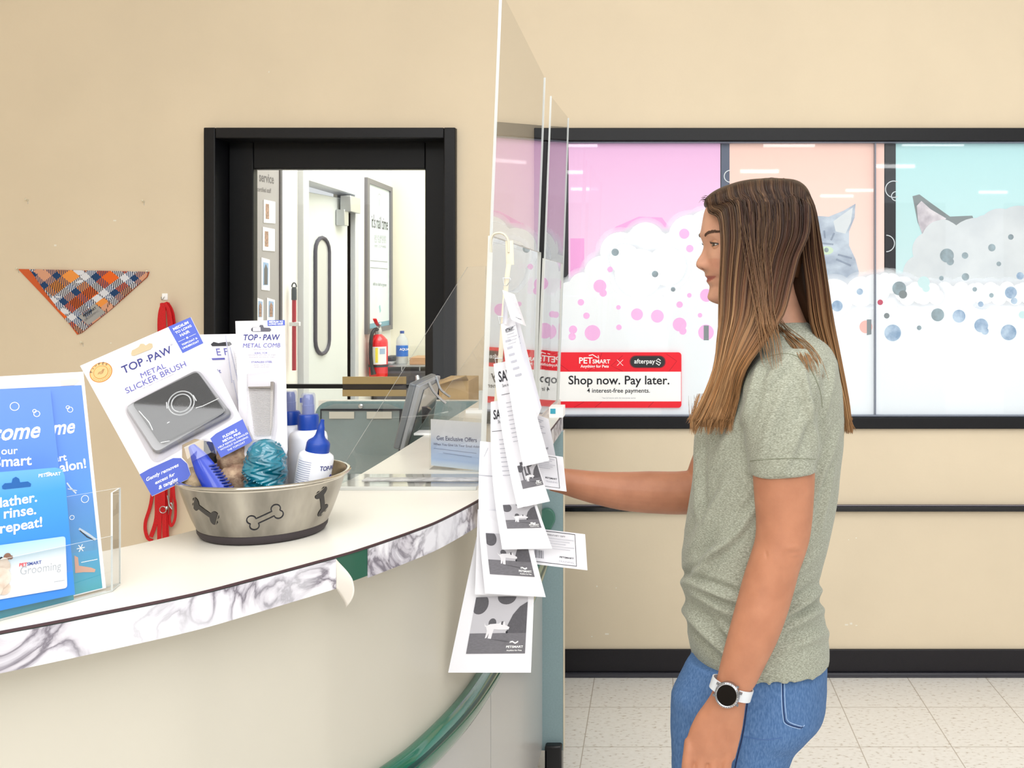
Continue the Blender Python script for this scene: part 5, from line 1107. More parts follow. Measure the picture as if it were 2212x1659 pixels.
# clear holder
m_acr = clear_mat('clear_acrylic', tint=(0.975, 0.98, 0.98, 1), rough=0.02)
m_acre = mat('acrylic_edge', '#e6e8ea', rough=0.2, alpha=0.4)
bh = thing('brochure_holder', 'clear acrylic brochure holder on the counter at the left', 'brochure holder', B1)
n2 = off1; A0 = edge_pt(-160, 1392)-n2*0.0; A1 = edge_pt(259, 1262)
Hh = .128
b = MB()
def acr(q): 
    q = [Vector(p) for p in q]; n = (q[1]-q[0]).cross(q[3]-q[0]).normalized()*.0012; vs = [p-n for p in q]+[p+n for p in q]
    b.raw(q, [(0, 1, 2, 3)], m_acr); b.raw(vs, [(0, 1, 5, 4), (1, 2, 6, 5), (2, 3, 7, 6), (3, 0, 4, 7)], m_frost)
bk0, bk1 = B0-n2*.012, edge_pt(259, 1263); fr0, fr1 = B0+n2*.014, B1+n2*.014
for p in (fr0, fr1, bk0, bk1): p.z = TZ+.0015
acr([fr0, fr1, fr1+Vector((0, 0, Hh*.56)), fr0+Vector((0, 0, Hh*.56))]); b.build('front_lip', bh, smooth=0)
b = MB(); acr([fr1, bk1, bk1+Vector((0, 0, Hh)), fr1+Vector((0, 0, Hh))]); b.build('side_wall', bh, smooth=0)
b = MB(); acr([bk0, bk1, bk1+Vector((0, 0, Hh)), bk0+Vector((0, 0, Hh))]); acr([fr0, fr1, bk1, bk0]); b.build('back_wall', bh, smooth=0)
# gift card in front
G0, G1 = edge_pt(-150, 1357)+off1*.024, edge_pt(160, 1290)+off1*.024
G0 = G1-tdir2*.30
for p in (G0, G1): p.z = TZ
upg = Vector((-(G1-G0).normalized().y, (G1-G0).normalized().x, 0))*0.12+Vector((0, 0, 1)); q3 = vplane(G0, G1, upg); L = q3.loc
gc = thing('gift_card_pack', 'bright blue carded grooming gift card reading lather. rinse. repeat!', 'gift card', q3.hit(80, 1300))
m_gb = gradmat('gift_blue', ((0, '#6fb4f2'), (0.18, '#4ba1ee'), (0.5, '#3f92ea'), (1, '#3f8ae4')), q3, (80, 1015), (80, 1300), rough=0.3)
m_gbd = mat('gift_hole_blue', '#1f62ad', rough=0.5)
b = MB(q3.M); g_out = [(-150, 1032), (120, 1010), (134, 1014), (140, 1028), (162, 1284), (-150, 1352)]
b.prism([L(*p) for p in g_out], -0.0008, 0, m_gb)
b.flat([L(*p) for p in ((4, 1050), (10, 1044), (25, 1043), (27, 1034), (34, 1030), (41, 1034), (43, 1042), (60, 1040), (67, 1045), (66, 1051), (10, 1057), (5, 1056))], .0004, m_gbd)
b.text('PETSMART', L(83, 1031), L(131, 1026), .0004, m_wt, bold=0.05); b.stroke([L(93, 1024), L(105, 1020), L(112, 1023)], .0008, .0004, m_wt)
b.text('lather.', L(0, 1096), L(80, 1083), .0004, m_wt, bold=0.035); b.text('rinse.', L(8, 1120), L(78, 1110), .0004, m_wt, bold=0.035); b.text('repeat!', L(0, 1152), L(91, 1137), .0004, m_wt, bold=0.035)
b.build('backing_card', gc, smooth=0)
b = MB(q3.M); b.prism(rq([L(-150, 1198), L(140, 1158), L(144, 1270), L(-150, 1320)], .004), 0.0005, .0015, gradmat('gift_photo', ((0, '#a9d4f1'), (0.25, '#cfe3ee'), (0.4, '#f0f2f4'), (0.8, '#eeeff2'), (1, '#cfc8c6')), q3, (70, 1165), (70, 1300), rough=0.2))
b.text('PET', L(40, 1224), L(57, 1222), .0018, s_red, bold=0.05); b.text('SMART', L(57, 1222), L(88, 1217), .0018, mat('logo_blue', '#2a49a8'), bold=0.05)
b.text('Grooming', L(42, 1242), L(130, 1230), .0018, mat('thin_grey_ink', '#b4b8bf'), bold=-0.005, ky=1.25)
b.stroke([L(115, 1257), L(138, 1253)], .0008, .0018, MATS['thin_grey_ink'])
# small dog print at the left edge
m_dp = mat('print_dog', '#e9dccf', color2='#d6c2b0', noise_scale=90); m_dpb = mat('print_dog_brown', '#8a6450')
for x, y, r, mm in ((2, 1225, 16, m_dp), (-4, 1250, 22, m_dp), (8, 1272, 12, m_dp), (14, 1202, 7, m_dpb), (22, 1204, 4, m_dpb), (6, 1214, 9, m_dp), (1, 1206, 3, s_ink), (-30, 1270, 30, m_dp)): b.disc(L(x, y), r*1.22/F_PX, .0018+.00005*r, mm, 18)
b.build('gift_card', gc, smooth=0)
# ================================================================ coupon strip and coupons
m_pap = mat('coupon_paper', '#eeedf2', rough=0.6); m_papb = mat('coupon_paper_shade', '#e6e5ec', rough=0.6); m_gimg = mat('print_dark_grey', '#5d5b61', rough=0.6, noise_amt=0.15, noise_scale=300); m_gimg2 = mat('print_floor_grey', '#77757b', rough=0.6, noise_amt=0.2, noise_scale=160, stretch=(1, 1, 6)); m_glit = mat('print_pale_grey', '#c3c1c7', rough=0.6); m_line = mat('print_text_grey', '#b5b5bf', rough=0.6)
m_clip = mat('clip_strip_plastic', '#ece4cf', rough=0.4)
st = thing('clip_strip', 'cream plastic clip strip hooked over the low clear panel holding the coupons', 'clip strip', P(1058, 960, 1.84))
b = MB(); sx = 1.845
b.tube(catmull([P(1061, 545, sx), P(1061, 520, sx), P(1066, 507, sx), P(1078, 503, sx), P(1090, 507, sx), P(1098, 520, sx), P(1099, 545, sx)], 6), (0.0022, 0.006), m_clip, 10)
b.tube([P(1100, 520, sx), P(1102, 572, sx)], (0.0075, 0.002), m_clip, 10); b.build('hook', st)
b = MB(); pth = [(1099, 570), (1094, 610), (1088, 680), (1082, 760), (1074, 850), (1066, 940), (1062, 975)]
b.tube(catmull([P(x, y, sx-.012) for x, y in pth], 5), (0.0045, 0.0012), m_clip, 8); b.build('strip', st)
for (x, y) in ((1094, 601), (1084, 684), (1077, 774), (1076, 868)):
    b = MB(); b.tube([P(x-8, y, sx-.018), P(x+8, y, sx-.018), P(x+9, y+5, sx-.02), P(x+1, y+16, sx-.022), P(x-5, y+16, sx-.022), P(x-8, y, sx-.018)], 0.0008, m_steel, 6); b.build('wire_clip', st)
def sheetpx(q, D, bulge=0.0, n=(4, 14), dtop=0.0):
    """map (u,v) of a hanging sheet whose photo corners are q (TL,TR,BR,BL; px) to 3D; D near distance; sides curve"""
    TL, TR, BR, BL = q
    def f(u, v, off=0.0):
        x = (TL[0]*(1-u)+TR[0]*u)*(1-v)+(BL[0]*(1-u)+BR[0]*u)*v; y = (TL[1]*(1-u)+TR[1]*u)*(1-v)+(BL[1]*(1-u)+BR[1]*u)*v
        x += bulge*math.sin(v*math.pi)
        d = D+dtop*(1-v)**2+0.010*math.sin(u*math.pi)*math.sin(v*2.2)-off
        return P(x, y, d)
    return f
def coupon(q, D, lab, prints=None, bulge=0.0, back=True, group='coupons hanging on the clip strip', dtop=0.0, name='coupon'):
    f = sheetpx(q, D, bulge, dtop=dtop); b = MB(); N, Mv = 8, 18
    b.grid(lambda u, v: f(1-u, v), N, Mv, m_pap); b.grid(lambda u, v: f(u, v, -0.0012), N, Mv, m_papb)
    ed = [(0, v/Mv) for v in range(Mv+1)]+[(u/N, 1) for u in range(1, N+1)]+[(1, 1-v/Mv) for v in range(1, Mv+1)]
    vs = []; fs = []
    for u, v in ed: vs += [f(u, v), f(u, v, -0.0012)]
    for k in range(len(ed)-1): fs.append((2*k, 2*k+1, 2*k+3, 2*k+2))
    b.raw(vs, fs, m_papb)
    if prints:
        b.warp = lambda p: f(p[0], 1-p[1], 0.0005+p[2]); prints(b)
    return tag(b.build(name, smooth=60), lab, 'coupon', group)
def g_rect(b, u0, v0, u1, v1, z, m, n=6):                # v measured downwards
    b.grid(lambda a, c: (u0+(u1-u0)*a, 1-(v1+(v0-v1)*c), z), n, n, m)
def g_text(b, s, u0, v0, u1, z=0.0004, m=None, asp=1.0, **k):
    """text in sheet coordinates; asp = sheet width/height"""
    vs, fs = glyphs(s, k.get('bold', 0.0), 0, 1); x0 = min(v[0] for v in vs); x1 = max(v[0] for v in vs); kx = (u1-u0)/(x1-x0)
    b.raw([(u0+(x-x0)*kx, 1-v0+y*kx*asp*k.get('ky', 1), z) for x, y in vs], fs, m or s_ink)
def g_lines(b, u0, u1, vs_, m=None, th=0.004):
    for i, v in enumerate(vs_): g_rect(b, u0, v, u1-0.08*((i*7) % 3), v+th, 0.0003, m or m_line, 1)
def dogpic(b, u0, v0, u1, v1, asp):
    W, H = u1-u0, v1-v0
    g = lambda x, y: (u0+W*x, 1-(v0+H*y))
    g_rect(b, u0, v0, u1, v1, 0.0002, m_glit); g_rect(b, u0, v0+H*.64, u1, v1, 0.0004, m_gimg2)
    def disc(cx, cy, r, a0=0, a1=360, z=0.0006, m=m_gimg, ry=None):
        pts = []
        for k in range(25):
            a = R(a0+(a1-a0)*k/24); x, y = cx+r*math.cos(a), cy-(ry or r*1.15)*math.sin(a); x = min(max(x, 0), 1); y = min(max(y, 0), .64) if m is m_gimg else y; pts.append(g(x, y))
        b.flat(pts, z, m)
    disc(.10, .12, .16); disc(.60, 0.0, .18, ry=.14); disc(.38, .46, .07); b.flat([g(*p) for p in ((1, .1), (.86, .18), (.74, .32), (.66, .5), (.65, .64), (1, .64))], 0.0006, m_gimg)
    w_ = mat('print_dog_white', '#e6e4e8', rough=0.6)
    b.flat([g(*p) for p in ((.27, .52), (.34, .48), (.5, .47), (.54, .44), (.6, .44), (.62, .5), (.7, .54), (.68, .58), (.52, .58), (.42, .57), (.40, .66), (.39, .74), (.33, .73), (.34, .64), (.31, .72), (.28, .73), (.30, .6))], 0.0008, w_)
    b.flat([g(*p) for p in ((.24, .45), (.26, .50), (.30, .51), (.29, .53), (.25, .52))], 0.0008, w_)
    b.flat([g(*p) for p in ((.54, .44), (.58, .43), (.57, .5), (.54, .49))], 0.001, m_gimg); disc(.655, .625, .02, m=s_ink, z=0.001)
    b.flat([g(*p) for p in ((.36, .74), (.60, .77), (.85, .81), (.6, .79))], 0.0007, m_gimg)
    x0, x1 = u0+W*.67, u0+W*.96
    g_text(b, 'PETSMART', x0, v0+H*.90, x1, 0.001, s_wht, asp, bold=0.05); g_text(b, 'Anything for Pets', x0+W*.01, v0+H*.955, x1-W*.02, 0.001, s_wht, asp, bold=0.03)
    b.stroke([g(.72, .80), g(.77, .79), g(.82, .82), g(.87, .79)], W*.012, 0.001, s_wht)
def pr_bottom(b): dogpic(b, .20, .565, .93, .905, .175/.40)
coupon([(1036, 1130), (1160, 1120), (1147, 1453), (968, 1453)], 1.79, 'largest and lowest hanging coupon with a complete dog picture', lambda b: dogpic(b, .175, .50, .915, .875, .44), dtop=0.02)
coupon([(1032, 1100), (1140, 1110), (1150, 1290), (1026, 1284)], 1.782, 'blank coupon edge showing left of the second lowest dog coupon', None)
def prE(b):
    b.stroke([(.12, 1-.10), (.22, 1-.04)], 0.006, 0.0004, m_line); g_rect(b, .0, .22, 1, .225, 0.0003, m_line, 2)
    g_text(b, 'The offer', .45, .25, .8, m=s_ink, asp=.35); g_lines(b, .5, .9, [.30+.035*k for k in range(8)])
    dogpic(b, .12, .60, .90, .87, .4)
coupon([(1037, 953), (1115, 960), (1179, 1290), (1048, 1282)], 1.772, 'hanging coupon second from the bottom with a half covered dog picture', prE, bulge=-8, dtop=.02)
def prH(b):
    g_rect(b, .0, .04, .80, .055, 0.0002, s_ink, 2); g_rect(b, .80, .04, .808, .93, 0.0002, s_ink, 2); g_rect(b, .0, .915, .80, .93, 0.0002, s_ink, 2)
    g_text(b, 'COMPLIMENTARY GIFT', .12, .16, .62, m=s_ink, asp=1.1); g_lines(b, .12, .78, [.22, .29, .36, .43, .50], th=.012)
    for k in range(11): g_rect(b, .04+k*.016, .60, .04+k*.016+(.010 if k % 3 else .006), .82, 0.0003, s_ink if k % 2 else m_line, 1)
    g_text(b, 'PETSMART', .50, .74, .76, m=s_ink, asp=1.1, bold=0.05); g_text(b, 'TRAINING', .48, .86, .76, m=m_line, asp=1.1)
coupon([(1150, 1140), (1264, 1154), (1269, 1232), (1150, 1218)], 1.79, 'white training card with a barcode sticking out at the lower right of the coupons', prH)
coupon([(1120, 880), (1185, 905), (1200, 985), (1140, 1000)], 1.80, 'small printed card behind the hanging coupons at their right edge', lambda b: (g_lines(b, .1, .8, [.1+.05*k for k in range(7)], th=.015), g_text(b, 'PETSMART', .45, .8, .8, m=s_ink, asp=.8, bold=.05)))
def prG(b):
    g_rect(b, .0, .05, .80, .06, 0.0002, s_ink, 2); g_rect(b, .80, .05, .812, .93, 0.0002, s_ink, 2); g_rect(b, .0, .92, .80, .93, 0.0002, s_ink, 2); g_lines(b, .1, .75, [.12+.055*k for k in range(6)], th=.012)
    g_text(b, 'PETSMART', .42, .70, .76, m=s_ink, asp=.9, bold=0.05); g_text(b, 'TRAINING', .42, .80, .76, m=m_line, asp=.9); g_rect(b, .22, .60, .26, .80, .0003, s_ink, 1)
coupon([(1140, 975), (1216, 987), (1224, 1062), (1150, 1052)], 1.785, 'white card with a black outline in front of the reaching arm', prG)
def prD(b):
    g_text(b, 'SAVE', .12, .12, .72, m=s_ink, asp=.32, bold=.02); g_text(b, 'Storewide', .3, .15, .7, m=s_ink, asp=.3); g_rect(b, .05, .2, .95, .203, .0003, s_ink, 2)
    g_lines(b, .3, .85, [.26+.03*k for k in range(9)]); g_rect(b, .55, .56, .95, .70, .0003, m_gimg); dogpic(b, .18, .70, .93, .86, .3)
coupon([(1060, 868), (1104, 862), (1193, 1185), (1085, 1187)], 1.760, 'hanging coupon third from the bottom, SA showing near its top', prD, bulge=-9, dtop=.03)
def prC(b):
    g_text(b, 'SAVE', .18, .13, .98, m=s_ink, asp=.28, bold=.02); g_text(b, 'Save more on', .3, .17, .9, m=s_ink, asp=.28); g_rect(b, .2, .22, 1, .223, .0003, s_ink, 2)
    g_lines(b, .35, .95, [.28+.03*k for k in range(10)]); g_rect(b, .4, .70, .7, .86, .0003, m_gimg); dogpic(b, .30, .72, .97, .88, .3)
coupon([(1066, 786), (1106, 778), (1188, 1083), (1118, 1098)], 1.748, 'hanging coupon with large word SAVE, fourth from the bottom', prC, bulge=-6, dtop=.03)
def prB(b):
    g_text(b, 'PETSMART', .25, .07, .8, m=s_ink, asp=.3, bold=.03); g_lines(b, .3, .95, [.04+.022*k for k in range(6)])
    for k in range(6): g_rect(b, .15+.05*k, .12+.05*k, .5+.05*k, .135+.05*k, .0003, m_line, 1)
coupon([(1082, 700), (1112, 690), (1187, 995), (1130, 1008)], 1.735, 'upper hanging coupon with its pale back fanned outwards', prB, bulge=-4, dtop=.03)
coupon([(1094, 690), (1116, 672), (1170, 880), (1160, 905)], 1.745, 'narrow curled coupon directly below the small top card', lambda b: g_lines(b, .2, .7, [.05+.06*k for k in range(5)]), dtop=.03)
def prA(b):
    g_lines(b, .3, .9, [.12, .18, .24]); g_lines(b, .45, .95, [.32+.05*k for k in range(7)]); g_text(b, 'PETSMART', .4, .85, .8, m=s_ink, asp=.5, bold=.04)
coupon([(1085, 626), (1112, 636), (1137, 705), (1104, 690)], 1.74, 'small white card, topmost on the clip strip', prA)
coupon([(1088, 645), (1098, 640), (1096, 702), (1086, 698)], 1.752, 'narrow folded slip hanging behind the topmost small card', None)
# ================================================================ the woman at the counter
from mathutils.bvhtree import BVHTree
D0 = 1.80
m_skin_ = bpy.data.materials.new('skin'); m_skin_.use_nodes = True
def skin_setup(m, c, rough=0.48):
    nt = m.node_tree; bs = nt.nodes['Principled BSDF']; g = nt.nodes.new('ShaderNodeNewGeometry')
    n = nt.nodes.new('ShaderNodeTexNoise'); n.inputs['Scale'].default_value = 26; n.inputs['Detail'].default_value = 6; nt.links.new(g.outputs['Position'], n.inputs['Vector'])
    r = nt.nodes.new('ShaderNodeValToRGB'); r.color_ramp.elements[0].position = .35; r.color_ramp.elements[0].color = hexc(c[0]); r.color_ramp.elements[1].position = .65; r.color_ramp.elements[1].color = hexc(c[1])
    nt.links.new(n.outputs[0], r.inputs[0]); nt.links.new(r.outputs[0], bs.inputs['Base Color'])
    bs.inputs['Roughness'].default_value = rough; bs.inputs['Subsurface Weight'].default_value = 0.12; bs.inputs['Subsurface Scale'].default_value = 0.006
    bs.inputs['Subsurface Radius'].default_value = (1.0, 0.35, 0.2); bs.inputs['Specular IOR Level'].default_value = 0.4
    n2 = nt.nodes.new('ShaderNodeTexNoise'); n2.inputs['Scale'].default_value = 420; bp = nt.nodes.new('ShaderNodeBump'); bp.inputs['Strength'].default_value = 0.12; bp.inputs['Distance'].default_value = 0.001
    nt.links.new(g.outputs['Position'], n2.inputs['Vector']); nt.links.new(n2.outputs[0], bp.inputs['Height']); nt.links.new(bp.outputs[0], bs.inputs['Normal'])
skin_setup(m_skin_, ('#b8734c', '#c5805a'))
m_face = bpy.data.materials.new('face_skin'); m_face.use_nodes = True; skin_setup(m_face, ('#bd8768', '#ca9474'))
m_lip = mat('lip_rose', '#b5645c', rough=0.35, sss=0.05)
hp_ = (.15, D0, 0)
person = thing('person', 'woman with long brown hair, grey-green t-shirt and blue jeans standing at the counter', 'person', hp_)

def ring(xc, D, z, rx, ry, n=40, p=2.0, zf=None):
    out = []
    for k in range(n):
        a = 2*math.pi*k/n; c, s = math.cos(a), math.sin(a)
        x = xc+rx*math.copysign(abs(c)**(2/p), c); y = D+ry*math.copysign(abs(s)**(2/p), s)
        out.append(Vector((x, y, z+(zf(c, s) if zf else 0))))
    return out
def rows_ring(rows, D=None, n=40, p=2.0, sub=4, infl=0.0, zf_last=None):
    """rows: (y, xleft, xright, halfdepth[, D]) in photo pixels at distance D"""
    tab = [(r[0], r[1], r[2], r[3], r[4] if len(r) > 4 else D) for r in rows]; ys = []
    for i in range(len(tab)-1):
        for k in range(sub): ys.append(tab[i][0]+(tab[i+1][0]-tab[i][0])*k/sub)
    ys.append(tab[-1][0]); out = []
    for i, y in enumerate(ys):
        xl, xr, ry, d = interp(tab, y); a = P(xl, y, d); b_ = P(xr, y, d)
        out.append(ring((a.x+b_.x)/2, d, a.z, (b_.x-a.x)/2+infl, ry+infl, n, p, zf_last if i == len(ys)-1 else None))
    return out
def lerp_r(rs, sub):
    return [rs[i]+(rs[i+1]-rs[i])*k/sub for i in range(len(rs)-1) for k in range(sub)]+[rs[-1]]
# ---- head
PSI = R(11)
XC = 1640
F_full = [(392, 1640), (396, 1600), (410, 1562), (430, 1538), (449, 1524.5), (463, 1519.5), (476, 1517), (497, 1513.5), (510, 1512.5), (522, 1515), (532, 1518), (545, 1519.5), (562, 1520.5), (577, 1521.5), (585, 1522), (594, 1522.5), (602, 1526.5), (610, 1527), (618, 1530.5), (628, 1530), (640, 1528.5), (648, 1531), (654, 1540), (660, 1562), (664, 1600)]
B_full = [(392, 1645), (396, 1695), (410, 1722), (440, 1742), (480, 1750), (530, 1744), (570, 1728), (600, 1708), (640, 1688), (664, 1660)]
W_full = [(392, .004), (396, .034), (410, .054), (430, .066), (460, .0735), (500, .076), (530, .0755), (560, .072), (590, .066), (615, .057), (640, .045), (652, .034), (660, .022), (664, .006)]
def headpt(t, y, off=0.0):
    """t: angle from the nose (0) towards the near cheek (+) and round the back"""
    k = D0/F_PX; F = (XC-interp(F_full, y)[0])*k; B = (interp(B_full, y)[0]-XC)*k; W = interp(W_full, y)[0]
    c, s = math.cos(t), math.sin(t); p = 2.25 if c > 0 else 2.0
    f = (F if c > 0 else B)*math.copysign(abs(c)**(2/p), c); l = W*math.copysign(abs(s)**(2/p), s)
    if c > 0:
        G = lambda lc, sl, yc, sy: math.exp(-((l-lc)/sl)**2)*math.exp(-((y-yc)/sy)**2)
        nose = interp([(520, 0), (532, .8), (540, 4), (550, 9), (562, 17.5), (570, 21), (577, 19.5), (582, 13), (587, 2.5), (592, 0)], y)[0]*k
        sg = interp([(520, .007), (545, .008), (565, .0105), (578, .0125), (590, .011)], y)[0]
        f += nose*math.exp(-(abs(l)/sg)**2.3)
        for sd in (-1, 1):
            f += .0085*G(sd*.0135, .0065, 575, 8)                  # nostril wings
            f -= .0060*G(sd*.031, .014, 529, 12)                   # eye sockets
            f += .0030*G(sd*.030, .016, 508, 7)                    # brow ridge
            f += .0045*G(sd*.040, .018, 562, 17)                   # cheek
            f -= .0022*G(sd*.031, .006, 598, 7)                    # mouth corner
            f += .0022*G(sd*.034, .010, 590, 14)                   # smile cheek
        f += .0030*G(0, .017, 596.5, 3.2)+.0036*G(0, .015, 607, 3.8)-.0030*G(0, .027, 601.5-2.5*(l/.028)**2, 1.9)-.0022*G(0, .014, 619, 4)
        f += .0030*G(0, .014, 643, 9)
    f += off*c; l += off*s
    cx = P(XC, y, D0)
    return Vector((cx.x-f*math.cos(PSI)+l*math.sin(PSI), D0-f*math.sin(PSI)-l*math.cos(PSI), cx.z))
body = MB()
ysh = [392+(664-392)*k/150 for k in range(151)]
ang = [math.pi*math.copysign(abs(q)**1.35, q) for q in [-1+2*k/160 for k in range(160)]]
body.loft([[headpt(-t, y) for t in ang] for y in ysh], m_skin_)
# ears
for sd in (1, -1):
    e = headpt(sd*R(97), 545); 
    body.loft([[e+Vector((math.cos(a)*.015*q+.002, -sd*(.004+.006*w_), math.sin(a)*.029*q)) for a in [2*math.pi*j/16 for j in range(16)]] for q, w_ in ((.5, -1.2), (.8, 0), (1, 1), (.9, 1.6), (.6, 1.1))], m_skin_)
# neck, torso, hips
body.loft(rows_ring([(560, 1640, 1715, .046), (600, 1628, 1722, .050), (650, 1618, 1728, .053), (690, 1612, 1742, .057), (720, 1605, 1762, .075), (745, 1600, 1785, .115), (775, 1585, 1797, .150), (820, 1562, 1803, .163), (870, 1540, 1808, .160), (930, 1518, 1808, .150), (1000, 1508, 1800, .140), (1100, 1500, 1785, .132), (1180, 1490, 1768, .130), (1250, 1490, 1752, .132), (1320, 1496, 1764, .142), (1400, 1502, 1772, .152), (1480, 1488, 1770, .156), (1560, 1482, 1730, .152)], D0, sub=3), m_skin_)
# near arm
ARM = [(790, 1650, 1735, .030, 1.665), (830, 1630, 1752, .046, 1.655), (900, 1625, 1757, .049, 1.640), (1019, 1626, 1760, .046, 1.632), (1070, 1629, 1758, .045, 1.630), (1124, 1633, 1754, .043, 1.628), (1165, 1631, 1748, .043, 1.625), (1200, 1621, 1738, .043, 1.622), (1230, 1611, 1727, .042, 1.620), (1260, 1602, 1719, .042, 1.618), (1320, 1586, 1702, .041, 1.610), (1383, 1569, 1679, .037, 1.602), (1430, 1557, 1656, .031, 1.598), (1474, 1546, 1634, .027, 1.595), (1500, 1536, 1617, .024, 1.593), (1520, 1523, 1611, .022, 1.592), (1544, 1505, 1608, .019, 1.591), (1577, 1489, 1603, .017, 1.588), (1612, 1480, 1595, .0155, 1.585), (1640, 1477, 1588, .012, 1.584)]
body.loft(rows_ring(ARM, n=44, sub=4, p=2.05), m_skin_)
fk = [(1489, 1622, .0103), (1516, 1630, .0104), (1544, 1634, .0103), (1572, 1628, .0098)]
for i, (x, y, r) in enumerate(fk):
    L_ = (1.0, 1.08, 1.03, .86)[i]
    pts = [P(x+1, y-26, 1.588), P(x, y, 1.581), P(x-4, y+30*L_, 1.578), P(x-5, y+58*L_, 1.583), P(x-3, y+84*L_, 1.596), P(x+1, y+100*L_, 1.611), P(x+5, y+106*L_, 1.624)]
    body.tube(catmull(pts, 4), lerp_r([r*q for q in (.86, .98, .95, .93, .86, .80, .50)], 4), m_skin_, 16)
    body.loft([[P(x, y-3, 1.5775)+Vector((math.cos(a)*.0078*s_, 0.0, math.sin(a)*.0085*s_))+Vector((0, -d_, 0)) for a in [2*math.pi*j/12 for j in range(12)]] for s_, d_ in ((1, -.004), (1, 0), (.75, .0022), (.3, .003))], m_skin_)
body.tube(catmull([P(1530, 1540, 1.600), P(1508, 1585, 1.612), P(1500, 1640, 1.617), P(1498, 1685, 1.618), P(1500, 1702, 1.619)], 4), lerp_r([.012, .011, .0095, .009, .005], 4), m_skin_, 14)
# far arm
body.tube(catmull([P(1690, 800, 1.945), P(1640, 860, 1.955), P(1568, 940, 1.965), P(1533, 1010, 1.975), P(1520, 1052, 1.975), P(1480, 1064, 1.972), P(1400, 1063, 1.965), P(1340, 1060, 1.960), P(1280, 1052, 1.955), P(1217, 1039, 1.950), P(1190, 1035, 1.948)], 4),
          lerp_r([.036, .043, .042, .041, .043, .0435, .0418, .0378, .0318, .0252, .0225], 4), m_skin_, 24)
hx = P(1190, 1035, 1.948)
body.loft([[Vector((hx.x+dx, 1.952+ry*math.cos(a), hx.z+dz+rz*math.sin(a))) for a in [2*math.pi*j/20 for j in range(20)]] for dx, dz, ry, rz in ((.012, 0, .026, .022), (-.01, .001, .029, .019), (-.035, .002, .037, .016), (-.062, .000, .041, .0145), (-.078, -.003, .038, .011))], m_skin_)
for i in range(4):
    yy = 1.925+i*.019; L_ = (.9, 1.05, 1.0, .8)[i]
    body.tube(catmull([Vector((hx.x-.060, yy, hx.z-.001)), Vector((hx.x-.082, yy, hx.z+.002)), Vector((hx.x-.094*L_, yy, hx.z-.003)), Vector((hx.x-.103*L_, yy, hx.z-.012)), Vector((hx.x-.106*L_, yy, TZ+.008))], 4), lerp_r([.0092, .0092, .0088, .008, .0055], 4), m_skin_, 12)
body.tube(catmull([Vector((hx.x-.015, 1.925, hx.z-.004)), Vector((hx.x-.045, 1.906, hx.z-.006)), Vector((hx.x-.072, 1.903, hx.z-.010)), Vector((hx.x-.082, 1.905, hx.z-.012))], 4), lerp_r([.011, .0105, .009, .006], 4), m_skin_, 12)
# legs
for yy, dx in ((1.725, 0), (1.88, .036)):
    body.loft([ring(xc+dx, yy, z, rx, ry, 32) for z, xc, rx, ry in ((.84, .150, .105, .075), (.76, .145, .105, .078), (.667, .130, .092, .074), (.56, .115, .072, .062), (.48, .105, .055, .053), (.40, .108, .053, .050), (.30, .120, .053, .048), (.20, .124, .043, .041), (.12, .125, .034, .035), (.05, .122, .036, .036))], m_skin_)
def remeshed(mb, voxel, smooth=6, fac=0.5):
    me = bpy.data.meshes.new('tmp'); me.from_pydata(mb.v, [], mb.f); me.update()
    bm = bmesh.new(); bm.from_mesh(me); bmesh.ops.recalc_face_normals(bm, faces=bm.faces); bm.to_mesh(me); bm.free()
    o = bpy.data.objects.new('tmp', me); col.objects.link(o)
    r = o.modifiers.new('r', 'REMESH'); r.mode = 'VOXEL'; r.voxel_size = voxel
    if smooth: s = o.modifiers.new('s', 'SMOOTH'); s.iterations = smooth; s.factor = fac
    bpy.context.view_layer.update()
    out = bpy.data.meshes.new_from_object(o.evaluated_get(bpy.context.evaluated_depsgraph_get()))
    bpy.data.objects.remove(o); bpy.data.meshes.remove(me); return out
def bvh(me): return BVHTree.FromPolygons([v.co.copy() for v in me.vertices], [tuple(p.vertices) for p in me.polygons])
def child(name, me, mats, parent):
    off = LOC[parent.name]
    for v in me.vertices: v.co -= off
    me.materials.clear()
    for m in mats: me.materials.append(m)
    me.polygons.foreach_set('use_smooth', [True]*len(me.polygons)); me.name = name
    o = bpy.data.objects.new(name, me); col.objects.link(o); o.parent = parent; LOC[o.name] = off; return o
CAMV = Vector((0, 0, CAM_H))
def shoot(tree, x, y, off=0.0):
    d = (P(x, y, 1.0)-CAMV).normalized(); h = tree.ray_cast(CAMV, d)
    return None if h[0] is None else h[0]-d*off
bme = remeshed(body, 0.0024, 3, 0.5)
# fine skin relief: elbow creases, wrist tendons
bme.update()
for v in bme.vertices:
    co = v.co
    if co.y > 1.66 or co.z > 1.2 or co.x < 0 or v.normal.y > .2: continue
    x = CX+co.x*F_PX/co.y; y = CY+(CAM_H-co.z)*F_PX/co.y; d = 0.0
    for x1, y1, x2, y2, wd, am in ((1700, 1196, 1738, 1190, 2.6, -.0016), (1706, 1206, 1734, 1203, 2.4, -.0013), (1654, 1188, 1656, 1208, 3.0, -.0016), (1690, 1185, 1736, 1180, 5, .0012), (1541, 1560, 1520, 1626, 3.5, .0010), (1556, 1550, 1546, 1628, 3.5, .0010), (1575, 1550, 1572, 1622, 3.5, .0008), (1530, 1580, 1532, 1625, 4, -.0006)):
        dx, dy = x2-x1, y2-y1; L2 = dx*dx+dy*dy; t = min(1, max(0, ((x-x1)*dx+(y-y1)*dy)/L2)); r2 = ((x-x1-t*dx)**2+(y-y1-t*dy)**2)/wd**2
        if r2 < 9: d += am*math.exp(-r2)*math.sin(math.pi*min(.95, max(.05, t)))
    if d: v.co = co+v.normal*d
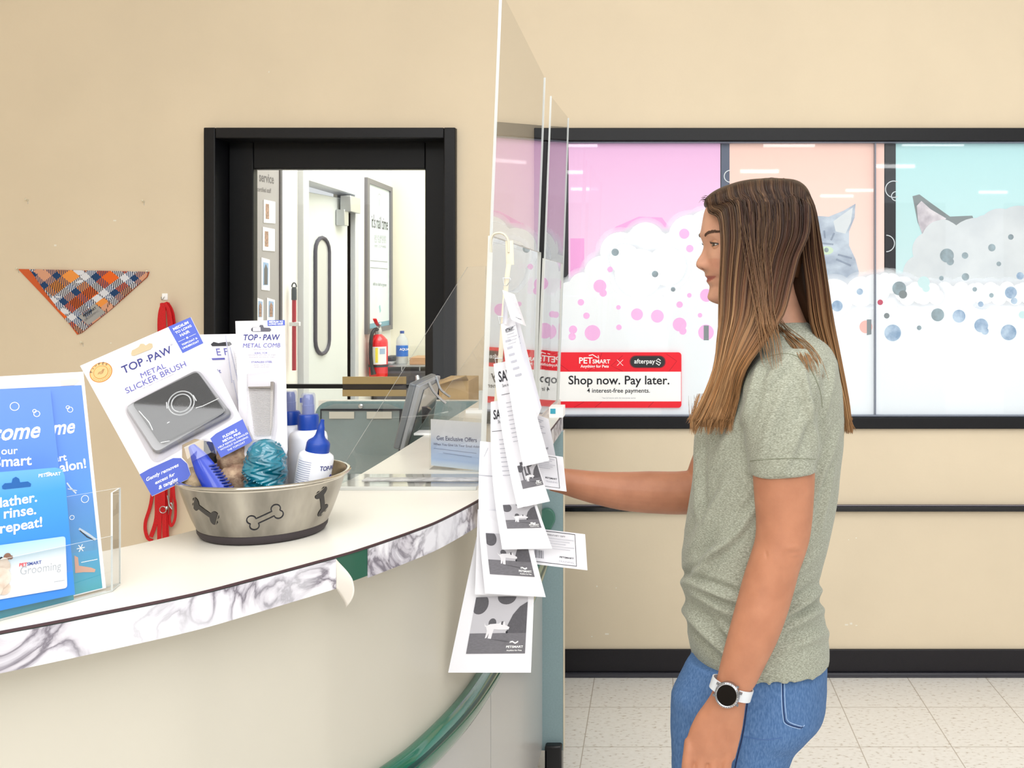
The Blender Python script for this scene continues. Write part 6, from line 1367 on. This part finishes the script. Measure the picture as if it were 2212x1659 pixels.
# skin tint: arms tanned, face lighter, lips rose
zl = lambda y: CAM_H-(y-CY)*D0/F_PX
c_arm, c_face, c_lip = Vector(hexc('#b67d5f')[:3]), Vector(hexc('#cb9a80')[:3]), Vector(hexc('#a04e48')[:3]); cols = []
xc0 = P(XC, 600, D0).x
for v in bme.vertices:
    c = v.co; k = min(1, max(0, (c.z-zl(760))/.06)); cc_ = c_arm.lerp(c_face, k)
    if c.z > zl(640) and c.z < zl(560):
        f = (xc0-c.x)*math.cos(PSI)-(c.y-D0)*math.sin(PSI); l = (c.x-xc0)*math.sin(PSI)-(c.y-D0)*math.cos(PSI)
        if f > .05 and abs(l) < .031:
            w_ = 1-(l/.031)**2; sm = .0036*(l/.030)**2; up = zl(601.4)+.0044*w_+sm; dn = zl(601.8)-.0066*w_**1.2+sm
            q = min(1, max(0, min(up-c.z, c.z-dn)/.0012+.5)); cc_ = cc_.lerp(c_lip, q*.85)
        ck = math.exp(-((l-.036)/.02)**2-((c.z-zl(566))/.02)**2); cc_ = cc_.lerp(Vector(hexc('#c57a62')[:3]), .35*ck)
    cols += [cc_.x, cc_.y, cc_.z, 1]
ca = bme.color_attributes.new('skincol', 'FLOAT_COLOR', 'POINT'); ca.data.foreach_set('color', cols)
nt = m_skin_.node_tree; bs = nt.nodes['Principled BSDF']; at = nt.nodes.new('ShaderNodeAttribute'); at.attribute_name = 'skincol'
rp = [n for n in nt.nodes if n.type == 'VALTORGB'][0]; rp.color_ramp.elements[0].color = (.90, .86, .84, 1); rp.color_ramp.elements[1].color = (1.05, 1.04, 1.03, 1)
mm = nt.nodes.new('ShaderNodeMix'); mm.data_type = 'RGBA'; mm.blend_type = 'MULTIPLY'; mm.inputs[0].default_value = 1; nt.links.new(at.outputs['Color'], mm.inputs[6]); nt.links.new(rp.outputs[0], mm.inputs[7]); nt.links.new(mm.outputs[2], bs.inputs['Base Color'])
body_o = child('body', bme, [m_skin_], person)

# ---- eyes, lids, lashes, brows
m_scl = mat('eye_white', '#e9e2de', rough=0.15, coat=0.5); m_iris = mat('iris_brown', '#4a2c1c', rough=0.15, coat=0.8); m_pup = mat('pupil_black', '#050505', rough=0.05, coat=1); m_lash = mat('lash_black', '#1b1110', rough=0.7); m_brow = mat('brow_brown', '#5d4333', rough=0.8)
fwd = Vector((-math.cos(PSI), -math.sin(PSI), -.05)).normalized()
for sd in (1, -1):
    lat = Vector((math.sin(PSI), -math.cos(PSI), 0))*sd
    base = P(XC, 530, D0); ec_ = Vector((base.x, D0, base.z))+Vector((-math.cos(PSI), -math.sin(PSI), 0))*.0855+lat*.0305
    look = (fwd+lat*.05).normalized(); zx = Vector((0, 0, 1)); sx_ = look.cross(zx).normalized(); ux = sx_.cross(look)
    Me = Matrix(((sx_.x, ux.x, look.x, ec_.x), (sx_.y, ux.y, look.y, ec_.y), (sx_.z, ux.z, look.z, ec_.z), (0, 0, 0, 1)))
    r = .0118; b = MB(); N = 24
    prof = [(r*math.sin(math.pi*k/N), r*math.cos(math.pi*k/N)) for k in range(N+1)][::-1]
    b.lathe(prof, m_scl, 28, Me, mf=lambda k: m_pup if k >= N-2 else (m_iris if k >= N-5 else m_scl)); eye = b.build('eye', person, smooth=60)
    def sph(el, az, rr): return Me @ Vector((rr*math.cos(el)*math.sin(az), rr*math.sin(el), rr*math.cos(el)*math.cos(az)))
    b = MB(); b.grid(lambda u, v: sph(R(14*math.cos((u-.5)*2.6)-1)+(R(78)-R(10))*v, R(-78+156*u), r+.0011), 20, 8, m_face)
    b.grid(lambda u, v: sph(R(-16*math.cos((u-.5)*2.6)+1)-R(62)*v, R(-78+156*u), r+.0008), 20, 8, m_face); b.build('eyelid', person, smooth=80)
    b = MB(); b.tube([sph(R(14*math.cos((u/14-.5)*2.6)-1.5), R(-72+144*u/14), r+.0013) for u in range(15)], .0009, m_lash, 6)
    for j in range(12):
        u = j/11; az = R(-66+132*u); p0 = sph(R(14*math.cos((u-.5)*2.6)-1), az, r+.0012); p1 = sph(R(14*math.cos((u-.5)*2.6)-3), az, r+.0032); p2 = sph(R(14*math.cos((u-.5)*2.6)+8), az, r+.0050)
        b.tube([p0, p1, p2], [.0005, .0004, .0001], m_lash, 4)
    b.tube([sph(R(-16*math.cos((u/14-.5)*2.6)+1), R(-70+140*u/14), r+.0009) for u in range(15)], .00035, m_lash, 5); b.build('eyelash', person, smooth=60)
    b = MB()
    for j in range(200):
        u = random.random(); a = sd*R(12+26*u)*1.0; y_ = 512.5-8.5*math.sin(min(1, u*1.15)*math.pi*.62)+random.uniform(-3.8, 3.6)*(.35+.9*min(1, u*3))*(1-.6*u)
        p0 = headpt(a, y_, .0006); p1 = headpt(a+sd*R(2.4), y_-1.6+1.6*u, .0012); b.tube([p0, p1], [.0005, .0002], m_brow, 4)
    b.build('eyebrow', person, smooth=60)
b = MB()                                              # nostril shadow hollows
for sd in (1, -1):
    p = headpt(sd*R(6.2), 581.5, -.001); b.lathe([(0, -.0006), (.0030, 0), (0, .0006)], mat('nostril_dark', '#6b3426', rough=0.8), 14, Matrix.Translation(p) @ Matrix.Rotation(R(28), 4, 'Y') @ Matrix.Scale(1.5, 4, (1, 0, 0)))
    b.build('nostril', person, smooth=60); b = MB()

# ---- t-shirt
m_tee = bpy.data.materials.new('heather_green_jersey'); m_tee.use_nodes = True; nt = m_tee.node_tree; bs = nt.nodes['Principled BSDF']; g = nt.nodes.new('ShaderNodeNewGeometry'); mp = nt.nodes.new('ShaderNodeMapping'); mp.inputs['Scale'].default_value = (1, 1, 3.6); nt.links.new(g.outputs['Position'], mp.inputs[0])
n = nt.nodes.new('ShaderNodeTexNoise'); n.inputs['Scale'].default_value = 270; n.inputs['Detail'].default_value = 4; n.inputs['Roughness'].default_value = .7; nt.links.new(mp.outputs[0], n.inputs['Vector'])
r = nt.nodes.new('ShaderNodeValToRGB'); e = r.color_ramp.elements; e[0].position = .36; e[0].color = hexc('#7e8072'); e[1].position = .66; e[1].color = hexc('#b9bbad'); x = e.new(.5); x.color = hexc('#999b8b')
nt.links.new(n.outputs[0], r.inputs[0]); nt.links.new(r.outputs[0], bs.inputs['Base Color']); bs.inputs['Roughness'].default_value = .9; bs.inputs['Specular IOR Level'].default_value = .1; bs.inputs['Sheen Weight'].default_value = .15
n2 = nt.nodes.new('ShaderNodeTexNoise'); n2.inputs['Scale'].default_value = 300; bp = nt.nodes.new('ShaderNodeBump'); bp.inputs['Strength'].default_value = .25; bp.inputs['Distance'].default_value = .001; nt.links.new(mp.outputs[0], n2.inputs['Vector']); nt.links.new(n2.outputs[0], bp.inputs['Height']); nt.links.new(bp.outputs[0], bs.inputs['Normal'])
TEE = [(694, 1606, 1748, .060), (706, 1602, 1756, .072), (722, 1598, 1772, .098), (745, 1590, 1792, .138), (775, 1574, 1804, .166), (820, 1555, 1811, .178), (870, 1533, 1816, .178), (930, 1507, 1818, .170), (1000, 1497, 1813, .163), (1100, 1486, 1800, .156), (1180, 1473, 1783, .153), (1225, 1472, 1770, .154), (1255, 1473, 1766, .155), (1300, 1479, 1773, .160), (1350, 1482, 1784, .166), (1390, 1489, 1788, .170), (1416, 1497, 1787, .170)]
tee = MB(); tee.loft(rows_ring(TEE, D0, n=64, sub=4, p=2.15, zf_last=lambda c, s: .018*s*s), m_tee)
tee.loft(rows_ring([(752, 1668, 1748, .030, 1.672), (772, 1636, 1772, .048, 1.668), (800, 1614, 1781, .058, 1.660), (835, 1604, 1781, .062, 1.652), (880, 1603, 1773, .062, 1.643), (930, 1606, 1768, .061, 1.638), (980, 1612, 1766, .060, 1.635), (1019, 1618, 1766, .059, 1.633)], n=40, sub=4, zf_last=lambda c, s: -.006*(c < -.5)), m_tee)
tee.tube(catmull([P(1700, 760, 1.92), P(1668, 800, 1.94), P(1632, 870, 1.955), P(1600, 935, 1.963)], 5), [(.040, .045)]*4+[(.052, .052)]*12, m_tee, 24)
FOLDS = [(1490, 1250, 1592, 1150, 9, .0055), (1592, 1150, 1640, 1085, 9, .003), (1478, 1256, 1590, 1296, 9, .006), (1486, 1276, 1570, 1322, 8, .004), (1482, 1318, 1566, 1406, 10, .008), (1566, 1406, 1640, 1432, 10, .003), (1694, 1334, 1768, 1276, 9, .006), (1690, 1360, 1775, 1318, 9, .004), (1766, 1060, 1808, 936, 7, .005), (1775, 1130, 1800, 1010, 7, .004), (1508, 935, 1506, 1110, 7, .004), (1526, 1200, 1590, 1120, 9, .0035),
         (1540, 1000, 1600, 900, 12, .003), (1520, 1340, 1600, 1390, 9, .0035), (1705, 1250, 1764, 1200, 9, .004), (1500, 1170, 1560, 1060, 10, .0035), (1640, 790, 1612, 900, 9, .004), (1700, 775, 1640, 840, 12, .003), (1735, 800, 1762, 960, 9, .0045), (1690, 850, 1640, 990, 12, .0025), (1750, 880, 1700, 1000, 10, .003), (1700, 1400, 1780, 1370, 10, .004), (1780, 900, 1800, 800, 8, .004), (1560, 1180, 1500, 1215, 8, .0035)]
tme = remeshed(tee, 0.005, 9, 0.5); tme.update()
nrm = [v.normal.copy() for v in tme.vertices]
for v, nn in zip(tme.vertices, nrm):
    if nn.y > .35 or nn.z < -.3: continue
    x = CX+v.co.x*F_PX/v.co.y; y = CY+(CAM_H-v.co.z)*F_PX/v.co.y; d = 0.0; slv = v.co.y < 1.60
    for x1, y1, x2, y2, wd, am in FOLDS:
        dx, dy = x2-x1, y2-y1; L2 = dx*dx+dy*dy; t = ((x-x1)*dx+(y-y1)*dy)/L2
        if t < -.25 or t > 1.25: continue
        q = ((x-x1)*dy-(y-y1)*dx)/math.sqrt(L2)/wd
        if abs(q) > 3: continue
        d += am*2.1*(math.exp(-q*q)-.7*math.exp(-(q-1.7)**2)-.25*math.exp(-(q+1.7)**2))*max(0, 1-((t-.5)/.75)**2)
    d += .0016*noise.noise(v.co*14)+.0009*noise.noise(Vector((v.co.x*30, v.co.y*30, v.co.z*16)))
    v.co += nn*d*min(1, max(0, (nn.z+.45)/.45))
tme.update(); t_tree = bvh(tme)
tee_o = child('t_shirt', tme, [m_tee], person); ss = tee_o.modifiers.new('s', 'SUBSURF'); ss.levels = 0; ss.render_levels = 1
# seams laid on the shirt
m_seam = mat('shirt_seam', '#7d806c', rough=0.9)
def seam(name, tree, pts, m, r_=.0008, parent=None, off=.0002, n=6):
    path = catmull([Vector((x, y, 0)) for x, y in pts], n); q = [shoot(tree, p.x, p.y, off) for p in path]; q = [p for p in q if p is not None]
    if len(q) > 2: b = MB(); b.tube(q, r_, m, 6); return b.build(name, parent or tee_o, smooth=60)
seam('shoulder_seam', t_tree, [(1606, 838), (1622, 800), (1650, 775), (1690, 764), (1722, 770), (1748, 792), (1770, 840), (1776, 880)], m_seam, .0009)
seam('sleeve_hem', t_tree, [(1620, 996), (1660, 992), (1710, 990), (1762, 992)], m_seam, .0007)

# ---- jeans
m_den = bpy.data.materials.new('blue_denim'); m_den.use_nodes = True; nt = m_den.node_tree; bs = nt.nodes['Principled BSDF']; g = nt.nodes.new('ShaderNodeNewGeometry'); mp = nt.nodes.new('ShaderNodeMapping'); mp.inputs['Scale'].default_value = (1, 1, .3); nt.links.new(g.outputs['Position'], mp.inputs[0])
n = nt.nodes.new('ShaderNodeTexNoise'); n.inputs['Scale'].default_value = 420; n.inputs['Detail'].default_value = 6; nt.links.new(mp.outputs[0], n.inputs['Vector'])
r = nt.nodes.new('ShaderNodeValToRGB'); e = r.color_ramp.elements; e[0].position = .33; e[0].color = hexc('#46658f'); e[1].position = .7; e[1].color = hexc('#6280a9'); x = e.new(.5); x.color = hexc('#52719c')
nt.links.new(n.outputs[0], r.inputs[0]); nt.links.new(r.outputs[0], bs.inputs['Base Color']); bs.inputs['Roughness'].default_value = .85; bs.inputs['Specular IOR Level'].default_value = .15
n2 = nt.nodes.new('ShaderNodeTexNoise'); n2.inputs['Scale'].default_value = 500; bp = nt.nodes.new('ShaderNodeBump'); bp.inputs['Strength'].default_value = .4; bp.inputs['Distance'].default_value = .001; nt.links.new(g.outputs['Position'], n2.inputs['Vector']); nt.links.new(n2.outputs[0], bp.inputs['Height']); nt.links.new(bp.outputs[0], bs.inputs['Normal'])
jn = MB(); jn.loft(rows_ring([(1370, 1500, 1780, .150), (1415, 1494, 1784, .160), (1450, 1482, 1783, .164), (1500, 1475, 1781, .166), (1530, 1470, 1775, .163), (1555, 1470, 1752, .155), (1585, 1475, 1725, .140)], D0, n=48, sub=3, p=2.1), m_den)
for yy, dx in ((1.722, -.002), (1.880, .036)):
    jn.loft([ring(xc+dx, yy, z, rx, ry, 36) for z, xc, rx, ry in ((.86, .165, .110, .080), (.80, .150, .124, .088), (.74, .143, .118, .088), (.667, .130, .103, .084), (.56, .115, .083, .072), (.48, .105, .066, .062), (.40, .108, .063, .060), (.30, .120, .063, .058), (.20, .124, .054, .052), (.10, .125, .048, .048))], m_den)
jme = remeshed(jn, 0.005, 6, 0.5)
for v in jme.vertices:
    v.co += v.normal*(  .0011*noise.noise(Vector((v.co.x*9, v.co.y*9, v.co.z*26)))+.0010*noise.noise(v.co*60))
jme.update(); j_tree = bvh(jme); jeans = child('jeans', jme, [m_den], person)
m_st = mat('denim_stitch_dark', '#22365f', rough=0.9); m_stl = mat('denim_stitch_light', '#a9c2e2', rough=0.9)
pk = [(1691, 1450), (1691, 1500), (1694, 1545), (1700, 1562), (1728, 1572), (1734, 1569)]
seam('pocket_seam', j_tree, pk, m_st, .0011, jeans); seam('pocket_stitch', j_tree, [(x+4, y-3) for x, y in pk], m_stl, .0006, jeans); seam('pocket_stitch', j_tree, [(x-3, y+2) for x, y in pk], m_stl, .0006, jeans)
seam('side_seam', j_tree, [(1624, 1470), (1616, 1510), (1611, 1545), (1604, 1590), (1592, 1640), (1584, 1680)], m_st, .0013, jeans)
seam('thigh_crease', j_tree, [(1610, 1592), (1650, 1598), (1690, 1594)], mat('denim_crease', '#4a699a', rough=.9), .0008, jeans)

# ---- shoes
m_sh = mat('white_sneaker', '#e8e6e2', rough=0.5); m_sole = mat('sneaker_sole', '#cfcac2', rough=0.7)
for yy, dx in ((1.722, 0), (1.885, .036)):
    b = MB(); b.loft([[Vector((x+dx, yy+w_*math.cos(a), max(.012, zc_+h_*math.sin(a)))) for a in [2*math.pi*j/20 for j in range(20)]] for x, w_, zc_, h_ in ((.185, .02, .045, .03), (.17, .032, .05, .042), (.13, .036, .055, .05), (.08, .038, .05, .042), (.02, .043, .04, .03), (-.03, .042, .034, .024), (-.065, .028, .03, .016), (-.075, .01, .026, .008))], m_sh); so_ = b.build('shoe', person, smooth=60)
    b = MB(); b.prism([(x+dx, yy+s_*w_) for s_ in (1,) for x, w_ in ((.19, .015), (.16, .036), (.08, .04), (0, .047), (-.05, .042), (-.08, .018))]+[(x+dx, yy-w_) for x, w_ in ((-.08, .018), (-.05, .042), (0, .047), (.08, .04), (.16, .036), (.19, .015))], 0.0, .018, m_sole); b.build('sole', so_, bevel=.004)

# ---- watch on the near wrist
ax_a = (P(1590, 1440, 1.598)-P(1562, 1525, 1.592)).normalized(); wc = P(1580, 1487, 1.594); sv = ax_a.cross(Vector((0, -1, 0))).normalized(); dv = sv.cross(ax_a).normalized()
if dv.y > 0: dv = -dv
m_wb = mat('watch_band_white', '#d9dcdf', rough=0.45); rx_, ry_ = .0335, .0285
b = MB(); rings = []
for k in range(49):
    a = 2*math.pi*k/48; c, s = math.cos(a), math.sin(a); nrm_ = (sv*c/rx_+dv*s/ry_).normalized(); pc = wc+sv*c*rx_+dv*s*ry_; hw = .0088
    rings.append([pc-ax_a*hw, pc+ax_a*hw, pc+ax_a*hw+nrm_*.0022, pc-ax_a*hw+nrm_*.0022])
b.loft(rings, m_wb, cap=False); watch = b.build('watch_band', person, smooth=50)
ff = P(1567, 1487, 1.594)+dv*(ry_+.002); nd = (dv*.96-sv*.28).normalized(); e1 = ax_a.cross(nd).normalized(); e2 = nd.cross(e1)
Mw = Matrix(((e1.x, e2.x, nd.x, ff.x), (e1.y, e2.y, nd.y, ff.y), (e1.z, e2.z, nd.z, ff.z), (0, 0, 0, 1)))
m_sil = mat('watch_silver', '#a9aaad', rough=0.2, metal=0.9)
b = MB(); b.lathe([(.0185, -.006), (.0202, -.004), (.0205, .003), (.0195, .006), (.0172, .0072), (.0162, .0068), (.0160, .0058)], m_sil, 48, Mw); b.M = Mw
for a in range(0, 360, 12): b.box((.0184*math.cos(R(a)), .0184*math.sin(R(a)), .0066), (.0012, .0012, .0012), m_sil)
for s_ in (-1, 1):
    b.box((.0185, s_*.0095, -.002), (.007, .0035, .004), m_sil); b.box((-.0185, s_*.0095, -.002), (.007, .0035, .004), m_sil)
b.box((.012, .0175, 0), (.004, .003, .003), m_sil); b.build('watch_case', watch, smooth=40)
b = MB(Mw); b.disc((0, 0), .0164, .0060, mat('watch_glass_black', '#030304', rough=0.06, coat=1.0), 48); b.build('watch_face', watch, smooth=0)
# ---- hair: solid under-mass plus individual locks, brown roots and caramel ends
random.seed(11)
HV, HF, HC = [], [], []
def hcol(y, br, hl):
    t = min(1, max(0, (y-430)/430)); t2 = t*t*(3-2*t)
    a = Vector((.030, .0105, .006)); m_ = Vector((.092, .034, .014)); z_ = Vector((.31, .150, .058))
    c = a.lerp(m_, min(1, t2*2)) if t2 < .5 else m_.lerp(z_, (t2-.5)*2)
    c = c.lerp(Vector((.52, .31, .15)), hl*(.25+.75*t)); return (c.x*br, c.y*br, c.z*br, 1)
def tnear(x, y):
    """distance of the near side of shirt under pixel (x, y)"""
    h = shoot(t_tree, x, y); return h.y if h is not None and h.y < 1.85 else None
def push(p, gap):
    x = CX+p.x*F_PX/p.y; y = CY+(CAM_H-p.z)*F_PX/p.y
    if y > 690:
        d = tnear(x, y)
        if d is not None and p.y > d-gap and p.y < d+.12: return P(x, y, d-gap)
    return p
def lock(pts, r, br, hl, n=5, fl=.45, taper=True):
    """one lock: flattened tube through 3D points"""
    N = len(pts); b0 = len(HV); prev = None
    for k, p in enumerate(pts):
        t = (pts[min(k+1, N-1)]-pts[max(k-1, 0)]).normalized()
        if prev is None: e = t.cross(Vector((0, 1, 0))).normalized() if abs(t.y) < .95 else Vector((1, 0, 0))
        else: e = (prev-t*prev.dot(t)).normalized()
        prev = e; f = t.cross(e); q = k/(N-1); rr = r*(min(1, .35+q*6) if taper else 1)*(1 if q < .75 else 1-(q-.75)*3.4)
        y = CY+(CAM_H-p.z)*F_PX/p.y
        for j in range(n):
            a = 2*math.pi*j/n; HV.append(p+e*math.cos(a)*rr+f*math.sin(a)*rr*fl); HC.append(hcol(y, br, hl))
    for k in range(N-1):
        for j in range(n): HF.append((b0+k*n+j, b0+k*n+(j+1) % n, b0+(k+1)*n+(j+1) % n, b0+(k+1)*n+j))
def mass(rows, gap=None, br=.6, n=36, p=2.0, sub=4):
    b0 = len(HV); rg = rows_ring(rows, n=n, sub=sub, p=p)
    for ri in rg:
        for v in ri:
            if gap: v = push(v, gap)
            HV.append(v); HC.append(hcol(CY+(CAM_H-v.z)*F_PX/v.y, br, 0.1))
    for k in range(len(rg)-1):
        for j in range(n): HF.append((b0+k*n+j, b0+k*n+(j+1) % n, b0+(k+1)*n+(j+1) % n, b0+(k+1)*n+j))
    HF.append(tuple(b0+j for j in reversed(range(n)))); HF.append(tuple(b0+(len(rg)-1)*n+j for j in range(n)))
# cap over the skull
h0 = len(HV); f0 = len(HF)
mass([(386, 1652, 1694, .010, D0), (390, 1610, 1718, .036, D0), (398, 1578, 1733, .056, D0), (410, 1548, 1744, .069, D0), (423, 1529, 1750, .077, D0), (436, 1521, 1754, .081, D0), (448, 1524, 1757, .083, D0), (460, 1550, 1760, .084, D0), (480, 1566, 1762, .083, D0), (520, 1568, 1762, .082, D0), (560, 1568, 1750, .078, D0), (600, 1572, 1738, .070, D0)], br=.75, n=48, p=2.2)
cap_tree = BVHTree.FromPolygons([v.copy() for v in HV[h0:]], [tuple(i-h0 for i in f) for f in HF[f0:]])
def over(p, g):
    x = CX+p.x*F_PX/p.y; y = CY+(CAM_H-p.z)*F_PX/p.y
    if y > 640: return p
    h = shoot(cap_tree, x, y)
    return P(x, y, h.y-g) if h is not None and p.y > h.y-g and p.y < h.y+.09 else p
NEAR = [(470, 1572, 1745, .018, 1.738), (500, 1562, 1752, .018, 1.730), (560, 1561, 1722, .018, 1.722), (620, 1558, 1706, .017, 1.716), (680, 1557, 1686, .017, 1.708), (740, 1553, 1644, .017, 1.697), (800, 1546, 1604, .016, 1.685), (860, 1523, 1592, .014, 1.678), (900, 1503, 1576, .010, 1.676), (922, 1512, 1560, .004, 1.676)]
mass(NEAR, gap=.004, br=.8, n=28)
mass([(r_[0], r_[1], r_[2], r_[3], 2*D0-r_[4]+.01) for r_ in NEAR], br=.7, n=24)
mass([(470, 1700, 1758, .060, 1.80), (540, 1714, 1772, .070, 1.80), (620, 1741, 1784, .068, 1.80), (700, 1753, 1794, .066, 1.80), (760, 1774, 1807, .064, 1.80), (820, 1796, 1817, .060, 1.795), (880, 1810, 1829, .052, 1.79), (915, 1818, 1832, .03, 1.79)], br=.7, n=28)
mass([(555, 1690, 1765, .058, 1.80), (620, 1700, 1768, .055, 1.80), (665, 1722, 1776, .052, 1.80), (700, 1738, 1784, .046, 1.80), (735, 1760, 1796, .030, 1.80)], br=.3, n=24)  # dark fill behind the neck, hair shadow put into its colour
TOPL = [(1524, 440), (1530, 428), (1545, 417), (1560, 409), (1580, 400), (1600, 394), (1625, 389), (1650, 386), (1675, 385), (1700, 389), (1720, 397), (1740, 412), (1752, 430)]
def topy(x): return interp(TOPL, x)[0]
def near_path(u, v, sdj, ln):
    """u front to back, v layer depth"""
    x0 = 1526+u*216; yt = topy(x0)
    rows = [(yt+1, x0, 1.800), (yt+9, x0+2*(1-u), 1.772), (yt+24, x0+6*(1-u), 1.748), (max(yt+34, 458+sdj[4]), 1551+u*200, 1.712), (500, 1557+u*192, 1.704), (530, 1558+u*180, 1.701), (560, 1557+u*168, 1.699), (620, 1554+u*156, 1.696-.008*u), (680, 1553+u*140, 1.690-.026*u), (740, 1549+u*102, 1.684-.05*u), (800, 1541+u*68, 1.674-.04*u), (860, 1517+u*78, 1.668), (905, 1493+u*90, 1.666), (928+ln, 1486+u*92+6*math.sin(u*20), 1.668)]
    pts = []
    for i, (y, x, d) in enumerate(rows):
        w_ = sdj[0]*math.sin(y*.011+sdj[1])+sdj[2]*math.sin(y*.027+sdj[3])*(y > 700)*1.6
        k = min(1, i/4); pts.append(P(x+w_*k, y, d+v*k))
    return pts
for q in range(1250):
    u = random.random(); v = random.uniform(-.006, .012)
    clump = math.sin(u*61)*.5+.5; j = (random.uniform(-1.2, 1.2), random.uniform(0, 6), random.uniform(-2, 2), random.uniform(0, 6), random.uniform(-24, 14))
    hl = max(0, random.gauss(.16, .2))+(.45 if abs(u-.52) < .025 or abs(u-.22) < .015 or abs(u-.05) < .03 else 0)*random.random()
    pts = catmull(near_path(u, v, j, random.uniform(-40, 12) if random.random() < .8 else random.uniform(-75, -25)), 3); pts = [push(over(p, .0015+.004*random.random() if i_ == 0 else .0015+(v+.006)*.25), .006+max(0, -v)) for i_, p in enumerate(pts)]
    lock(pts, random.uniform(.0007, .0015), (.55+.6*clump)*random.uniform(.8, 1.2), min(hl, 1))
# outer falling lock of highlighted hair across the side
for q in range(34):
    u = random.random()*2.2-.4; e_ = random.uniform(735, 800); jx = random.gauss(0, 5); rows = [(455, 1606+u*38, 1.706), (530, 1618+u*24, 1.690), (600, 1630+u*20, 1.681), (660, 1640+u*16, 1.668), (700, 1647+u*16, 1.645), (e_-20, 1655+u*18, 1.615), (e_, 1660+u*16, 1.61)]
    pts = catmull([P(x+random.uniform(-1.5, 1.5)+jx, y, d) for y, x, d in rows], 3); lock([push(over(p, .003), .007) for p in pts], .0006, random.uniform(.6, 1.1), random.uniform(.0, .5))
def back_path(u, w_, ln, s):
    D = D0+(w_-.5)*.15
    rows = [(388+u*26, 1690+u*52, D0+(w_-.5)*.02), (410+u*16, 1712+u*38, D0+(w_-.5)*.09), (460, 1734+u*28, D), (540, 1732+u*44, D), (620, 1742+u*46, D), (700, 1752+u*48, D), (780, 1780+u*36, D), (860, 1805+u*27, D), (905, 1814+u*24, D), (930+ln, 1816+u*26, D)]
    return [P(x+s[0]*math.sin(y*.012+s[1]), y, d) for y, x, d in rows]
for q in range(800):
    u = 1-random.random()**1.4; w_ = random.random()*.95; pts = catmull(back_path(u, w_, random.uniform(-30, 8), (random.uniform(-2, 2), random.uniform(0, 6))), 3)
    lock([over(p, .002) for p in pts], random.uniform(.0008, .0016), random.uniform(.55, 1.15), max(0, random.gauss(.12, .15)))
# far side curtain
for q in range(160):
    u = random.random(); pts = [Vector((p.x*(2*D0-p.y)/p.y, 2*D0-p.y+.005, CAM_H+(p.z-CAM_H)*(2*D0-p.y)/p.y)) if i_ > 0 else p for i_, p in enumerate(near_path(u, random.uniform(-.004, .01), (0, 0, 0, 0, 0), random.uniform(-30, 5)))]
    lock(catmull(pts, 3), .0022, random.uniform(.6, 1.1), .15)
# loose wisps over the shoulder and flyaways
for q in range(26):
    a = random.random(); x1 = 1668+a*26; pts = [(x1-6, 690), (x1+10, 712), (x1+38+a*16, 742), (x1+60+a*20, 772), (x1+70+a*26, 800+20*a)]
    pts = [push(P(x+random.uniform(-5, 5), y+random.uniform(-4, 4), 1.62), .003) for x, y in pts]; pts = [p if p.y > 1.5 else p for p in pts]
    qd = [tnear(CX+p.x*F_PX/p.y, CY+(CAM_H-p.z)*F_PX/p.y) for p in pts]; pts = [P(CX+p.x*F_PX/p.y, CY+(CAM_H-p.z)*F_PX/p.y, (d or 1.66)-.003-.004*random.random()) for p, d in zip(pts, qd)]
    lock(catmull(pts, 4), .0006, random.uniform(.8, 1.1), .25, n=4, fl=1)
for q in range(40):
    t = random.random(); x0 = 1522+t*215; y0 = topy(x0); L_ = random.uniform(8, 26)
    if q < 14: x0, y0 = random.uniform(1524, 1534), random.uniform(428, 440); pts = [P(x0+4, y0, 1.80), P(x0-L_*.4, y0-L_*.3, 1.795), P(x0-L_*.8, y0-L_*.2+random.uniform(-6, 8), 1.79)]
    else: pts = [P(x0, y0+1, 1.80), P(x0+L_*.6, y0-1.5, 1.79), P(x0+L_*1.3, topy(min(1750, x0+L_*1.3))-1, 1.785)]
    lock(catmull(pts, 3), .00035, .9, .1, n=3, fl=1)
for q in range(30):
    a = random.random(); x0 = 1835+random.uniform(-6, 4); pts = [P(x0-8, 860, 1.78), P(x0, 905, 1.775), P(x0+random.uniform(-4, 14), 925+a*8, 1.77)]; lock(catmull(pts, 3), .0004, .9, .3, n=3, fl=1)
    x0 = 1500+random.uniform(-6, 10); pts = [P(x0+12, 850, 1.67), P(x0, 890, 1.668), P(x0-random.uniform(2, 16), 905+a*12, 1.668)]; lock(catmull(pts, 3), .0004, 1, .5, n=3, fl=1)
off = LOC[person.name]; hm = bpy.data.meshes.new('hair'); hm.from_pydata([v-off for v in HV], [], HF); ca = hm.color_attributes.new('haircol', 'FLOAT_COLOR', 'POINT')
ca.data.foreach_set('color', [c for q in HC for c in q]); hm.polygons.foreach_set('use_smooth', [True]*len(hm.polygons)); hm.update()
m_hair = bpy.data.materials.new('brown_hair'); m_hair.use_nodes = True; nt = m_hair.node_tree; bs = nt.nodes['Principled BSDF']; at = nt.nodes.new('ShaderNodeAttribute'); at.attribute_name = 'haircol'
nt.links.new(at.outputs['Color'], bs.inputs['Base Color']); bs.inputs['Roughness'].default_value = .42; bs.inputs['Specular IOR Level'].default_value = .25
hm.materials.append(m_hair); ho = bpy.data.objects.new('hair', hm); col.objects.link(ho); ho.parent = person; LOC[ho.name] = off
